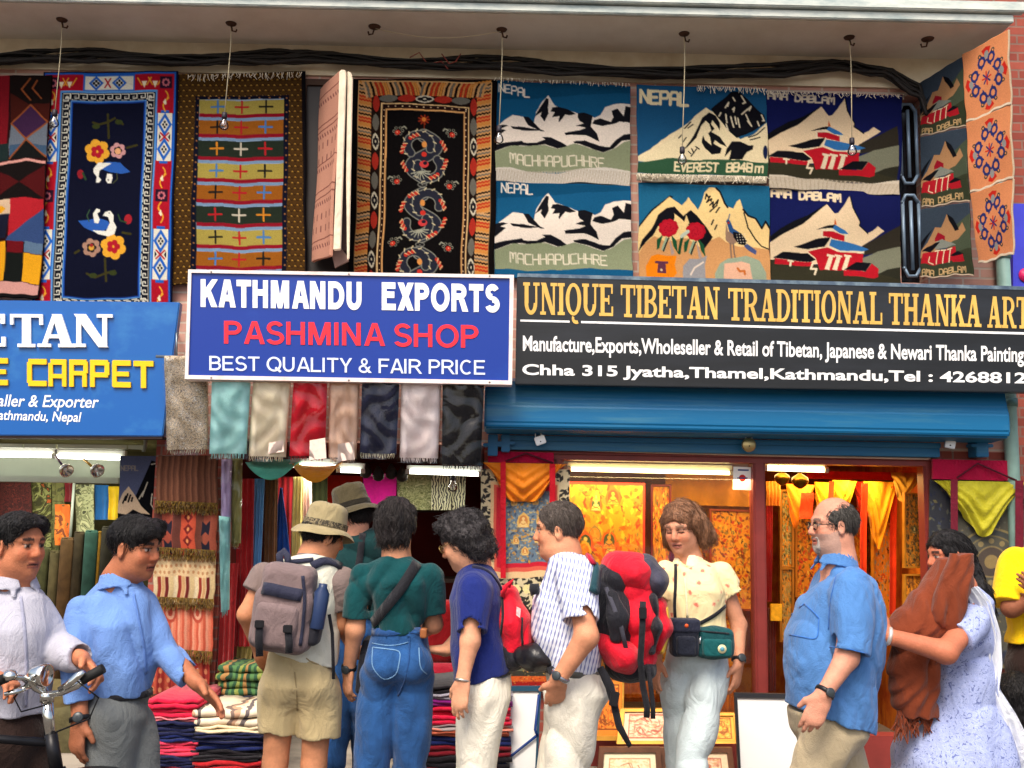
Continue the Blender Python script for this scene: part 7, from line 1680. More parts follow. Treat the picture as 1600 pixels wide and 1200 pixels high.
S_.cut(j(365,1005),(-.30,0,-.95));S_.disp(folds3(0.0105,8,1.3,(.5,.2,.8)));S_.disp(folds3(0.0044,22,4.1,(.8,0,.3)));S_.want_bvh=True;S_.mesh('shirt',SKY,t)
collar(t,j(405,418),(-1,-.1,0),SKY,.074,.022,.04)
SKD=fab('sky_seam',(56,112,190),.08)
strap_on(S_,[(282,585),(330,628),(336,640)],.006,.002,'pocket_flap',SKD,t,zm);strap_on(S_,[(262,600),(282,585)],.005,.002,'pocket_edge',SKD,t,zm);strap_on(S_,[(336,640),(330,720),(225,700)],.005,.0015,'pocket_edge',SKD,t,zm)
strap_on(S_,[(375,745),(445,752),(515,770)],.005,.0015,'sleeve_seam',SKD,t,zm);strap_on(S_,[(400,480),(378,580),(372,680)],.004,.0012,'armhole_seam',SKD,t,zm)
for b in((350,460),(268,548),(236,625)):
 r=onto(S_,*zm(*b),.003)
 if r:g=MB();g.lathe(r[0],r[1],[(0,.007),(.003,.006)],10);g.build('button',mat('button_blue',C(40,70,120),.4),t)
W_=Sculpt(.008);h0=j(368,985);hips(W_,h0,j(370,1060),.165,.160,1.15)
for kn,an,dy in((j(300,1245,-.09),j(262,1590,-.09),-.08),(j(455,1245,.09),j(545,1575,.09),.08)):hp=j(372,1070,dy);W_.chain([hp,kn,an],[.122,.09,.072],.012)
W_.disp(folds3(0.0105,9,2.2));W_.mesh('trousers',CHINO,t);shoes(t,[j(262,1590,-.09),j(545,1575,.09)],(-1,0,0),SHOE)
H=Sculpt(.0045);c=hd.sc*.925;A_=(hd.R,hd.F,hd.U)
H.ell(hd.p(0,-.020,.026),(.082*c,.098*c,.086*c),A_);H.ell(hd.p(0,.075,.095),(.075*c,.10*c,.085*c),A_,.01,'sub');hd.face_cut(H,fore=.05,depth=.10);H.cut(hd.p(0,-.05,-.062),hd.F*.35-hd.U);H.disp(lumps(.0018,90,2));HH=H.mesh('hair',GRYH,t);strands(HH,hd,2200,.045,t)
bd=Sculpt(.004);bd.ell(hd.p(0,.060,-.090),(.032*c,.034*c,.032*c),A_);bd.cone(hd.p(-.024,.085,-.047),hd.p(.024,.085,-.047),.007,.007,.006);bd.cone(hd.p(.026,.078,-.05),hd.p(.024,.078,-.085),.008,.012,.01);bd.cone(hd.p(-.026,.078,-.05),hd.p(-.024,.078,-.085),.008,.012,.01)
bd.ell(hd.p(0,.094,-.062),(.020*c,.012*c,.012*c),A_,.004,'sub');bd.disp(lumps(.0018,260));bd.mesh('beard',hair_mat('beard_grey',(170,158,150)),t)
def glasses(hd,root,col=(70,56,50),r=.021):
 gt=None
 for q in(-1,1):
  g=MB();cc=hd.p(q*.032,.097,.002);g.tube([cc+hd.R*r*hd.sc*1.15*math.cos(a)+hd.U*r*hd.sc*.85*math.sin(a)for a in[k*2*math.pi/16 for k in range(16)]],.0012,5,closed=True)
  g.tube([hd.p(q*.056,.094,.006),hd.p(q*.072,.06,.008),hd.p(q*.082,.0,.006),hd.p(q*.083,-.015,-.004)],.0018,5)
  if q<0:g.tube([hd.p(-.009,.099,.004),hd.p(0,.102,.007),hd.p(.009,.099,.004)],.0015,5)
  o=g.build('spectacle_rim',mat('specs_%d'%col[0],C(*col),.3,.6),root)
  g=MB();g.lathe(cc,hd.F,[(-.0005,r*.95),(.0005,r*.95)],16);g.build('lens',GL,o)
glasses(hd,t)
watch(wr.lerp(el,.06),wr-el,.038,t,nrm=(.3,-1,.2))
#  man with the big rucksack
zm=Zm(780,760,2.7267);Y=-1.80;j=J(zm,Y);t=person(j(320,1200).x,Y,'dark haired man in a striped white shirt carrying the big red rucksack')
B=Sculpt(.0048);hd=Head(j(248,188),(-1,.10,-.10),1.06);nb=j(280,285);hd.add(B,nb,jowl=.6,neck_r=.06)
B.chain([nb,j(290,420),j(320,720)],[0.063,0.086,0.086],.05,ax=LAT,sa=1.2)
sn,el,wr=dn(j(330,350,-.17)),j(372,640,-.27),j(252,822,-.25);B.chain([sn,el],[0.048,0.049],.03);B.chain([el,wr],[0.050,0.032],.02);hand(B,wr,j(238,900,-.20)-wr,(.2,.9,0),(-1,-.1,.1),.35,1.05)
sf=dn(j(300,360,.18));ef,wf=j(230,600,.26),j(120,690,.10);B.chain([sf,ef,wf],[0.046,0.046,0.030],.03);hand(B,wf,(-.9,-.4,.1),(.2,-.2,-1),(-.3,.8,.4),.9)
B.mesh('body',SKIN,t,hd.tint((216,148,112),brow=(60,48,40)))
m,tt,bb=_new('dash_stripe_shirt');tc=tt.nodes.new('ShaderNodeTexCoord');mp=tt.nodes.new('ShaderNodeMapping');mp.inputs['Rotation'].default_value=(0,math.radians(-14),0);tt.links.new(tc.outputs['Object'],mp.inputs[0])
w1=tt.nodes.new('ShaderNodeTexWave');w1.bands_direction='X';w1.inputs['Scale'].default_value=20;w1.inputs['Distortion'].default_value=.7
w2=tt.nodes.new('ShaderNodeTexWave');w2.bands_direction='Z';w2.inputs['Scale'].default_value=9;w2.inputs['Distortion'].default_value=.6
for q in(w1,w2):tt.links.new(mp.outputs[0],q.inputs[0])
mx_=tt.nodes.new('ShaderNodeMath');mx_.operation='MULTIPLY_ADD';mx_.inputs[1].default_value=.30;tt.links.new(w2.outputs['Fac'],mx_.inputs[0]);tt.links.new(w1.outputs['Fac'],mx_.inputs[2])
r=tt.nodes.new('ShaderNodeValToRGB');r.color_ramp.elements[0].position=.80;r.color_ramp.elements[0].color=C(226,230,242);r.color_ramp.elements[1].position=1.0;r.color_ramp.elements[1].color=C(128,136,184);tt.links.new(mx_.outputs[0],r.inputs[0]);tt.links.new(r.outputs[0],bb.inputs['Base Color']);bb.inputs['Roughness'].default_value=.9
STS=m;creases(m)
S_=Sculpt(.0060);pts=[j(278,280),j(302,342),j(283,480),j(288,640),j(312,785)];hw=[.062,.100,.152,.156,.122];hdp=[.075,.18,.185,.185,.17]
S_.loft(pts,hw,hdp)
S_.cone(sn,j(346,575,-.25),0.088,0.079,.014,cb=True);S_.cone(j(345,550,-.25),j(348,590,-.25),0.060,0.064,.004,mode='sub');S_.cone(sf,ef,0.086,0.074,.014,cb=True)
S_.cut(j(312,775),(0,0,-1));S_.disp(folds3(0.0105,9,.7,(.6,.2,.7)));S_.want_bvh=True;S_.mesh('shirt',STS,t);collar(t,j(280,290,.0),(-1,.1,0),STS,.066,.03,.045,(.015,.05))
W_=Sculpt(.008);hips(W_,j(318,778),j(328,870),.125,.152,1.25)
for kn,an,dy in((j(292,1215,-.09),j(330,1590,-.09),-.08),(j(250,1215,.09),j(170,1590,.09),.08)):W_.chain([j(322,890,dy),kn,an],[.128,.092,.075],.012)
W_.disp(folds3(0.0123,9,3.2,(.4,0,.8)));W_.want_bvh=True;W_.mesh('trousers',WTR,t);shoes(t,[j(330,1590,-.09),j(170,1590,.09)],(-1,0,0),SHOE)
g=MB();g.lathe(j(316,782),(0.05,0,1),[(-.012,.127),(-.010,.131),(.014,.130),(.016,.126)],28)
for i,v in enumerate(g.v):g.v[i]=(v[0],Y+(v[1]-Y)*1.33,v[2])
g.build('belt',fab('belt_grey',(96,96,90)),t)
H=Sculpt(.0045);c=hd.sc*.925;A_=(hd.R,hd.F,hd.U);H.ell(hd.p(0,-.018,.036),(.085*c,.103*c,.094*c),A_);hd.face_cut(H,fore=.066,depth=.085);H.cut(hd.p(0,-.05,-.07),hd.F*.45-hd.U);H.disp(lumps(.002,80,1));HH=H.mesh('hair',hair_mat('hair_mixed',(92,82,76)),t);strands(HH,hd,2200,.04,t)
watch(wr.lerp(el,.07),wr-el,.040,t,mat('watch_steel',C(180,180,186),.25,.9,.1,30),nrm=(-.5,-1,.2))
STRS,ZMR,JR=S_,zm,j
RP=fab('pack_red',(214,18,44),.10,.6);BP=fab('pack_black',(32,32,40),.15,.6);GP=fab('pack_slate',(62,62,78),.15,.6);YP=fab('pack_yellow',(222,176,60),.1,.7)
rk=thing('rucksack',j(560,800),'large red and black trekking rucksack with dangling straps, worn by the man','rucksack')
K=Sculpt(.006);K.chain([j(478,400),j(492,560),j(520,760)],[.085,.10,.07],.03,ax=LAT,sa=1.6);K.chain([j(560,770),j(610,770)],[.06,.06],.03,ax=LAT,sa=2);K.disp(folds3(.007,12,.4));K.want_bvh=True;K.mesh('pack_body',BP,rk)
q=Sculpt(.006);q.chain([j(575,450),j(592,580),j(590,715)],[.098,.108,.085],.04,ax=LAT,sa=1.45);q.disp(folds3(.007,12,1.1));q.mesh('main_compartment',RP,rk)
q=Sculpt(.006);q.chain([j(500,345),j(570,370),j(600,420)],[.070,.085,.068],.03,ax=LAT,sa=1.9);q.disp(folds3(.006,14,1.4));q.mesh('lid',RP,rk)
q=Sculpt(.006);q.chain([j(625,340),j(655,400),j(650,450)],[.055,.060,.045],.03,ax=LAT,sa=2.2);q.disp(folds3(.005,14,2.4));q.mesh('lid_side',GP,rk)
q=Sculpt(.006);q.chain([j(640,470,-.03),j(655,580,-.03),j(640,690,-.03)],[.028,.030,.025],.03,ax=LAT,sa=4.4);q.disp(folds3(.004,13,3.4));q.mesh('dark_edge',BP,rk)
q=Sculpt(.006);q.chain([j(455,670,-.04),j(520,720,-.05),j(545,770,-.04)],[.06,.072,.04],.03,ax=LAT,sa=2.2);q.disp(folds3(.005,13,5.4));q.mesh('red_base',RP,rk)
q=Sculpt(.006);q.chain([j(672,510),j(682,600),j(668,680)],[.045,.050,.035],.03,ax=LAT,sa=2.4);q.disp(folds3(.004,14,.9));q.mesh('front_pocket',RP,rk)
q=Sculpt(.005);q.chain([j(705,520,-.04),j(712,600,-.04),j(690,700,-.04)],[.016,.019,.015],.02,ax=LAT,sa=3);q.mesh('yellow_mattress_edge',YP,rk)
q=Sculpt(.006);q.chain([j(480,470,-.17),j(505,560,-.185),j(500,640,-.17)],[.028,.036,.028],.03,ax=LAT,sa=.6);q.disp(folds3(.004,15,1));q.mesh('side_pocket',BP,rk)
g=MB();g.strap([j(455,430,-.165),j(490,520,-.205),j(520,600,-.20),j(540,690,-.19)],[Vector((0,-1,0))]*4,.018,.003);g.build('strap',fab('strap_grey',(70,70,82),.1,.7),rk)
g=MB();pp=[j(612,490,-.20),j(610,600,-.215),j(602,740,-.19),j(612,850,-.16),j(630,940,-.15),j(628,985,-.15)];g.strap(pp,[Vector((0,-1,0))]*6,.026,.003);g.build('strap',STRAP,rk)
g=MB();pp=[j(632,760,-.15),j(645,850,-.15),j(655,930,-.14),j(655,990,-.14)];g.strap(pp,[Vector((0,-1,0))]*4,.02,.003);g.build('strap',STRAP,rk)
g=MB();pp=[j(430,770,-.19),j(470,850,-.19),j(490,930,-.18),j(510,1020,-.18),j(558,1108,-.18)];g.strap(pp,[Vector((0,-1,0))]*5,[.03,.04,.03,.03,.02],.004);g.build('hip_strap',STRAP,rk)
g=MB();g.obox(j(490,905,-.2),Vector((.97,0,-.2)),LAT,Vector((.2,0,.97)),(.018,.008,.03));g.build('buckle',mat('buckle',C(26,26,30),.4),rk,bevel=.003)
g=MB();g.obox(j(612,540,-.222),Vector((1,0,0)),LAT,Vector((0,0,1)),(.016,.007,.024));g.build('buckle',MATS['buckle'],rk,bevel=.003)
strap_on(STRS,[(302,275),(340,275),(375,300),(398,335)],.030,.010,'shoulder_strap',fab('strap_crimson',(190,24,60),.1,.6),rk,zm,.006)
strap_on(STRS,[(398,300),(412,345),(405,400),(398,455)],.045,.012,'shoulder_strap',fab('strap_teal',(28,66,76),.1,.6),rk,zm,.006)
cb=thing('camera_bag',j(150,770),'shiny black camera bag strapped before the waist of the man with the rucksack','bag')
q=Sculpt(.005);q.chain([j(105,725,-.05),j(160,730,-.07),j(205,735,-.08)],[.048,.058,.045],.03,ax=LAT,sa=1.2);q.disp(folds3(.005,22,2));q.mesh('case',mat('bag_leather',C(24,24,28),.35,0,.2,20,.3,60,.5),cb)
g=MB();g.strap([j(205,740,-.1),j(230,800,-.16),j(215,770,-.12)],[Vector((0,-1,0))]*3,.03,.004);g.build('strap',STRAP,cb)
mic=MB();mic.tube([j(152,460,-.10),j(150,440,-.10),j(150,415,-.10)],[.018,.024,.02],10);tag(mic.build('shoulder_pouch',STRAP),'small black pouch at the chest pocket of the striped shirt','pouch')
#  grey haired woman in the floral blouse
zm=Zm(960,760,2.7267);Y=-1.55;j=J(zm,Y);t=person(j(330,1200).x,Y,'woman with brown bobbed hair in a cream floral blouse and pale jeans')
B=Sculpt(.0048);hd=Head(j(288,178),(-.58,-.80,-.26),1.02,.03);nb=j(318,318,.02);hd.add(B,nb,woman=True,neck_r=.056)
B.chain([nb,j(335,430,.02),j(345,680)],[0.054,0.079,0.086],.05,ax=LAT,sa=.75)
sn,el,wr=j(452,372,.0),j(530,590,.02),j(530,745,-.05);B.chain([sn,el],[0.041,0.035],.03);B.chain([el,wr],[0.036,0.024],.02);hand(B,wr,j(518,850,-.06)-wr,(-.7,.6,0),(-.6,-.8,0),.38,.98)
s2,e2,w2=j(222,375,.0),j(188,570,.02),j(178,730,-.03);B.chain([s2,e2],[0.039,0.035],.03);B.chain([e2,w2],[0.036,0.024],.02);hand(B,w2,j(165,840,-.05)-w2,(.8,.4,0),(.5,-.8,0),.4,.98)
B.mesh('body',SKIN,t,hd.tint((212,148,116),lip=(178,100,92),brow=(130,100,80),down=True))
m,tt,bb=_new('floral_blouse');tc=tt.nodes.new('ShaderNodeTexCoord');vo=tt.nodes.new('ShaderNodeTexVoronoi');vo.inputs['Scale'].default_value=19;tt.links.new(tc.outputs['Object'],vo.inputs[0])
no=tt.nodes.new('ShaderNodeTexNoise');no.inputs['Scale'].default_value=70;tt.links.new(tc.outputs['Object'],no.inputs[0]);ad=tt.nodes.new('ShaderNodeMath');ad.operation='MULTIPLY_ADD';ad.inputs[1].default_value=.35;tt.links.new(no.outputs['Fac'],ad.inputs[0]);tt.links.new(vo.outputs['Distance'],ad.inputs[2])
r=tt.nodes.new('ShaderNodeValToRGB');cr=r.color_ramp;cr.elements[0].position=.30;cr.elements[0].color=C(214,120,96);cr.elements[1].position=.44;cr.elements[1].color=C(236,216,164);e_=cr.elements.new(.36);e_.color=C(236,176,140);tt.links.new(ad.outputs[0],r.inputs[0]);tt.links.new(r.outputs[0],bb.inputs['Base Color']);bb.inputs['Roughness'].default_value=.85
FLO=m;creases(m)
S_=Sculpt(.0058);pts=[j(322,312,.02),j(338,340,.01),j(338,440),j(342,560),j(346,650)];hw=[.060,.118,.146,.136,.144];hdp=[.062,.085,.125,.115,.12]
S_.loft(pts,hw,hdp)
S_.cone(sn,j(508,458,0),.058,.060,.014,cb=True);S_.cone(j(508,440,0),j(514,470,0),0.047,0.049,.004,mode='sub');S_.cone(s2,j(195,470,0),0.065,0.061,.014,cb=True)
V_=Vector;hp=hd;S_.cone(j(285,370,-.16),j(318,300,-.04),.012,.045,.01,mode='sub')
S_.cut(j(346,640),(0,0,-1));S_.disp(folds3(0.0088,10,2.7,(.5,.2,.7)));S_.want_bvh=True;S_.mesh('blouse',FLO,t)
FLP=fab('blouse_plain',(244,228,186),.05)
collar(t,j(318,322,.02),(-.58,-.80,0),FLP,.062,.022,.034,(.035,.06))
strap_on(S_,[(300,392),(306,470),(310,560)],.010,.0015,'placket',FLP,t,zm)
W_=Sculpt(.008);hips(W_,j(346,640),j(346,740),.140,.150,.80)
for hp_,kn,an in((j(282,800,.03),j(285,1170,.06),j(330,1540,.16)),(j(400,800,-.02),j(330,1185,-.14),j(330,1560,-.12))):W_.chain([hp_,kn,an],[.098,.075,.062],.012)
W_.disp(folds3(0.0105,9,1.1,(.5,0,.8)));W_.want_bvh=True;W_.mesh('jeans',PALEJ,t);shoes(t,[j(300,1540,.05),j(345,1560,-.16)],(-.5,-.8,0),SHOE)
H=Sculpt(.0045);c=hd.sc*.925;A_=(hd.R,hd.F,hd.U);H.ell(hd.p(0,-.022,.042),(.094*c,.108*c,.095*c),A_);H.cone(hd.p(.075,-.035,.02),hd.p(.088,-.03,-.06),.045,.036,.03);H.cone(hd.p(-.075,-.035,.02),hd.p(-.092,-.045,-.055),.045,.038,.03);H.cone(hd.p(0,-.09,.0),hd.p(-.03,-.105,-.05),.05,.04,.03);H.cone(hd.p(-.085,-.055,-.01),hd.p(-.115,-.08,-.055),.04,.026,.03)
H.ell(hd.p(.006,.105,-.050),(.070*c,.092*c,.118*c),A_,.008,'sub');H.cone(hd.p(0,-.02,-.05),hd.p(0,-.03,-.16),.052,.05,.01,mode='sub');H.disp(lumps(.003,50,.4));H.disp(lambda x,y,z:(.0028*np.sin(110*x+70*y+3*np.sin(11*z))).astype(np.float32));HH=H.mesh('hair',BRNH,t);strands(HH,hd,2200,.045,t)
watch(wr.lerp(el,.05),wr-el,.030,t,nrm=(.2,-1,.1))
JB,ZB,BL_,W8=j,zm,S_,W_
BN=fab('bag_navy',(26,30,44),.12,.7);BG_=fab('bag_green',(10,70,74),.14,.7)
b1=thing('camera_pouch',j(297,715,-.16),'black camera pouch hanging from the neck strap of the floral blouse woman','bag')
q=Sculpt(.0045);c0=j(297,645,-.17);q.box(c0,(.062,.045,.080),None,.02,.01);q.disp(folds3(.002,20,1));q.mesh('pouch',BN,b1)
q=Sculpt(.0045);q.box(c0+Vector((0,-.006,.056)),(.066,.046,.030),None,.014,.01);q.mesh('flap',fab('bag_navy2',(36,40,58),.1,.7),b1)
q=Sculpt(.0045);q.box(c0+Vector((.0,-.046,-.03)),(.042,.016,.042),None,.012,.01);q.mesh('front_pocket',BN,b1)
g=MB();g.lathe(c0+Vector((.002,-.050,.058)),(0,-1,0),[(0,.009),(.003,.009)],12);g.build('badge',mat('badge_orange',C(220,90,40),.5),b1)
strap_on(BL_,[(262,335),(262,420),(258,500),(262,560)],.014,.003,'neck_strap',STRAP,b1,zm,.005)
b2=thing('waist_bag',j(422,730,-.16),'dark green waist bag with a round badge beside the black pouch','bag')
q=Sculpt(.0045);c0=j(424,665,-.15);q.ell(c0,(.088,.055,.072),None,.01);q.box(c0,(.085,.05,.066),None,.03,.02);q.disp(folds3(.003,16,2));q.want_bvh=True;q.mesh('pouch',BG_,b2);G2=q
q=Sculpt(.0045);q.box(c0+Vector((.004,-.045,-.018)),(.066,.022,.040),None,.016,.01);q.mesh('front_pocket',fab('bag_green2',(12,84,86),.12,.7),b2)
g=MB();g.lathe(c0+Vector((.022,-.068,-.020)),(0,-1,0),[(0,.020),(.003,.019)],18);g.build('badge',mat('badge_cream',C(214,206,160),.5,0,.3,60),b2)
g=MB();g.lathe(c0+Vector((.022,-.0712,-.020)),(0,-1,0),[(0,.010),(.002,.009)],14);g.build('badge_centre',mat('badge_blue',C(90,150,170),.5),b2)
strap_on(G2,[(358,618),(420,622),(488,628)],.006,.003,'zip',STRAP,b2,zm,.003)
g=MB();g.tube([c0+Vector((-.07,-.05,.03)),c0+Vector((-.075,-.056,.0))],.004,6);g.build('zip_pull',STEEL,b2)
strap_on(BL_,[(470,508),(430,545),(380,575),(350,590)],.016,.003,'strap',STRAP,b2,zm,.005)
#  curly haired woman in navy
zm=Zm(640,760,2.7265);Y=-1.75;j=J(zm,Y);t=person(j(300,1200).x,Y,'curly dark haired woman in a navy tee and white trousers with red daypack')
B=Sculpt(.0048);hd=Head(j(222,238),(-.86,.30,-.40),1.03);nb=j(285,322);hd.add(B,nb,woman=True,neck_r=.06)
B.chain([nb,j(285,450),j(300,760)],[0.054,0.079,0.086],.05,ax=LAT,sa=1.2)
sn,el,wr=dn(j(275,410,-.155)),j(258,660,-.21),j(226,825,-.24);B.chain([sn,el],[0.042,0.042],.03);B.chain([el,wr],[0.041,0.026],.02);hand(B,wr,j(212,930,-.25)-wr,(.55,.75,0),(-.8,.45,0),.30,1.0)
sf,ef,wf=dn(j(290,400,.16)),j(235,620,.2),j(150,700,.08);B.chain([sf,ef,wf],[0.042,0.039,0.026],.03);hand(B,wf,(-1,-.2,.1),(0,.3,-1),(0,1,0),.7)
B.mesh('body',SKIN,t,hd.tint((222,160,126),lip=(170,90,84)))
NVT=fab('navy_tee',(28,42,112),.12);S_=Sculpt(.006);pts=[j(288,322),j(288,372),j(282,480),j(292,650),j(312,870)];hw=[.058,.088,.122,.122,.128];hdp=[.07,.165,.17,.165,.17]
S_.loft(pts,hw,hdp)
S_.cone(sn,j(268,618,-.215),0.076,0.064,.014,cb=True);S_.cone(j(268,595,-.215),j(268,630,-.215),0.050,0.052,.004,mode='sub');S_.cone(sf,ef,0.072,0.061,.014,cb=True)
S_.cut(j(310,812),(.30,0,-.95));S_.disp(folds3(0.0105,9,5.1,(.5,.2,.7)));S_.want_bvh=True;S_.mesh('tee_shirt',NVT,t)
W_=Sculpt(.008);hips(W_,j(312,800),j(308,900),.122,.128,1.25)
for hp_,kn,an in((j(310,900,-.07),j(280,1210,-.09),j(270,1590,-.09)),(j(312,900,.07),j(285,1210,.09),j(330,1590,.09))):W_.chain([hp_,kn,an],[.118,.085,.07],.012)
W_.disp(folds3(0.0140,8,2.9,(.8,0,.25)));W_.mesh('trousers',WTR,t);shoes(t,[j(270,1590,-.09),j(330,1590,.09)],(-1,0,0),SHOE)
H=Sculpt(.0045);c=hd.sc*.925;A_=(hd.R,hd.F,hd.U);H.ell(hd.p(0,-.030,.045),(.098*c,.115*c,.098*c),A_);H.cone(hd.p(.05,-.07,-.0),hd.p(.03,-.09,-.06),.06,.05,.03);H.cone(hd.p(-.06,-.06,-.0),hd.p(-.04,-.08,-.06),.06,.05,.03);H.ell(hd.p(0,.05,.10),(.07*c,.05*c,.035*c),A_,.02);H.ell(hd.p(0,.112,-.045),(.085*c,.088*c,.108*c),A_,.01,'sub');H.disp(lumps(.010,62,.3));H.disp(lumps(.004,150,1.3));HH=H.mesh('hair',hair_mat('hair_saltpepper',(58,54,56)),t);strands(HH,hd,2600,.04,t,.7)
glasses(hd,t,(180,150,90))
g=MB();d=(wr-el).normalized();g.lathe(wr-d*.004,d,[(0,.031),(.003,.034),(.008,.034),(.011,.031)],16);g.build('bracelet',mat('bracelet_silver',C(190,180,170),.3,.8),t)
dp=thing('daypack',j(430,750),'small red daypack with black base on the back of the woman in navy','daypack')
q=Sculpt(.0055);q.chain([j(415,470,0),j(435,570,0),j(440,680,0)],[.055,.078,.07],.03,ax=LAT,sa=1.7);q.disp(folds3(.005,13,2));q.want_bvh=True;q.mesh('pack_body',RP,dp);DPK=q
q=Sculpt(.0055);q.chain([j(415,690,0),j(440,720,0)],[.058,.066],.02,ax=LAT,sa=1.9);q.mesh('base',BP,dp)
q=Sculpt(.0055);q.chain([j(490,590,-.02),j(492,660,-.02)],[.030,.034],.02,ax=LAT,sa=2.6);q.mesh('pocket',RP,dp)
strap_on(DPK,[(395,470),(400,560),(385,660)],.012,.003,'piping',STRAP,dp,zm,.002);strap_on(DPK,[(478,560),(475,620),(480,680)],.010,.003,'piping',STRAP,dp,zm,.002)
g=MB();g.slab([zm(456,512),zm(474,522),zm(470,560),zm(454,548)],Y-.155,.004);g.build('logo_patch',mat('patch_pink',C(240,190,190),.6,0,.4,90),dp)
strap_on(S_,[(268,345),(310,350),(350,375),(382,420),(395,460)],.018,.005,'shoulder_strap',fab('strap_navy',(34,34,60),.1,.7),dp,zm,.004)
g=MB();g.strap([j(392,470,-.10),j(415,420,-.11),j(438,395,-.10),j(420,430,-.09)],[Vector((0,-1,0))]*4,.018,.004);g.build('grab_loop',RP,dp)
#  woman in the dark green tee, seen from behind
zm=Zm(360,750,2.6676);Y=-1.75;j=J(zm,Y);t=person(j(700,1200).x,Y,'woman in dark green tee and blue jeans seen from behind with diagonal strap')
B=Sculpt(.0048);hd=Head(j(692,190,.02),(.12,1,-.22),1.0);nb=j(692,325);hd.add(B,nb,woman=True,neck_r=.060)
B.chain([nb,j(695,430),j(700,640)],[0.054,0.079,0.079],.05,ax=LAT,sa=.75)
sn,el,wr=dn(j(552,392)),j(520,625,-.02),j(494,785,.04);B.chain([sn,el],[0.044,0.041],.03);B.chain([el,wr],[0.041,0.026],.02);hand(B,wr,j(486,885,.05)-wr,(.7,.6,0),(-.5,.75,0),.40,.98)
s2,e2,w2=dn(j(830,385)),j(845,600,.06),j(800,640,.28);B.chain([s2,e2,w2],[0.042,0.039,0.026],.03);hand(B,w2,(-.4,1,.2),(-.5,0,-.8),(-.3,.3,.8),.5)
B.mesh('body',SKIN,t,hd.tint((216,152,116)))
GRN=fab('green_tee',(8,66,70),.14);S_=Sculpt(.006);pts=[j(692,318),j(692,348),j(697,425),j(702,520),j(704,650)];hw=[.062,.125,.155,.130,.120];hdp=[.062,.085,.12,.11,.105]
S_.loft(pts,hw,hdp)
S_.cone(sn,j(528,578,-.01),0.072,0.066,.014,cb=True);S_.cone(j(530,555,-.01),j(526,590,-.01),0.049,0.052,.004,mode='sub');S_.cone(s2,j(838,552,.03),0.070,0.063,.014,cb=True);S_.cone(j(836,530,.03),j(840,565,.03),0.047,0.049,.004,mode='sub')
S_.cut(j(704,636),(0.06,0,-1));S_.disp(folds3(0.0105,9,4.4,(.8,.2,.5)));S_.disp(folds3(0.0053,18,.4,(-.7,0,.6)));S_.want_bvh=True;S_.mesh('tee_shirt',GRN,t)
W_=Sculpt(.007);hips(W_,j(706,622),j(698,770),.124,.150,.86);W_.ell(j(650,770,-.06),(.085,.085,.09),None,.03);W_.ell(j(760,770,-.06),(.085,.085,.09),None,.03)
for hp_,kn,an in((j(632,830),j(586,1210,.0),j(560,1600)),(j(752,830),j(750,1210,.02),j(790,1600,.05))):W_.chain([hp_,kn,an],[.104,.078,.072],.012)
W_.disp(folds3(0.0088,10,1.9,(.4,0,.8)));W_.want_bvh=True;W_.mesh('jeans',DENIM,t);shoes(t,[j(560,1600),j(790,1600,.05)],(0,1,0),SHOE)
DND=fab('denim_dark',(34,72,126),.2);DNS=fab('denim_stitch',(110,150,190),.2)
strap_on(W_,[(592,634),(640,634),(700,634),(760,632),(808,628)],.034,.003,'waistband',DND,t,zm,.002)
strap_on(W_,[(746,652),(746,740),(730,830),(700,900)],.006,.002,'seam',DND,t,zm,.002)
for pl in([(594,698),(590,780),(640,838),(695,812),(712,712),(594,698)],[(785,700),(790,790),(818,808)]):strap_on(W_,pl,.0045,.0015,'pocket_stitch',DNS,t,zm,.002)
for x in(652,742):strap_on(W_,[(x,622),(x,652)],.010,.004,'belt_loop',DND,t,zm,.004)
strap_on(W_,[(592,680),(640,690),(690,690),(742,676)],.0035,.0012,'yoke_stitch',DNS,t,zm,.002)
H=Sculpt(.0045);c=hd.sc*.925;A_=(hd.R,hd.F,hd.U);H.ell(hd.p(0,-.022,.038),(.092*c,.110*c,.095*c),A_);H.cone(hd.p(-.05,-.05,0),hd.p(-.045,-.05,-.055),.045,.036,.03);H.cone(hd.p(.05,-.05,0),hd.p(.045,-.05,-.055),.045,.036,.03);H.cone(hd.p(0,-.075,0),hd.p(0,-.065,-.060),.05,.04,.03);hd.face_cut(H,fore=.06);H.disp(lambda x,y,z:(.0028*np.sin(115*x+60*y+2.5*np.sin(9*z))).astype(np.float32));H.disp(lumps(.002,120));HH=H.mesh('hair',DBRH,t);strands(HH,hd,2200,.045,t)
watch(wr.lerp(el,.03),wr-el,.031,t,nrm=(-.3,-1,0))
sb=thing('shoulder_bag',j(560,900,-.1),'black shoulder bag with wide diagonal strap on the woman in green','bag')
strap_on(S_,[(775,348),(720,440),(650,530),(585,610)],.046,.004,'strap',STRAP,sb,zm,.004)
q=Sculpt(.006);q.box(j(562,770,.10),(.024,.09,.12),(Vector((1,0,-.1)).normalized(),LAT,Vector((.1,0,1)).normalized()),.02,.01);q.disp(folds3(.004,12,1));q.mesh('bag_body',BP,sb)
q=Sculpt(.005);q.box(j(806,638,-.09),(.016,.02,.022),None,.008,.01);tag(q.mesh('leather_pouch',mat('leather_tan',C(150,90,50),.5)),'small tan leather pouch on the waistband of the blue jeans','pouch')
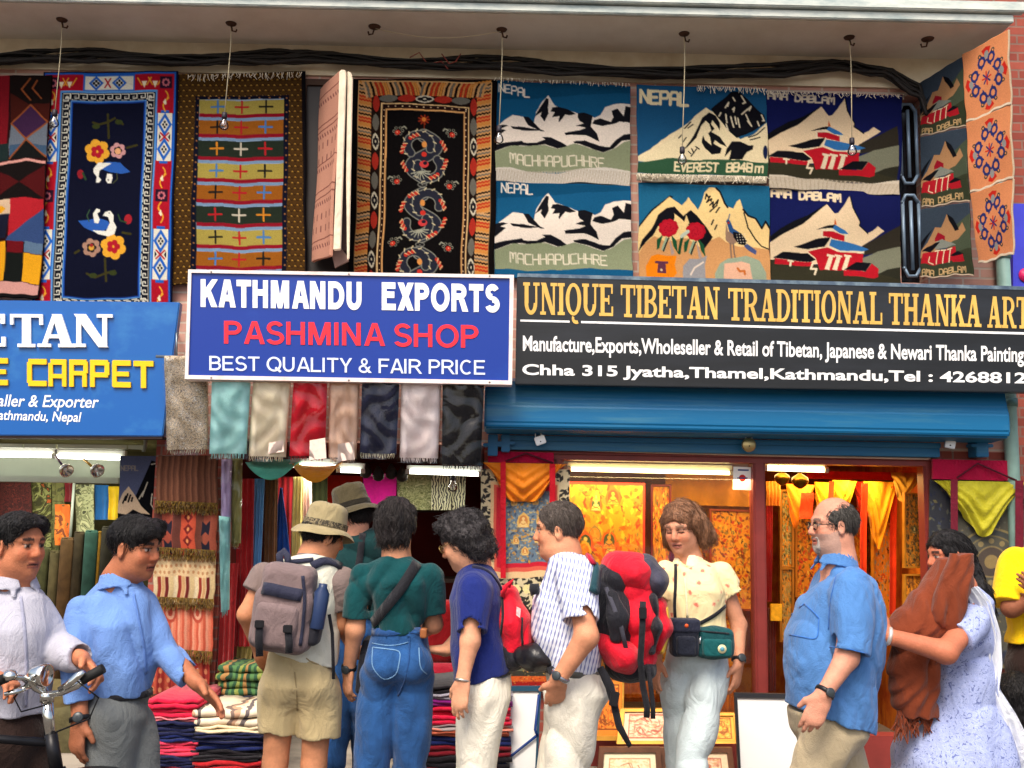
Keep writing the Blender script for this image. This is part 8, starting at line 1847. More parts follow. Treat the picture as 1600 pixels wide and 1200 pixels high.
#  man with the taupe backpack, seen from behind
Y=-1.70;j=J(zm,Y);t=person(j(290,1200).x,Y,'man in khaki shorts and sun hat seen from behind with taupe backpack')
B=Sculpt(.005);hd=Head(j(392,235,.03),(.80,.50,-.30),1.0);nb=j(345,318,0);hd.add(B,nb,neck_r=.060)
B.chain([nb,j(310,440),j(295,700)],[0.054,0.086,0.086],.05,ax=LAT,sa=.75);B.chain([j(290,760),j(290,850)],[.09,.09],.05,ax=LAT,sa=.7)
s1,e1,w1_=dn(j(142,385)),j(68,560,-.03),j(128,735,.10);B.chain([s1,e1],[0.041,0.040],.03);B.chain([e1,w1_],[0.040,0.026],.02);hand(B,w1_,(.35,.7,-.6),(.6,-.3,-.5),(.5,.6,.4),.6)
s2,e2,w2=dn(j(462,400)),j(470,600,.02),j(520,720,.25);B.chain([s2,e2],[0.042,0.040],.03);B.chain([e2,w2],[0.040,0.026],.02);hand(B,w2,(.3,1,-.1),(-.6,0,-.7),(-.4,.4,.7),.6)
for hp_,kn,cf,an in((j(215,880),j(188,1170),j(172,1300,-.02),j(160,1610,.02)),(j(370,880),j(348,1180),j(340,1310,-.02),j(330,1610,.02))):B.chain([hp_,kn,cf,an],[.070,.056,.060,.036],.012);B.cone(an,an+Vector((0,.1,-.03)),.04,.03,.02)
B.mesh('body',SKIN,t,hd.tint((206,140,102),brow=(40,32,28)))
VST=fab('vest_pale',(226,224,206),.06);VSG=fab('vest_grey',(150,164,160),.10);TEE=fab('tee_taupe',(124,108,104),.10)
T_=Sculpt(.007);T_.loft([j(345,306),j(318,350),j(300,520)],[.060,.135,.14],[.066,.085,.11])
T_.cone(s1,j(100,470,-.02),0.072,0.063,.014,cb=True);T_.cone(s2,j(470,545,.01),0.074,0.066,.014,cb=True);T_.cone(j(470,525,.01),j(470,560,.01),0.047,0.050,.004,mode='sub');T_.disp(folds3(.005,10,1));T_.mesh('tee_shirt',TEE,t)
S_=Sculpt(.0065);pts=[j(345,312),j(318,345),j(300,440),j(302,600),j(305,790)];hw=[.066,.150,.172,.158,.162];hdp=[.075,.095,.13,.13,.135]
S_.loft(pts,hw,hdp)
S_.cut(j(300,735),(-.28,0,-.95));S_.disp(folds3(0.0105,9,3.3,(.6,.1,.6)));S_.want_bvh=True
vx0=zm(0,560)[1]
S_.mesh('vest',VST,t)
W_=Sculpt(.007);hips(W_,j(292,705),j(290,850),.142,.168,.88);W_.ell(j(225,850,-.05),(.09,.09,.1),None,.03);W_.ell(j(355,850,-.05),(.09,.09,.1),None,.03)
W_.cone(j(215,880),j(198,1050),.108,.086,.03,cb=True);W_.cone(j(368,880),j(368,1072),.108,.092,.03,cb=True);W_.cone(j(199,1035),j(196,1060),.070,.074,.003,mode='sub');W_.cone(j(368,1055),j(368,1085),.076,.080,.003,mode='sub')
W_.disp(folds3(0.0105,9,2.1,(.6,0,.7)));W_.want_bvh=True;W_.mesh('shorts',KHAKI,t);KHD=fab('khaki_seam',(160,140,100),.1)
strap_on(W_,[(268,800),(276,880),(280,960)],.005,.002,'seam',KHD,t,zm,.001);strap_on(W_,[(300,728),(340,765),(410,778)],.005,.002,'pocket_edge',KHD,t,zm,.001)
shoes(t,[j(160,1610,.02),j(330,1610,.02)],(0,1,0),SHOE)
H=Sculpt(.005);c=hd.sc*.925;A_=(hd.R,hd.F,hd.U);H.ell(hd.p(0,-.018,.02),(.084*c,.103*c,.085*c),A_);hd.face_cut(H,fore=.04);H.cut(hd.p(0,-.05,-.068),hd.F*.4-hd.U);H.disp(lumps(.002,150));HH=H.mesh('hair',BLKH,t);strands(HH,hd,2200,.045,t)
def hat(hd,name,lab,m,mband,brim,crown,up=.05,tiltf=.0,droop=.03,parent=None):
 U=(hd.U+hd.F*tiltf).normalized();ht=thing(name,hd.p(0,-.01,up),lab,'hat','sun hats');c0=hd.p(0,-.012,up);F2=(hd.F-U*hd.F.dot(U)).normalized();R2=hd.R
 def f(u,v):
  a=u*2*math.pi;rr=.092+(brim-.092)*v;dz=-droop*v*v+.010*math.sin(2*a+.8)*v+.004*math.sin(5*a)*v
  return c0+(R2*math.cos(a)*.93+F2*math.sin(a)*1.08)*rr+U*dz
 sheet('brim',f,40,6,m,ht,.004)
 def f2(u,v):
  a=u*2*math.pi;pr=[(.094,-.01),(.093,.02),(.089,.05),(.083,crown*.85),(.070,crown),(.04,crown+.006),(.002,crown+.004)];k=v*6;i=min(5,int(k));q=k-i;r_=pr[i][0]+(pr[i+1][0]-pr[i][0])*q;z_=pr[i][1]+(pr[i+1][1]-pr[i][1])*q
  r_*=1+.02*math.sin(3*a+1)*v;return c0+(R2*math.cos(a)*.93+F2*math.sin(a)*1.08)*r_+U*(z_+.004*math.sin(4*a)*v)
 sheet('crown',f2,40,14,m,ht)
 sheet('hat_band',lambda u,v:c0+(R2*math.cos(u*2*math.pi)*.93+F2*math.sin(u*2*math.pi)*1.08)*.0965+U*(.004+.026*v),40,2,mband,ht);return ht
CAMO=spk('hat_band_camo',[(90,80,60),(140,126,96),(60,54,44),(116,104,80)],40)
hat(hd,'sun_hat','pale khaki sun hat with patterned band on the man with taupe backpack',fab('hat_khaki',(158,144,108),.14),CAMO,.138,.108,.036,-.10,.035)
bp_=thing('backpack',j(240,700,-.2),'taupe backpack with navy stripe and a bottle in its side pocket','backpack')
TAU=fab('pack_taupe',(122,104,104),.10,.7);NVB=fab('pack_navyband',(40,42,62),.12,.7)
ux,uz=Vector((.985,-.05,-.10)).normalized(),Vector((.13,0,1)).normalized();uy=uz.cross(ux).normalized();PX=(ux,uy,uz);pc=j(232,530,-.19)
q=Sculpt(.0058);q.box(pc,(.112,.075,.185),PX,.045,.02);q.box(pc+uz*-.05,(.128,.080,.125),PX,.04,.03);q.disp(folds3(.003,12,1));q.want_bvh=True;q.mesh('pack_body',TAU,bp_);BPK=q
q=Sculpt(.0058);q.box(pc-uy*.045-uz*.075-ux*.01,(.095,.060,.095),PX,.03,.02);q.disp(folds3(.003,12,2));q.mesh('front_pocket',TAU,bp_)
q=Sculpt(.0058);q.box(pc+ux*.135+uz*-.03,(.030,.055,.115),PX,.025,.02);q.disp(folds3(.003,14,3));q.mesh('mesh_pocket',BP,bp_)
g=MB();bt=pc+ux*.150+uz*.03-uy*.03;g.lathe(bt,uz,[(-.10,.03),(-.095,.033),(.05,.033),(.075,.018),(.09,.018)],14);g.build('bottle',mat('bottle_blue',C(44,60,96),.3),bp_)
strap_on(BPK,[(120,450),(170,455),(230,470),(298,482)],.052,.004,'band',NVB,bp_,zm,.004);strap_on(BPK,[(302,400),(310,500),(300,620),(290,690)],.014,.004,'piping',NVB,bp_,zm,.003)
for pl in([(122,600),(118,660),(122,735)],[(240,620),(245,680),(244,722)]):
 g=MB();pp=[j(x,y,-.315)for x,y in pl];g.strap(pp,[Vector((0,-1,0))]*3,.030,.004);g.build('strap',STRAP,bp_)
 g=MB();g.obox(pp[0]+Vector((0,-.006,0)),Vector((1,0,0)),LAT,Vector((0,0,1)),(.019,.008,.016));g.build('buckle',MATS['buckle'],bp_,bevel=.003)
g=MB();g.strap([j(208,348,-.17),j(205,310,-.14),j(222,296,-.12),j(238,318,-.13),j(240,350,-.16)],[Vector((0,-1,.3))]*5,.03,.006);g.build('grab_handle',NVB,bp_)
strap_on(S_,[(250,345),(300,340),(345,335)],.020,.006,'shoulder_strap',NVB,bp_,zm,.005);strap_on(S_,[(340,362),(380,338),(430,345),(455,362)],.036,.008,'shoulder_strap',NVB,bp_,zm,.005)
g=MB();g.strap([j(412,560,-.15),j(425,640,-.16),j(428,740,-.16),j(430,830,-.15)],[Vector((0,-1,0))]*4,.014,.003);g.build('hanging_strap',STRAP,bp_)
#  man in the dark hat further in
Y=-.95;j=J(zm,Y);t=person(j(515,900).x,Y,'man in brown felt hat and dark teal shirt half hidden near the shop entrance')
B=Sculpt(.0055);hd=Head(j(510,155),(-.85,.30,-.30),1.0);nb=j(520,225);hd.add(B,nb);B.chain([nb,j(520,320),j(515,520)],[0.054,0.079,0.079],.05,ax=LAT,sa=.9)
for s_,dy in((440,0.02),(592,.0)):a,b,c2=j(s_+8,260,dy),j(s_,430,dy+.03),j(s_-25,520,dy+.22);B.chain([a,b,c2],[0.049,0.038,0.026],.03);hand(B,c2,(-.3,1,0),(0,0,-1),(-1,0,0),.6)
B.mesh('body',SKIN,t,hd.tint((220,156,126)))
TEAL=fab('teal_shirt',(16,54,56),.12);S_=Sculpt(.0065);pts=[j(520,222),j(520,248),j(520,330),j(516,450),j(515,570)];hw=[.064,.125,.142,.130,.13]
S_.loft(pts,hw,[h*.75 for h in hw])
S_.cone(j(448,262,.02),j(440,400,.04),.08,.07,.03,cb=True);S_.cone(j(596,262),j(592,400,.03),.08,.07,.03,cb=True);S_.cut(j(515,560),(0,0,-1));S_.disp(folds3(0.0088,10,1));S_.want_bvh=True;S_.mesh('shirt',TEAL,t)
W_=Sculpt(.009);hips(W_,j(515,545),j(512,640),.125,.14,.85)
for hp_,kn,an in((j(470,680),j(455,950),j(425,1180,-.02)),(j(560,680),j(560,950),j(560,1200,.1))):W_.chain([hp_,kn,an],[.10,.075,.065],.012)
W_.disp(folds3(0.0088,10,2));W_.mesh('jeans',DENIM,t);q1,q2=j(425,1180,-.02),j(560,1200,.1);shoes(t,[Vector((q1.x,q1.y,0)),Vector((q2.x,q2.y,0))],(-.6,.8,0),SHOE)
H=Sculpt(.0055);A_=(hd.R,hd.F,hd.U);H.ell(hd.p(0,-.018,.02),(.084,.103,.08),A_);hd.face_cut(H,fore=.04);H.cut(hd.p(0,-.05,-.06),hd.F*.4-hd.U);HH=H.mesh('hair',DBRH,t);strands(HH,hd,2200,.045,t)
hat(hd,'felt_hat','dark olive brown felt hat on the man near the shop entrance',fab('hat_olive',(74,66,46),.10),fab('hat_band_dark',(36,32,24)),.160,.125,.045,-.02,.045)
strap_on(S_,[(552,225),(545,280),(535,350),(520,430)],.034,.004,'bag_strap',STRAP,t,zm,.004)
#  young man in light blue walking right
zm=Zm(0,760,2.7263);Y=-2.35;j=J(zm,Y);t=person(j(520,1200).x,Y,'young man walking right in a light blue long sleeved shirt and grey trousers')
B=Sculpt(.0048);hd=Head(j(578,262),(.95,-.31,-.12),1.05,.02);nb=j(505,412,.02);hd.add(B,nb,neck_r=.058)
B.chain([nb,j(505,560,.02),j(520,850)],[0.059,0.086,0.079],.05,ax=LAT,sa=.85)
s1,e1,w1_=j(352,515,-.04),j(328,735,-.08),j(340,985,-.14);B.chain([s1,e1],[0.042,0.040],.03);B.chain([e1,w1_],[0.040,0.028],.02);hand(B,w1_,j(325,1100,-.15)-w1_,(.6,.8,0),(.8,-.55,0),.45,1.05)
s2,e2,w2=j(612,510,.06),j(706,690,.04),j(838,838,-.04);B.chain([s2,e2],[0.042,0.040],.03);B.chain([e2,w2],[0.040,0.027],.02);hand(B,w2,j(940,935,-.08)-w2,(-.5,.5,-.6),(.35,-.75,.3),.22,1.12,.05)
B.mesh('body',SKIN,t,hd.tint((182,114,82),lip=(140,70,60),brow=(26,22,22)))
LBL=fab('light_blue_shirt',(108,144,206),.09);S_=Sculpt(.0060);pts=[j(505,400,.02),j(500,440,.02),j(497,482,.02),j(518,580,.0),j(536,760),j(512,905)];hw=[.066,.112,.142,.118,.110,.100];hdp=[.072,.085,.10,.13,.12,.11]
S_.loft(pts,hw,hdp)
S_.chain([s1,e1],[.062,.063],.02);S_.cone(e1,j(340,962,-.135),0.059,0.052,.014,cb=True);S_.cone(j(339,945,-.13),j(341,975,-.14),0.035,0.037,.003,mode='sub')
S_.chain([s2,e2],[.062,.060],.02);S_.cone(e2,j(812,808,-.02),0.058,0.048,.014,cb=True);S_.cone(j(800,795,-.02),j(822,820,-.03),0.032,0.034,.003,mode='sub')
S_.cut(j(520,888),(.05,0,-1));S_.disp(folds3(0.0123,9,6.3,(.6,.2,.6)));S_.want_bvh=True;S_.mesh('shirt',LBL,t);collar(t,j(508,400,.02),(.88,-.44,0),LBL,.066,.02,.038)
LBD=fab('light_blue_seam',(96,132,200),.08)
strap_on(S_,[(566,450),(590,560),(612,680),(622,800)],.012,.0016,'placket',LBD,t,zm,.001);strap_on(S_,[(285,948),(340,956),(398,946)],.006,.0015,'cuff_seam',LBD,t,zm,.001)
W_=Sculpt(.008);hips(W_,j(518,878),j(505,980),.108,.122,1.0)
for hp_,kn,an in((j(470,1010,-.05),j(470,1260,-.08),j(380,1640,.0)),(j(545,1010,.05),j(590,1260,.02),j(690,1650,.05))):W_.chain([hp_,kn,an],[.108,.084,.066],.012)
W_.disp(folds3(0.0105,9,2));W_.mesh('trousers',GREYT,t);shoes(t,[j(380,1640,0),j(690,1650,.05)],(1,0,0),SHOE)
g=MB();bc=j(519,884);g.lathe(bc,(-.05,0,1),[(-.012,.108),(-.010,.113),(.012,.112),(.014,.108)],28);g.build('belt',STRAP,t)
H=Sculpt(.0045);c=hd.sc*.925;A_=(hd.R,hd.F,hd.U);H.ell(hd.p(0,-.014,.040),(.084*c,.106*c,.088*c),A_);H.cone(hd.p(-.05,.05,.078),hd.p(.05,.07,.066),.034,.030,.03);H.ell(hd.p(0,.125,-.052),(.090*c,.092*c,.118*c),A_,.008,'sub');H.cut(hd.p(0,-.05,-.068),hd.F*.45-hd.U);H.cone(hd.p(.085,.0,-.005),hd.p(.1,.0,-.06),.03,.03,.006,mode='sub');H.cone(hd.p(-.085,.0,-.005),hd.p(-.1,.0,-.06),.03,.03,.006,mode='sub');H.disp(lumps(.0012,120,1));H.disp(lumps(.0018,170));HH=H.mesh('hair',BLKH,t);strands(HH,hd,2200,.045,t)
watch(j(342,990,-.142),w1_-e1,.035,t,nrm=(.2,-1,0))
#  cyclist at the far left
Y=-2.5;j=J(zm,Y);t=person(j(60,1200).x,Y,'man in a pale grey shirt pushing a bicycle at the far left')
B=Sculpt(.0048);hd=Head(j(84,252),(.90,-.43,-.05),1.05);nb=j(58,418,.02);hd.add(B,nb,neck_r=.060)
B.chain([nb,j(60,560,.02),j(66,900)],[0.059,0.086,0.079],.05,ax=LAT,sa=.85)
s1,e1,w1_=j(160,520,.05),j(236,700,.04),j(350,735,-.10);B.chain([s1,e1],[0.041,0.040],.03);B.chain([e1,w1_],[0.040,0.028],.02);hand(B,w1_,j(430,815,-.16)-w1_,(-.3,.35,-1),(.5,-.85,.1),.75,1.08)
s2,e2,w2=dn(j(-60,490,-.02)),j(-95,740,-.05),j(-30,800,-.12);B.chain([s2,e2],[0.041,0.040],.03);B.chain([e2,w2],[0.040,0.028],.02);hand(B,w2,j(40,835,-.16)-w2,(0,.4,-1),(.4,-.9,0),.8,1.05)
B.mesh('body',SKIN,t,hd.tint((196,124,90),lip=(146,80,68),brow=(26,22,22)))
PGR=fab('pale_grey_shirt',(176,176,190),.08);S_=Sculpt(.0060);pts=[j(58,415,.02),j(56,462,.02),j(58,600),j(66,800),j(70,980)];hw=[.066,.142,.146,.122,.115];hdp=[.075,.10,.135,.125,.12]
S_.loft(pts,hw,hdp)
S_.chain([s1,e1],[.064,.064],.02);S_.cone(e1,j(345,725,-.09),0.065,0.052,.014,cb=True);S_.cone(j(330,722,-.08),j(358,732,-.10),0.035,0.037,.003,mode='sub');S_.chain([s2,e2],[0.074,0.064],.014);S_.cone(e2,j(-40,790,-.11),0.063,0.052,.014,cb=True)
S_.cut(j(70,965),(0,0,-1));S_.disp(folds3(0.0123,9,1.3,(.6,.2,.6)));S_.want_bvh=True;S_.mesh('shirt',PGR,t);collar(t,j(60,410,.02),(.8,-.58,0),PGR,.068,.024,.04)
PGD=fab('pale_grey_seam',(160,162,184),.08);strap_on(S_,[(88,470),(104,600),(112,760),(108,940)],.012,.0016,'placket',PGD,t,zm,.001);strap_on(S_,[(300,690),(330,735),(322,780)],.007,.0015,'cuff_seam',PGD,t,zm,.001)
W_=Sculpt(.008);hips(W_,j(70,940),j(68,1060),.112,.122,1)
for hp_,kn,an in((j(30,1090,-.04),j(10,1330,-.06),j(-60,1720,0)),(j(105,1090,.04),j(140,1330,0),j(190,1720,.02))):W_.chain([hp_,kn,an],[.105,.082,.066],.012)
W_.disp(folds3(0.0105,9,2));W_.mesh('trousers',BRN,t);shoes(t,[j(-60,1720,0),j(190,1720,.02)],(1,0,0),SHOE)
H=Sculpt(.0045);c=hd.sc*.925;A_=(hd.R,hd.F,hd.U);H.ell(hd.p(0,-.016,.040),(.083*c,.105*c,.087*c),A_);H.cone(hd.p(-.04,.05,.078),hd.p(.05,.055,.078),.03,.03,.03);hd.face_cut(H,fore=.078,depth=.088);H.cut(hd.p(0,-.05,-.068),hd.F*.45-hd.U);H.disp(lumps(.0015,120,2));H.disp(lumps(.0016,170));HH=H.mesh('hair',BLKH,t);strands(HH,hd,2200,.045,t)
Yb=-2.72;j=J(zm,Yb)
bk=thing('bicycle',(j(150,1200).x,Yb,0),'old roadster bicycle with chrome handlebars and headlamp, pushed at the left','bicycle')
PAINT=mat('bike_black',C(28,28,32),.35,.2,.2,20)
hx=j(205,1000);st_top,st_bot=j(200,905),j(214,1080)
g=MB();g.tube([st_top,st_bot],.019,12);g.lathe(st_top,(0,0,1),[(-.01,.024),(.02,.024),(.026,.014)],14);g.build('stem',CHR,bk)
g=MB();g.tube([j(390,800,-.06),j(330,850,-.06),j(260,880,-.03),j(200,885,0),j(150,860,-.02),j(100,815,-.06),j(40,812,-.10),j(-40,840,-.16)],.011,10);g.build('handlebar',CHR,bk)
g=MB();g.tube([j(-60,850,-.17),j(30,814,-.11)],.017,10);g.build('grip',mat('grip',C(30,30,30),.7),bk);g=MB();g.tube([j(350,825,-.06),j(440,775,-.06)],.017,10);g.build('grip',MATS['grip'],bk)
g=MB();g.strap([j(250,868,-.06),j(290,845,-.07),j(330,810,-.08),j(358,790,-.08)],[Vector((0,-1,.2))]*4,[.016,.022,.026,.014],.006);g.build('brake_lever',CHR,bk);g=MB();g.strap([j(130,850,-.05),j(80,870,-.09),j(20,885,-.12)],[Vector((0,-1,.2))]*3,[.016,.02,.012],.006);g.build('brake_lever',CHR,bk)
lc=j(182,802,-.02);g=MB();g.lathe(lc+Vector((-.03,0,0)),(1,-.25,0),[(-.02,.004),(-.015,.02),(.005,.032),(.03,.038),(.05,.040),(.054,.036),(.050,.034)],20);g.tube([lc+Vector((0,0,-.03)),j(196,870)],.008,8);g.build('headlamp',CHR,bk)
g=MB();g.lathe(j(45,815,-.13),(0,-.4,1),[(0,.022),(.012,.024),(.022,.018),(.027,.002)],16);g.build('bell',CHR,bk)
g=MB();g.tube([j(120,830,-.06),j(60,900,-.1),j(90,960,-.05),j(200,930,-.03)],.003,6);g.tube([j(330,830,-.07),j(420,900,-.06),j(380,990,-.04),j(230,1050,-.02)],.003,6);g.build('brake_cable',PAINT,bk)
hb=st_bot;wh=Vector((hb.x+.17,Yb,.36));wr_=Vector((hb.x-.92,Yb,.36));bbk=Vector((hb.x-.46,Yb,.30));seat_t=Vector((hb.x-.60,Yb,.88))
g=MB();hlow=hb+Vector((.03,0,-.10));g.tube([hb+Vector((0,0,.02)),hlow],.022,10);g.tube([hb+Vector((.005,0,-.01)),seat_t+Vector((.02,0,-.04))],.015,10);g.tube([hlow,bbk],.016,10);g.tube([bbk,seat_t],.015,10)
for s_ in(-.05,.05):g.tube([bbk+Vector((0,s_*.6,0)),wr_+Vector((0,s_,0))],.009,8);g.tube([seat_t+Vector((0,s_*.5,-.06)),wr_+Vector((0,s_,0))],.008,8)
g.build('frame',PAINT,bk)
g=MB()
for s_ in(-.05,.05):g.tube([hlow+Vector((0,s_*.9,0)),hlow.lerp(wh,.5)+Vector((0,s_,0)),wh+Vector((0,s_,0))],.011,8)
g.build('fork',PAINT,bk)
for wc in(wh,wr_):
 g=MB();g.tube([wc+Vector((.33*math.cos(a),0,.33*math.sin(a)))for a in[k*2*math.pi/40 for k in range(40)]],.018,8,closed=True);w0=g.build('tyre',mat('tyre',C(26,26,26),.85),bk)
 g=MB();g.tube([wc+Vector((.305*math.cos(a),0,.305*math.sin(a)))for a in[k*2*math.pi/40 for k in range(40)]],.010,6,closed=True);g.build('rim',CHR,w0)
 g=MB();g.tube([wc+Vector((0,-.05,0)),wc+Vector((0,.05,0))],.02,10)
 for k in range(28):a=k*2*math.pi/28;g.tube([wc+Vector((.02*math.cos(a+.6),.025*(-1)**k,.02*math.sin(a+.6))),wc+Vector((.30*math.cos(a),0,.30*math.sin(a)))],.0012,3,caps=False)
 g.build('spokes',CHR,w0)
 g=MB();g.strap([wc+Vector((.365*math.cos(a),0,.365*math.sin(a)))for a in[math.radians(10+k*8)for k in range(20)]],[Vector((math.cos(a),0,math.sin(a)))for a in[math.radians(10+k*8)for k in range(20)]],.055,.003);g.build('mudguard',PAINT,bk)
g=MB();g.lathe(bbk+Vector((0,-.04,0)),(0,-1,0),[(0,.09),(.006,.09)],24);g.tube([bbk+Vector((0,-.05,0)),bbk+Vector((.1,-.07,-.13))],.009,8);g.box(bbk+Vector((.06,-.15,-.15)),bbk+Vector((.14,-.08,-.13)));g.build('crank',CHR,bk)
q=Sculpt(.007);q.cone(seat_t+Vector((-.08,0,.05)),seat_t+Vector((.14,0,.04)),.075,.025,.02,ax=Vector((0,0,1)),sa=.5);q.cone(seat_t,seat_t+Vector((0,0,.06)),.014,.014,.01);q.mesh('saddle',mat('saddle',C(60,36,24),.5),bk)
#  woman with the brown shawl
zm=Zm(1340,700,2.4);Y=-1.7;j=J(zm,Y);t=person(j(380,1200).x,Y,'dark haired woman in a pale blue dress covering her mouth with brown shawl')
B=Sculpt(.0048);hd=Head(j(335,405),(-.97,-.20,-.12),.98);nb=j(395,520);hd.add(B,nb,woman=True,neck_r=.058)
B.chain([nb,j(400,650),j(395,860)],[0.054,0.079,0.079],.05,ax=LAT,sa=1.1)
sn,el,wr=dn(j(425,625,-.16)),j(330,765,-.30),j(118,706,-.27);B.chain([sn,el],[0.045,0.049],.03);B.chain([el,wr],[0.048,0.032],.02);hand(B,wr,j(72,672,-.22)-wr,(.3,.9,-.1),(.2,-.2,1),.45,1.0)
sf,ef,wf=dn(j(410,610,.15)),j(480,760,.14),j(445,660,-.13);B.chain([sf,ef,wf],[0.042,0.044,0.026],.03);hand(B,wf,j(400,628,-.15)-wf,(-.3,.6,.5),(-.1,-.6,.8),.7,.95)
B.mesh('body',SKIN,t,hd.tint((196,118,88),brow=(30,24,24)))
DRS=spk('blue_dress',[(104,116,170),(166,178,220),(156,168,214),(170,182,222),(130,142,192)],42);creases(DRS)
S_=Sculpt(.0068);pts=[j(395,516),j(408,562),j(392,680),j(392,820),j(378,950),j(362,1150),j(352,1580)];hw=[.060,.085,.135,.128,.165,.255,.34];hdp=[.07,.165,.17,.155,.18,.23,.28]
S_.loft(pts,hw,hdp)
S_.cone(sn,j(372,712,-.23),0.076,0.072,.014,cb=True);S_.cone(sf,j(470,740,.14),0.072,0.064,.014,cb=True);S_.cut(j(352,1600),(0,0,-1))
def skirt_folds(x,y,z):k=np.clip((.95-z)*1.6,0,1);return(k*.014*np.sin(34*x+9*np.sin(2.2*z)+6*y)).astype(np.float32)
S_.disp(skirt_folds);S_.disp(folds3(0.0088,9,2.3));S_.want_bvh=True;S_.mesh('dress',DRS,t)
H=Sculpt(.005);c=hd.sc*.925;A_=(hd.R,hd.F,hd.U);H.ell(hd.p(0,-.014,.034),(.084*c,.104*c,.094*c),A_);hd.face_cut(H,fore=.062,depth=.076);H.chain([hd.p(0,-.07,-.0),hd.p(0,-.11,-.09),j(455,545,0),j(490,610,.02)],[.07,.05,.045,.03],.04);H.disp(lambda x,y,z:(.0025*np.sin(130*y+8*np.sin(12*z)+30*x)).astype(np.float32));H.disp(lumps(.0016,130));HH=H.mesh('hair',BLKH,t);strands(HH,hd,2200,.045,t)
g=MB();d=(wr-el).normalized();g.lathe(wr-d*.006,d,[(0,.037),(.004,.041),(.012,.041),(.016,.037)],18);g.build('bangle',mat('bangle',C(230,220,210),.3,.5),t)
BRS=fab('brown_shawl',(122,56,32),.14);k=thing('brown_shawl',j(230,900,-.2),'reddish brown shawl bundled in the arms and over the mouth of the woman','shawl')
q=Sculpt(.006);rw=[(418,305,400),(450,285,418),(500,248,424),(560,205,420),(620,152,404),(680,118,360),(730,122,320),(790,124,300),(850,122,292),(950,132,290),(1005,156,296)]
q.loft([j((a+b)/2,y,-.13+.03*abs(y-650)/350)for y,a,b in rw],[(b-a)/2/817 for y,a,b in rw],[.05,.065,.085,.10,.11,.105,.09,.085,.085,.08,.07]);q.disp(folds3(.011,15,.7,(.8,.2,-.45)));q.disp(folds3(.006,16,2.7,(.6,0,-.7)));q.want_bvh=True;q.mesh('cloth',BRS,k)
q=Sculpt(.006);rw=[(400,352,426),(470,326,426),(540,300,420),(610,284,410),(660,300,380),(700,334,352)];q.loft([j((a+b)/2,y,-.225)for y,a,b in rw],[(b-a)/2/817 for y,a,b in rw],[.03,.04,.045,.04,.035,.02]);q.disp(folds3(.009,17,1.9,(.95,.2,-.2)));q.mesh('hanging_fold',BRS,k)
g=MB();fringe(g,j(150,985,-.13),j(270,960,-.13),.12,70,.006,mess=.5);g.build('fringe',BRS,k)
SCW=fab('white_scarf',(226,230,240),.05);o=None
sc_c=[(418,522,-.16,30),(462,580,-.15,38),(498,700,-.12,42),(506,820,-.10,40),(500,905,-.10,30),(540,1000,-.10,50),(580,1120,-.08,70),(600,1220,-.06,80)]
def f(u,v):
 kk=v*7;i=min(6,int(kk));q_=kk-i;a,b=sc_c[i],sc_c[i+1];x,y,dy,w_=[a[m_]+(b[m_]-a[m_])*q_ for m_ in range(4)]
 p=j(x+(u-.5)*2*w_,y-(u-.5)*8,dy);p.y-=.03*math.sin(math.pi*u)+.012*math.sin(22*u+6*v);return p
tag(sheet('white_scarf',f,18,44,SCW,None,.006),'long white scarf falling down the back of the woman in pale blue','scarf')
#  man in yellow at the right edge
Y=-1.45;j=J(zm,Y);t=person(j(690,1200).x,Y,'person in a yellow shirt with folded arms, cut by the right edge')
B=Sculpt(.0055);hd=Head(j(700,235),(-.7,-.7,0),1.0);nb=j(695,370);hd.add(B,nb);B.chain([nb,j(690,460),j(690,720)],[0.054,0.079,0.079],.05,ax=LAT,sa=.8)
s1,e1,w1_=dn(j(590,410,0)),j(576,600,-.10),j(716,548,-.22);B.chain([s1,e1,w1_],[0.041,0.040,0.028],.03);hand(B,w1_,(-.9,.1,.5),(.2,.95,0),(0,-.2,1),.25,.95)
s2,e2,w2=dn(j(790,410,0)),j(810,600,-.1),j(740,590,-.22);B.chain([s2,e2,w2],[0.041,0.040,0.028],.03);hand(B,w2,(-1,.5,.1),(0,1,0),(0,-.3,1),.2,.95)
B.mesh('body',SKIN,t,hd.tint((150,92,66)));YEL_=fab('yellow_shirt',(246,200,12),.08);S_=Sculpt(.0065);pts=[j(695,366),j(692,395),j(688,500),j(688,730)];hw=[.066,.135,.165,.155]
S_.loft(pts,hw,[h*.78 for h in hw])
S_.chain([s1,j(572,590,-.08)],[.075,.085],.014,cb=True);S_.chain([s2,j(808,580,-.08)],[.078,.07],.03,cb=True);S_.cut(j(688,722),(0.06,0,-1));S_.disp(folds3(0.0123,9,5));S_.mesh('shirt',YEL_,t)
W_=Sculpt(.009);hips(W_,j(690,700),j(690,800),.14,.15,.8)
for hp_,kn,an in((j(635,830),j(630,1180),j(625,1540)),(j(745,830),j(750,1180),j(760,1540))):W_.chain([hp_,kn,an],[.10,.078,.065],.012)
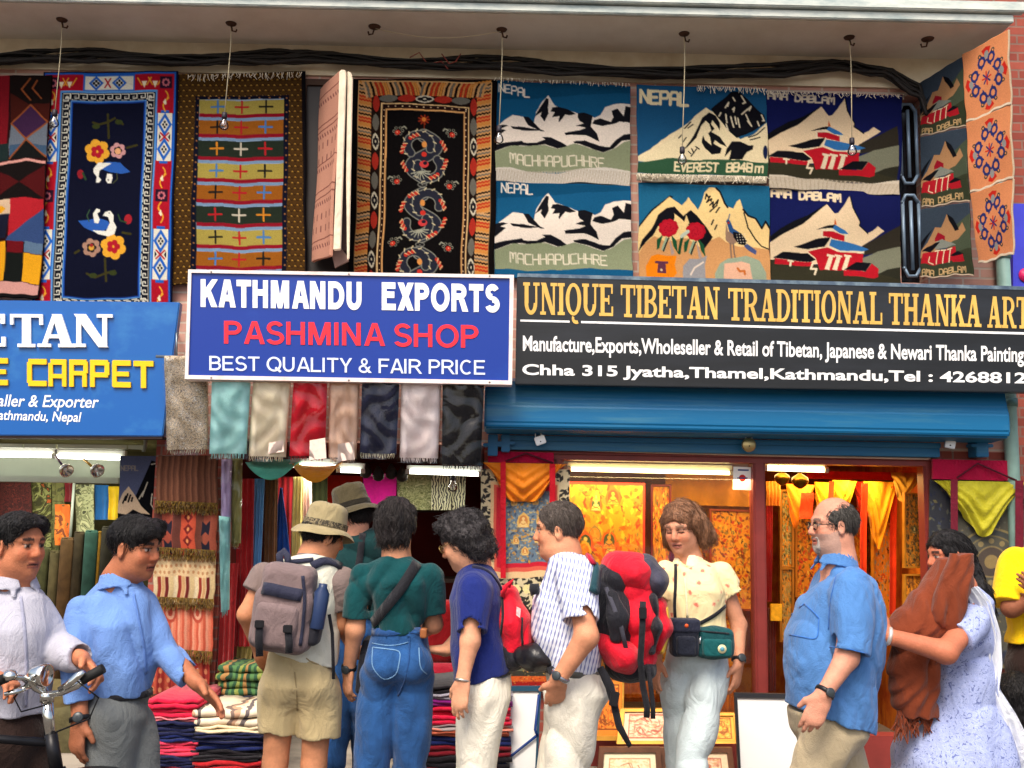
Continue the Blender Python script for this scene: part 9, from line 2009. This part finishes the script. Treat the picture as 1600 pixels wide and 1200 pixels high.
W_.disp(folds3(0.0105,9,2));W_.mesh('trousers',BRN,t);shoes(t,[j(625,1540),j(760,1540)],(-.5,-.8,0),SHOE);H=Sculpt(.006);H.ell(hd.p(0,-.018,.036),(.085,.103,.094),(hd.R,hd.F,hd.U));hd.face_cut(H);H.disp(lumps(.002,150));HH=H.mesh('hair',BLKH,t);strands(HH,hd,2200,.045,t)
#  small child at the bottom right corner
Y=-1.5;j=J(zm,Y);t=person(j(590,1200).x,Y,'small dark haired child in pink at the bottom right corner')
B=Sculpt(.0055);hd=Head(j(590,925),(-.3,.9,-.1),.80);nb=j(592,1010);hd.add(B,nb,woman=True);B.chain([nb,j(592,1080),j(592,1200)],[0.041,0.058,0.058],.04,ax=LAT,sa=.8)
for s_ in(-1,1):a,b,c2=j(592+s_*72,1045),j(592+s_*88,1150),j(592+s_*80,1260,-.03);B.chain([a,b,c2],[0.035,0.026,0.019],.03);hand(B,c2,(0,0,-1),(0,1,0),(-s_,-.3,0),.4,.65)
B.mesh('body',SKIN,t,hd.tint((170,104,76)))
S_=Sculpt(.0065);S_.chain([j(592,1005),j(592,1035),j(592,1120),j(592,1230),j(592,1480)],[.045,.085,.105,.12,.19],.03,ax=LAT,sa=.8);S_.cut(j(592,1480),(0,0,-1));S_.disp(folds3(0.0105,12,1));S_.mesh('dress',fab('pink_dress',(226,150,176),.1),t)
B2=[j(575,1560),j(612,1560)];W_=Sculpt(.008)
for p in B2:W_.cone(Vector((p.x,p.y,.45)),Vector((p.x,p.y,.06)),.05,.04,.02)
W_.mesh('trousers',BRN,t);shoes(t,B2,(-.3,.9,0),SHOE)
H=Sculpt(.0055);c=.8;A_=(hd.R,hd.F,hd.U);H.ell(hd.p(0,-.02,.034),(.094*c,.112*c,.10*c),A_);H.cone(hd.p(-.04,-.06,0),hd.p(-.05,-.07,-.13),.06,.04,.03);H.cone(hd.p(.04,-.06,0),hd.p(.05,-.07,-.13),.06,.04,.03);hd.face_cut(H,fore=.06);H.disp(lumps(.003,90));HH=H.mesh('hair',BLKH,t);strands(HH,hd,2200,.045,t)
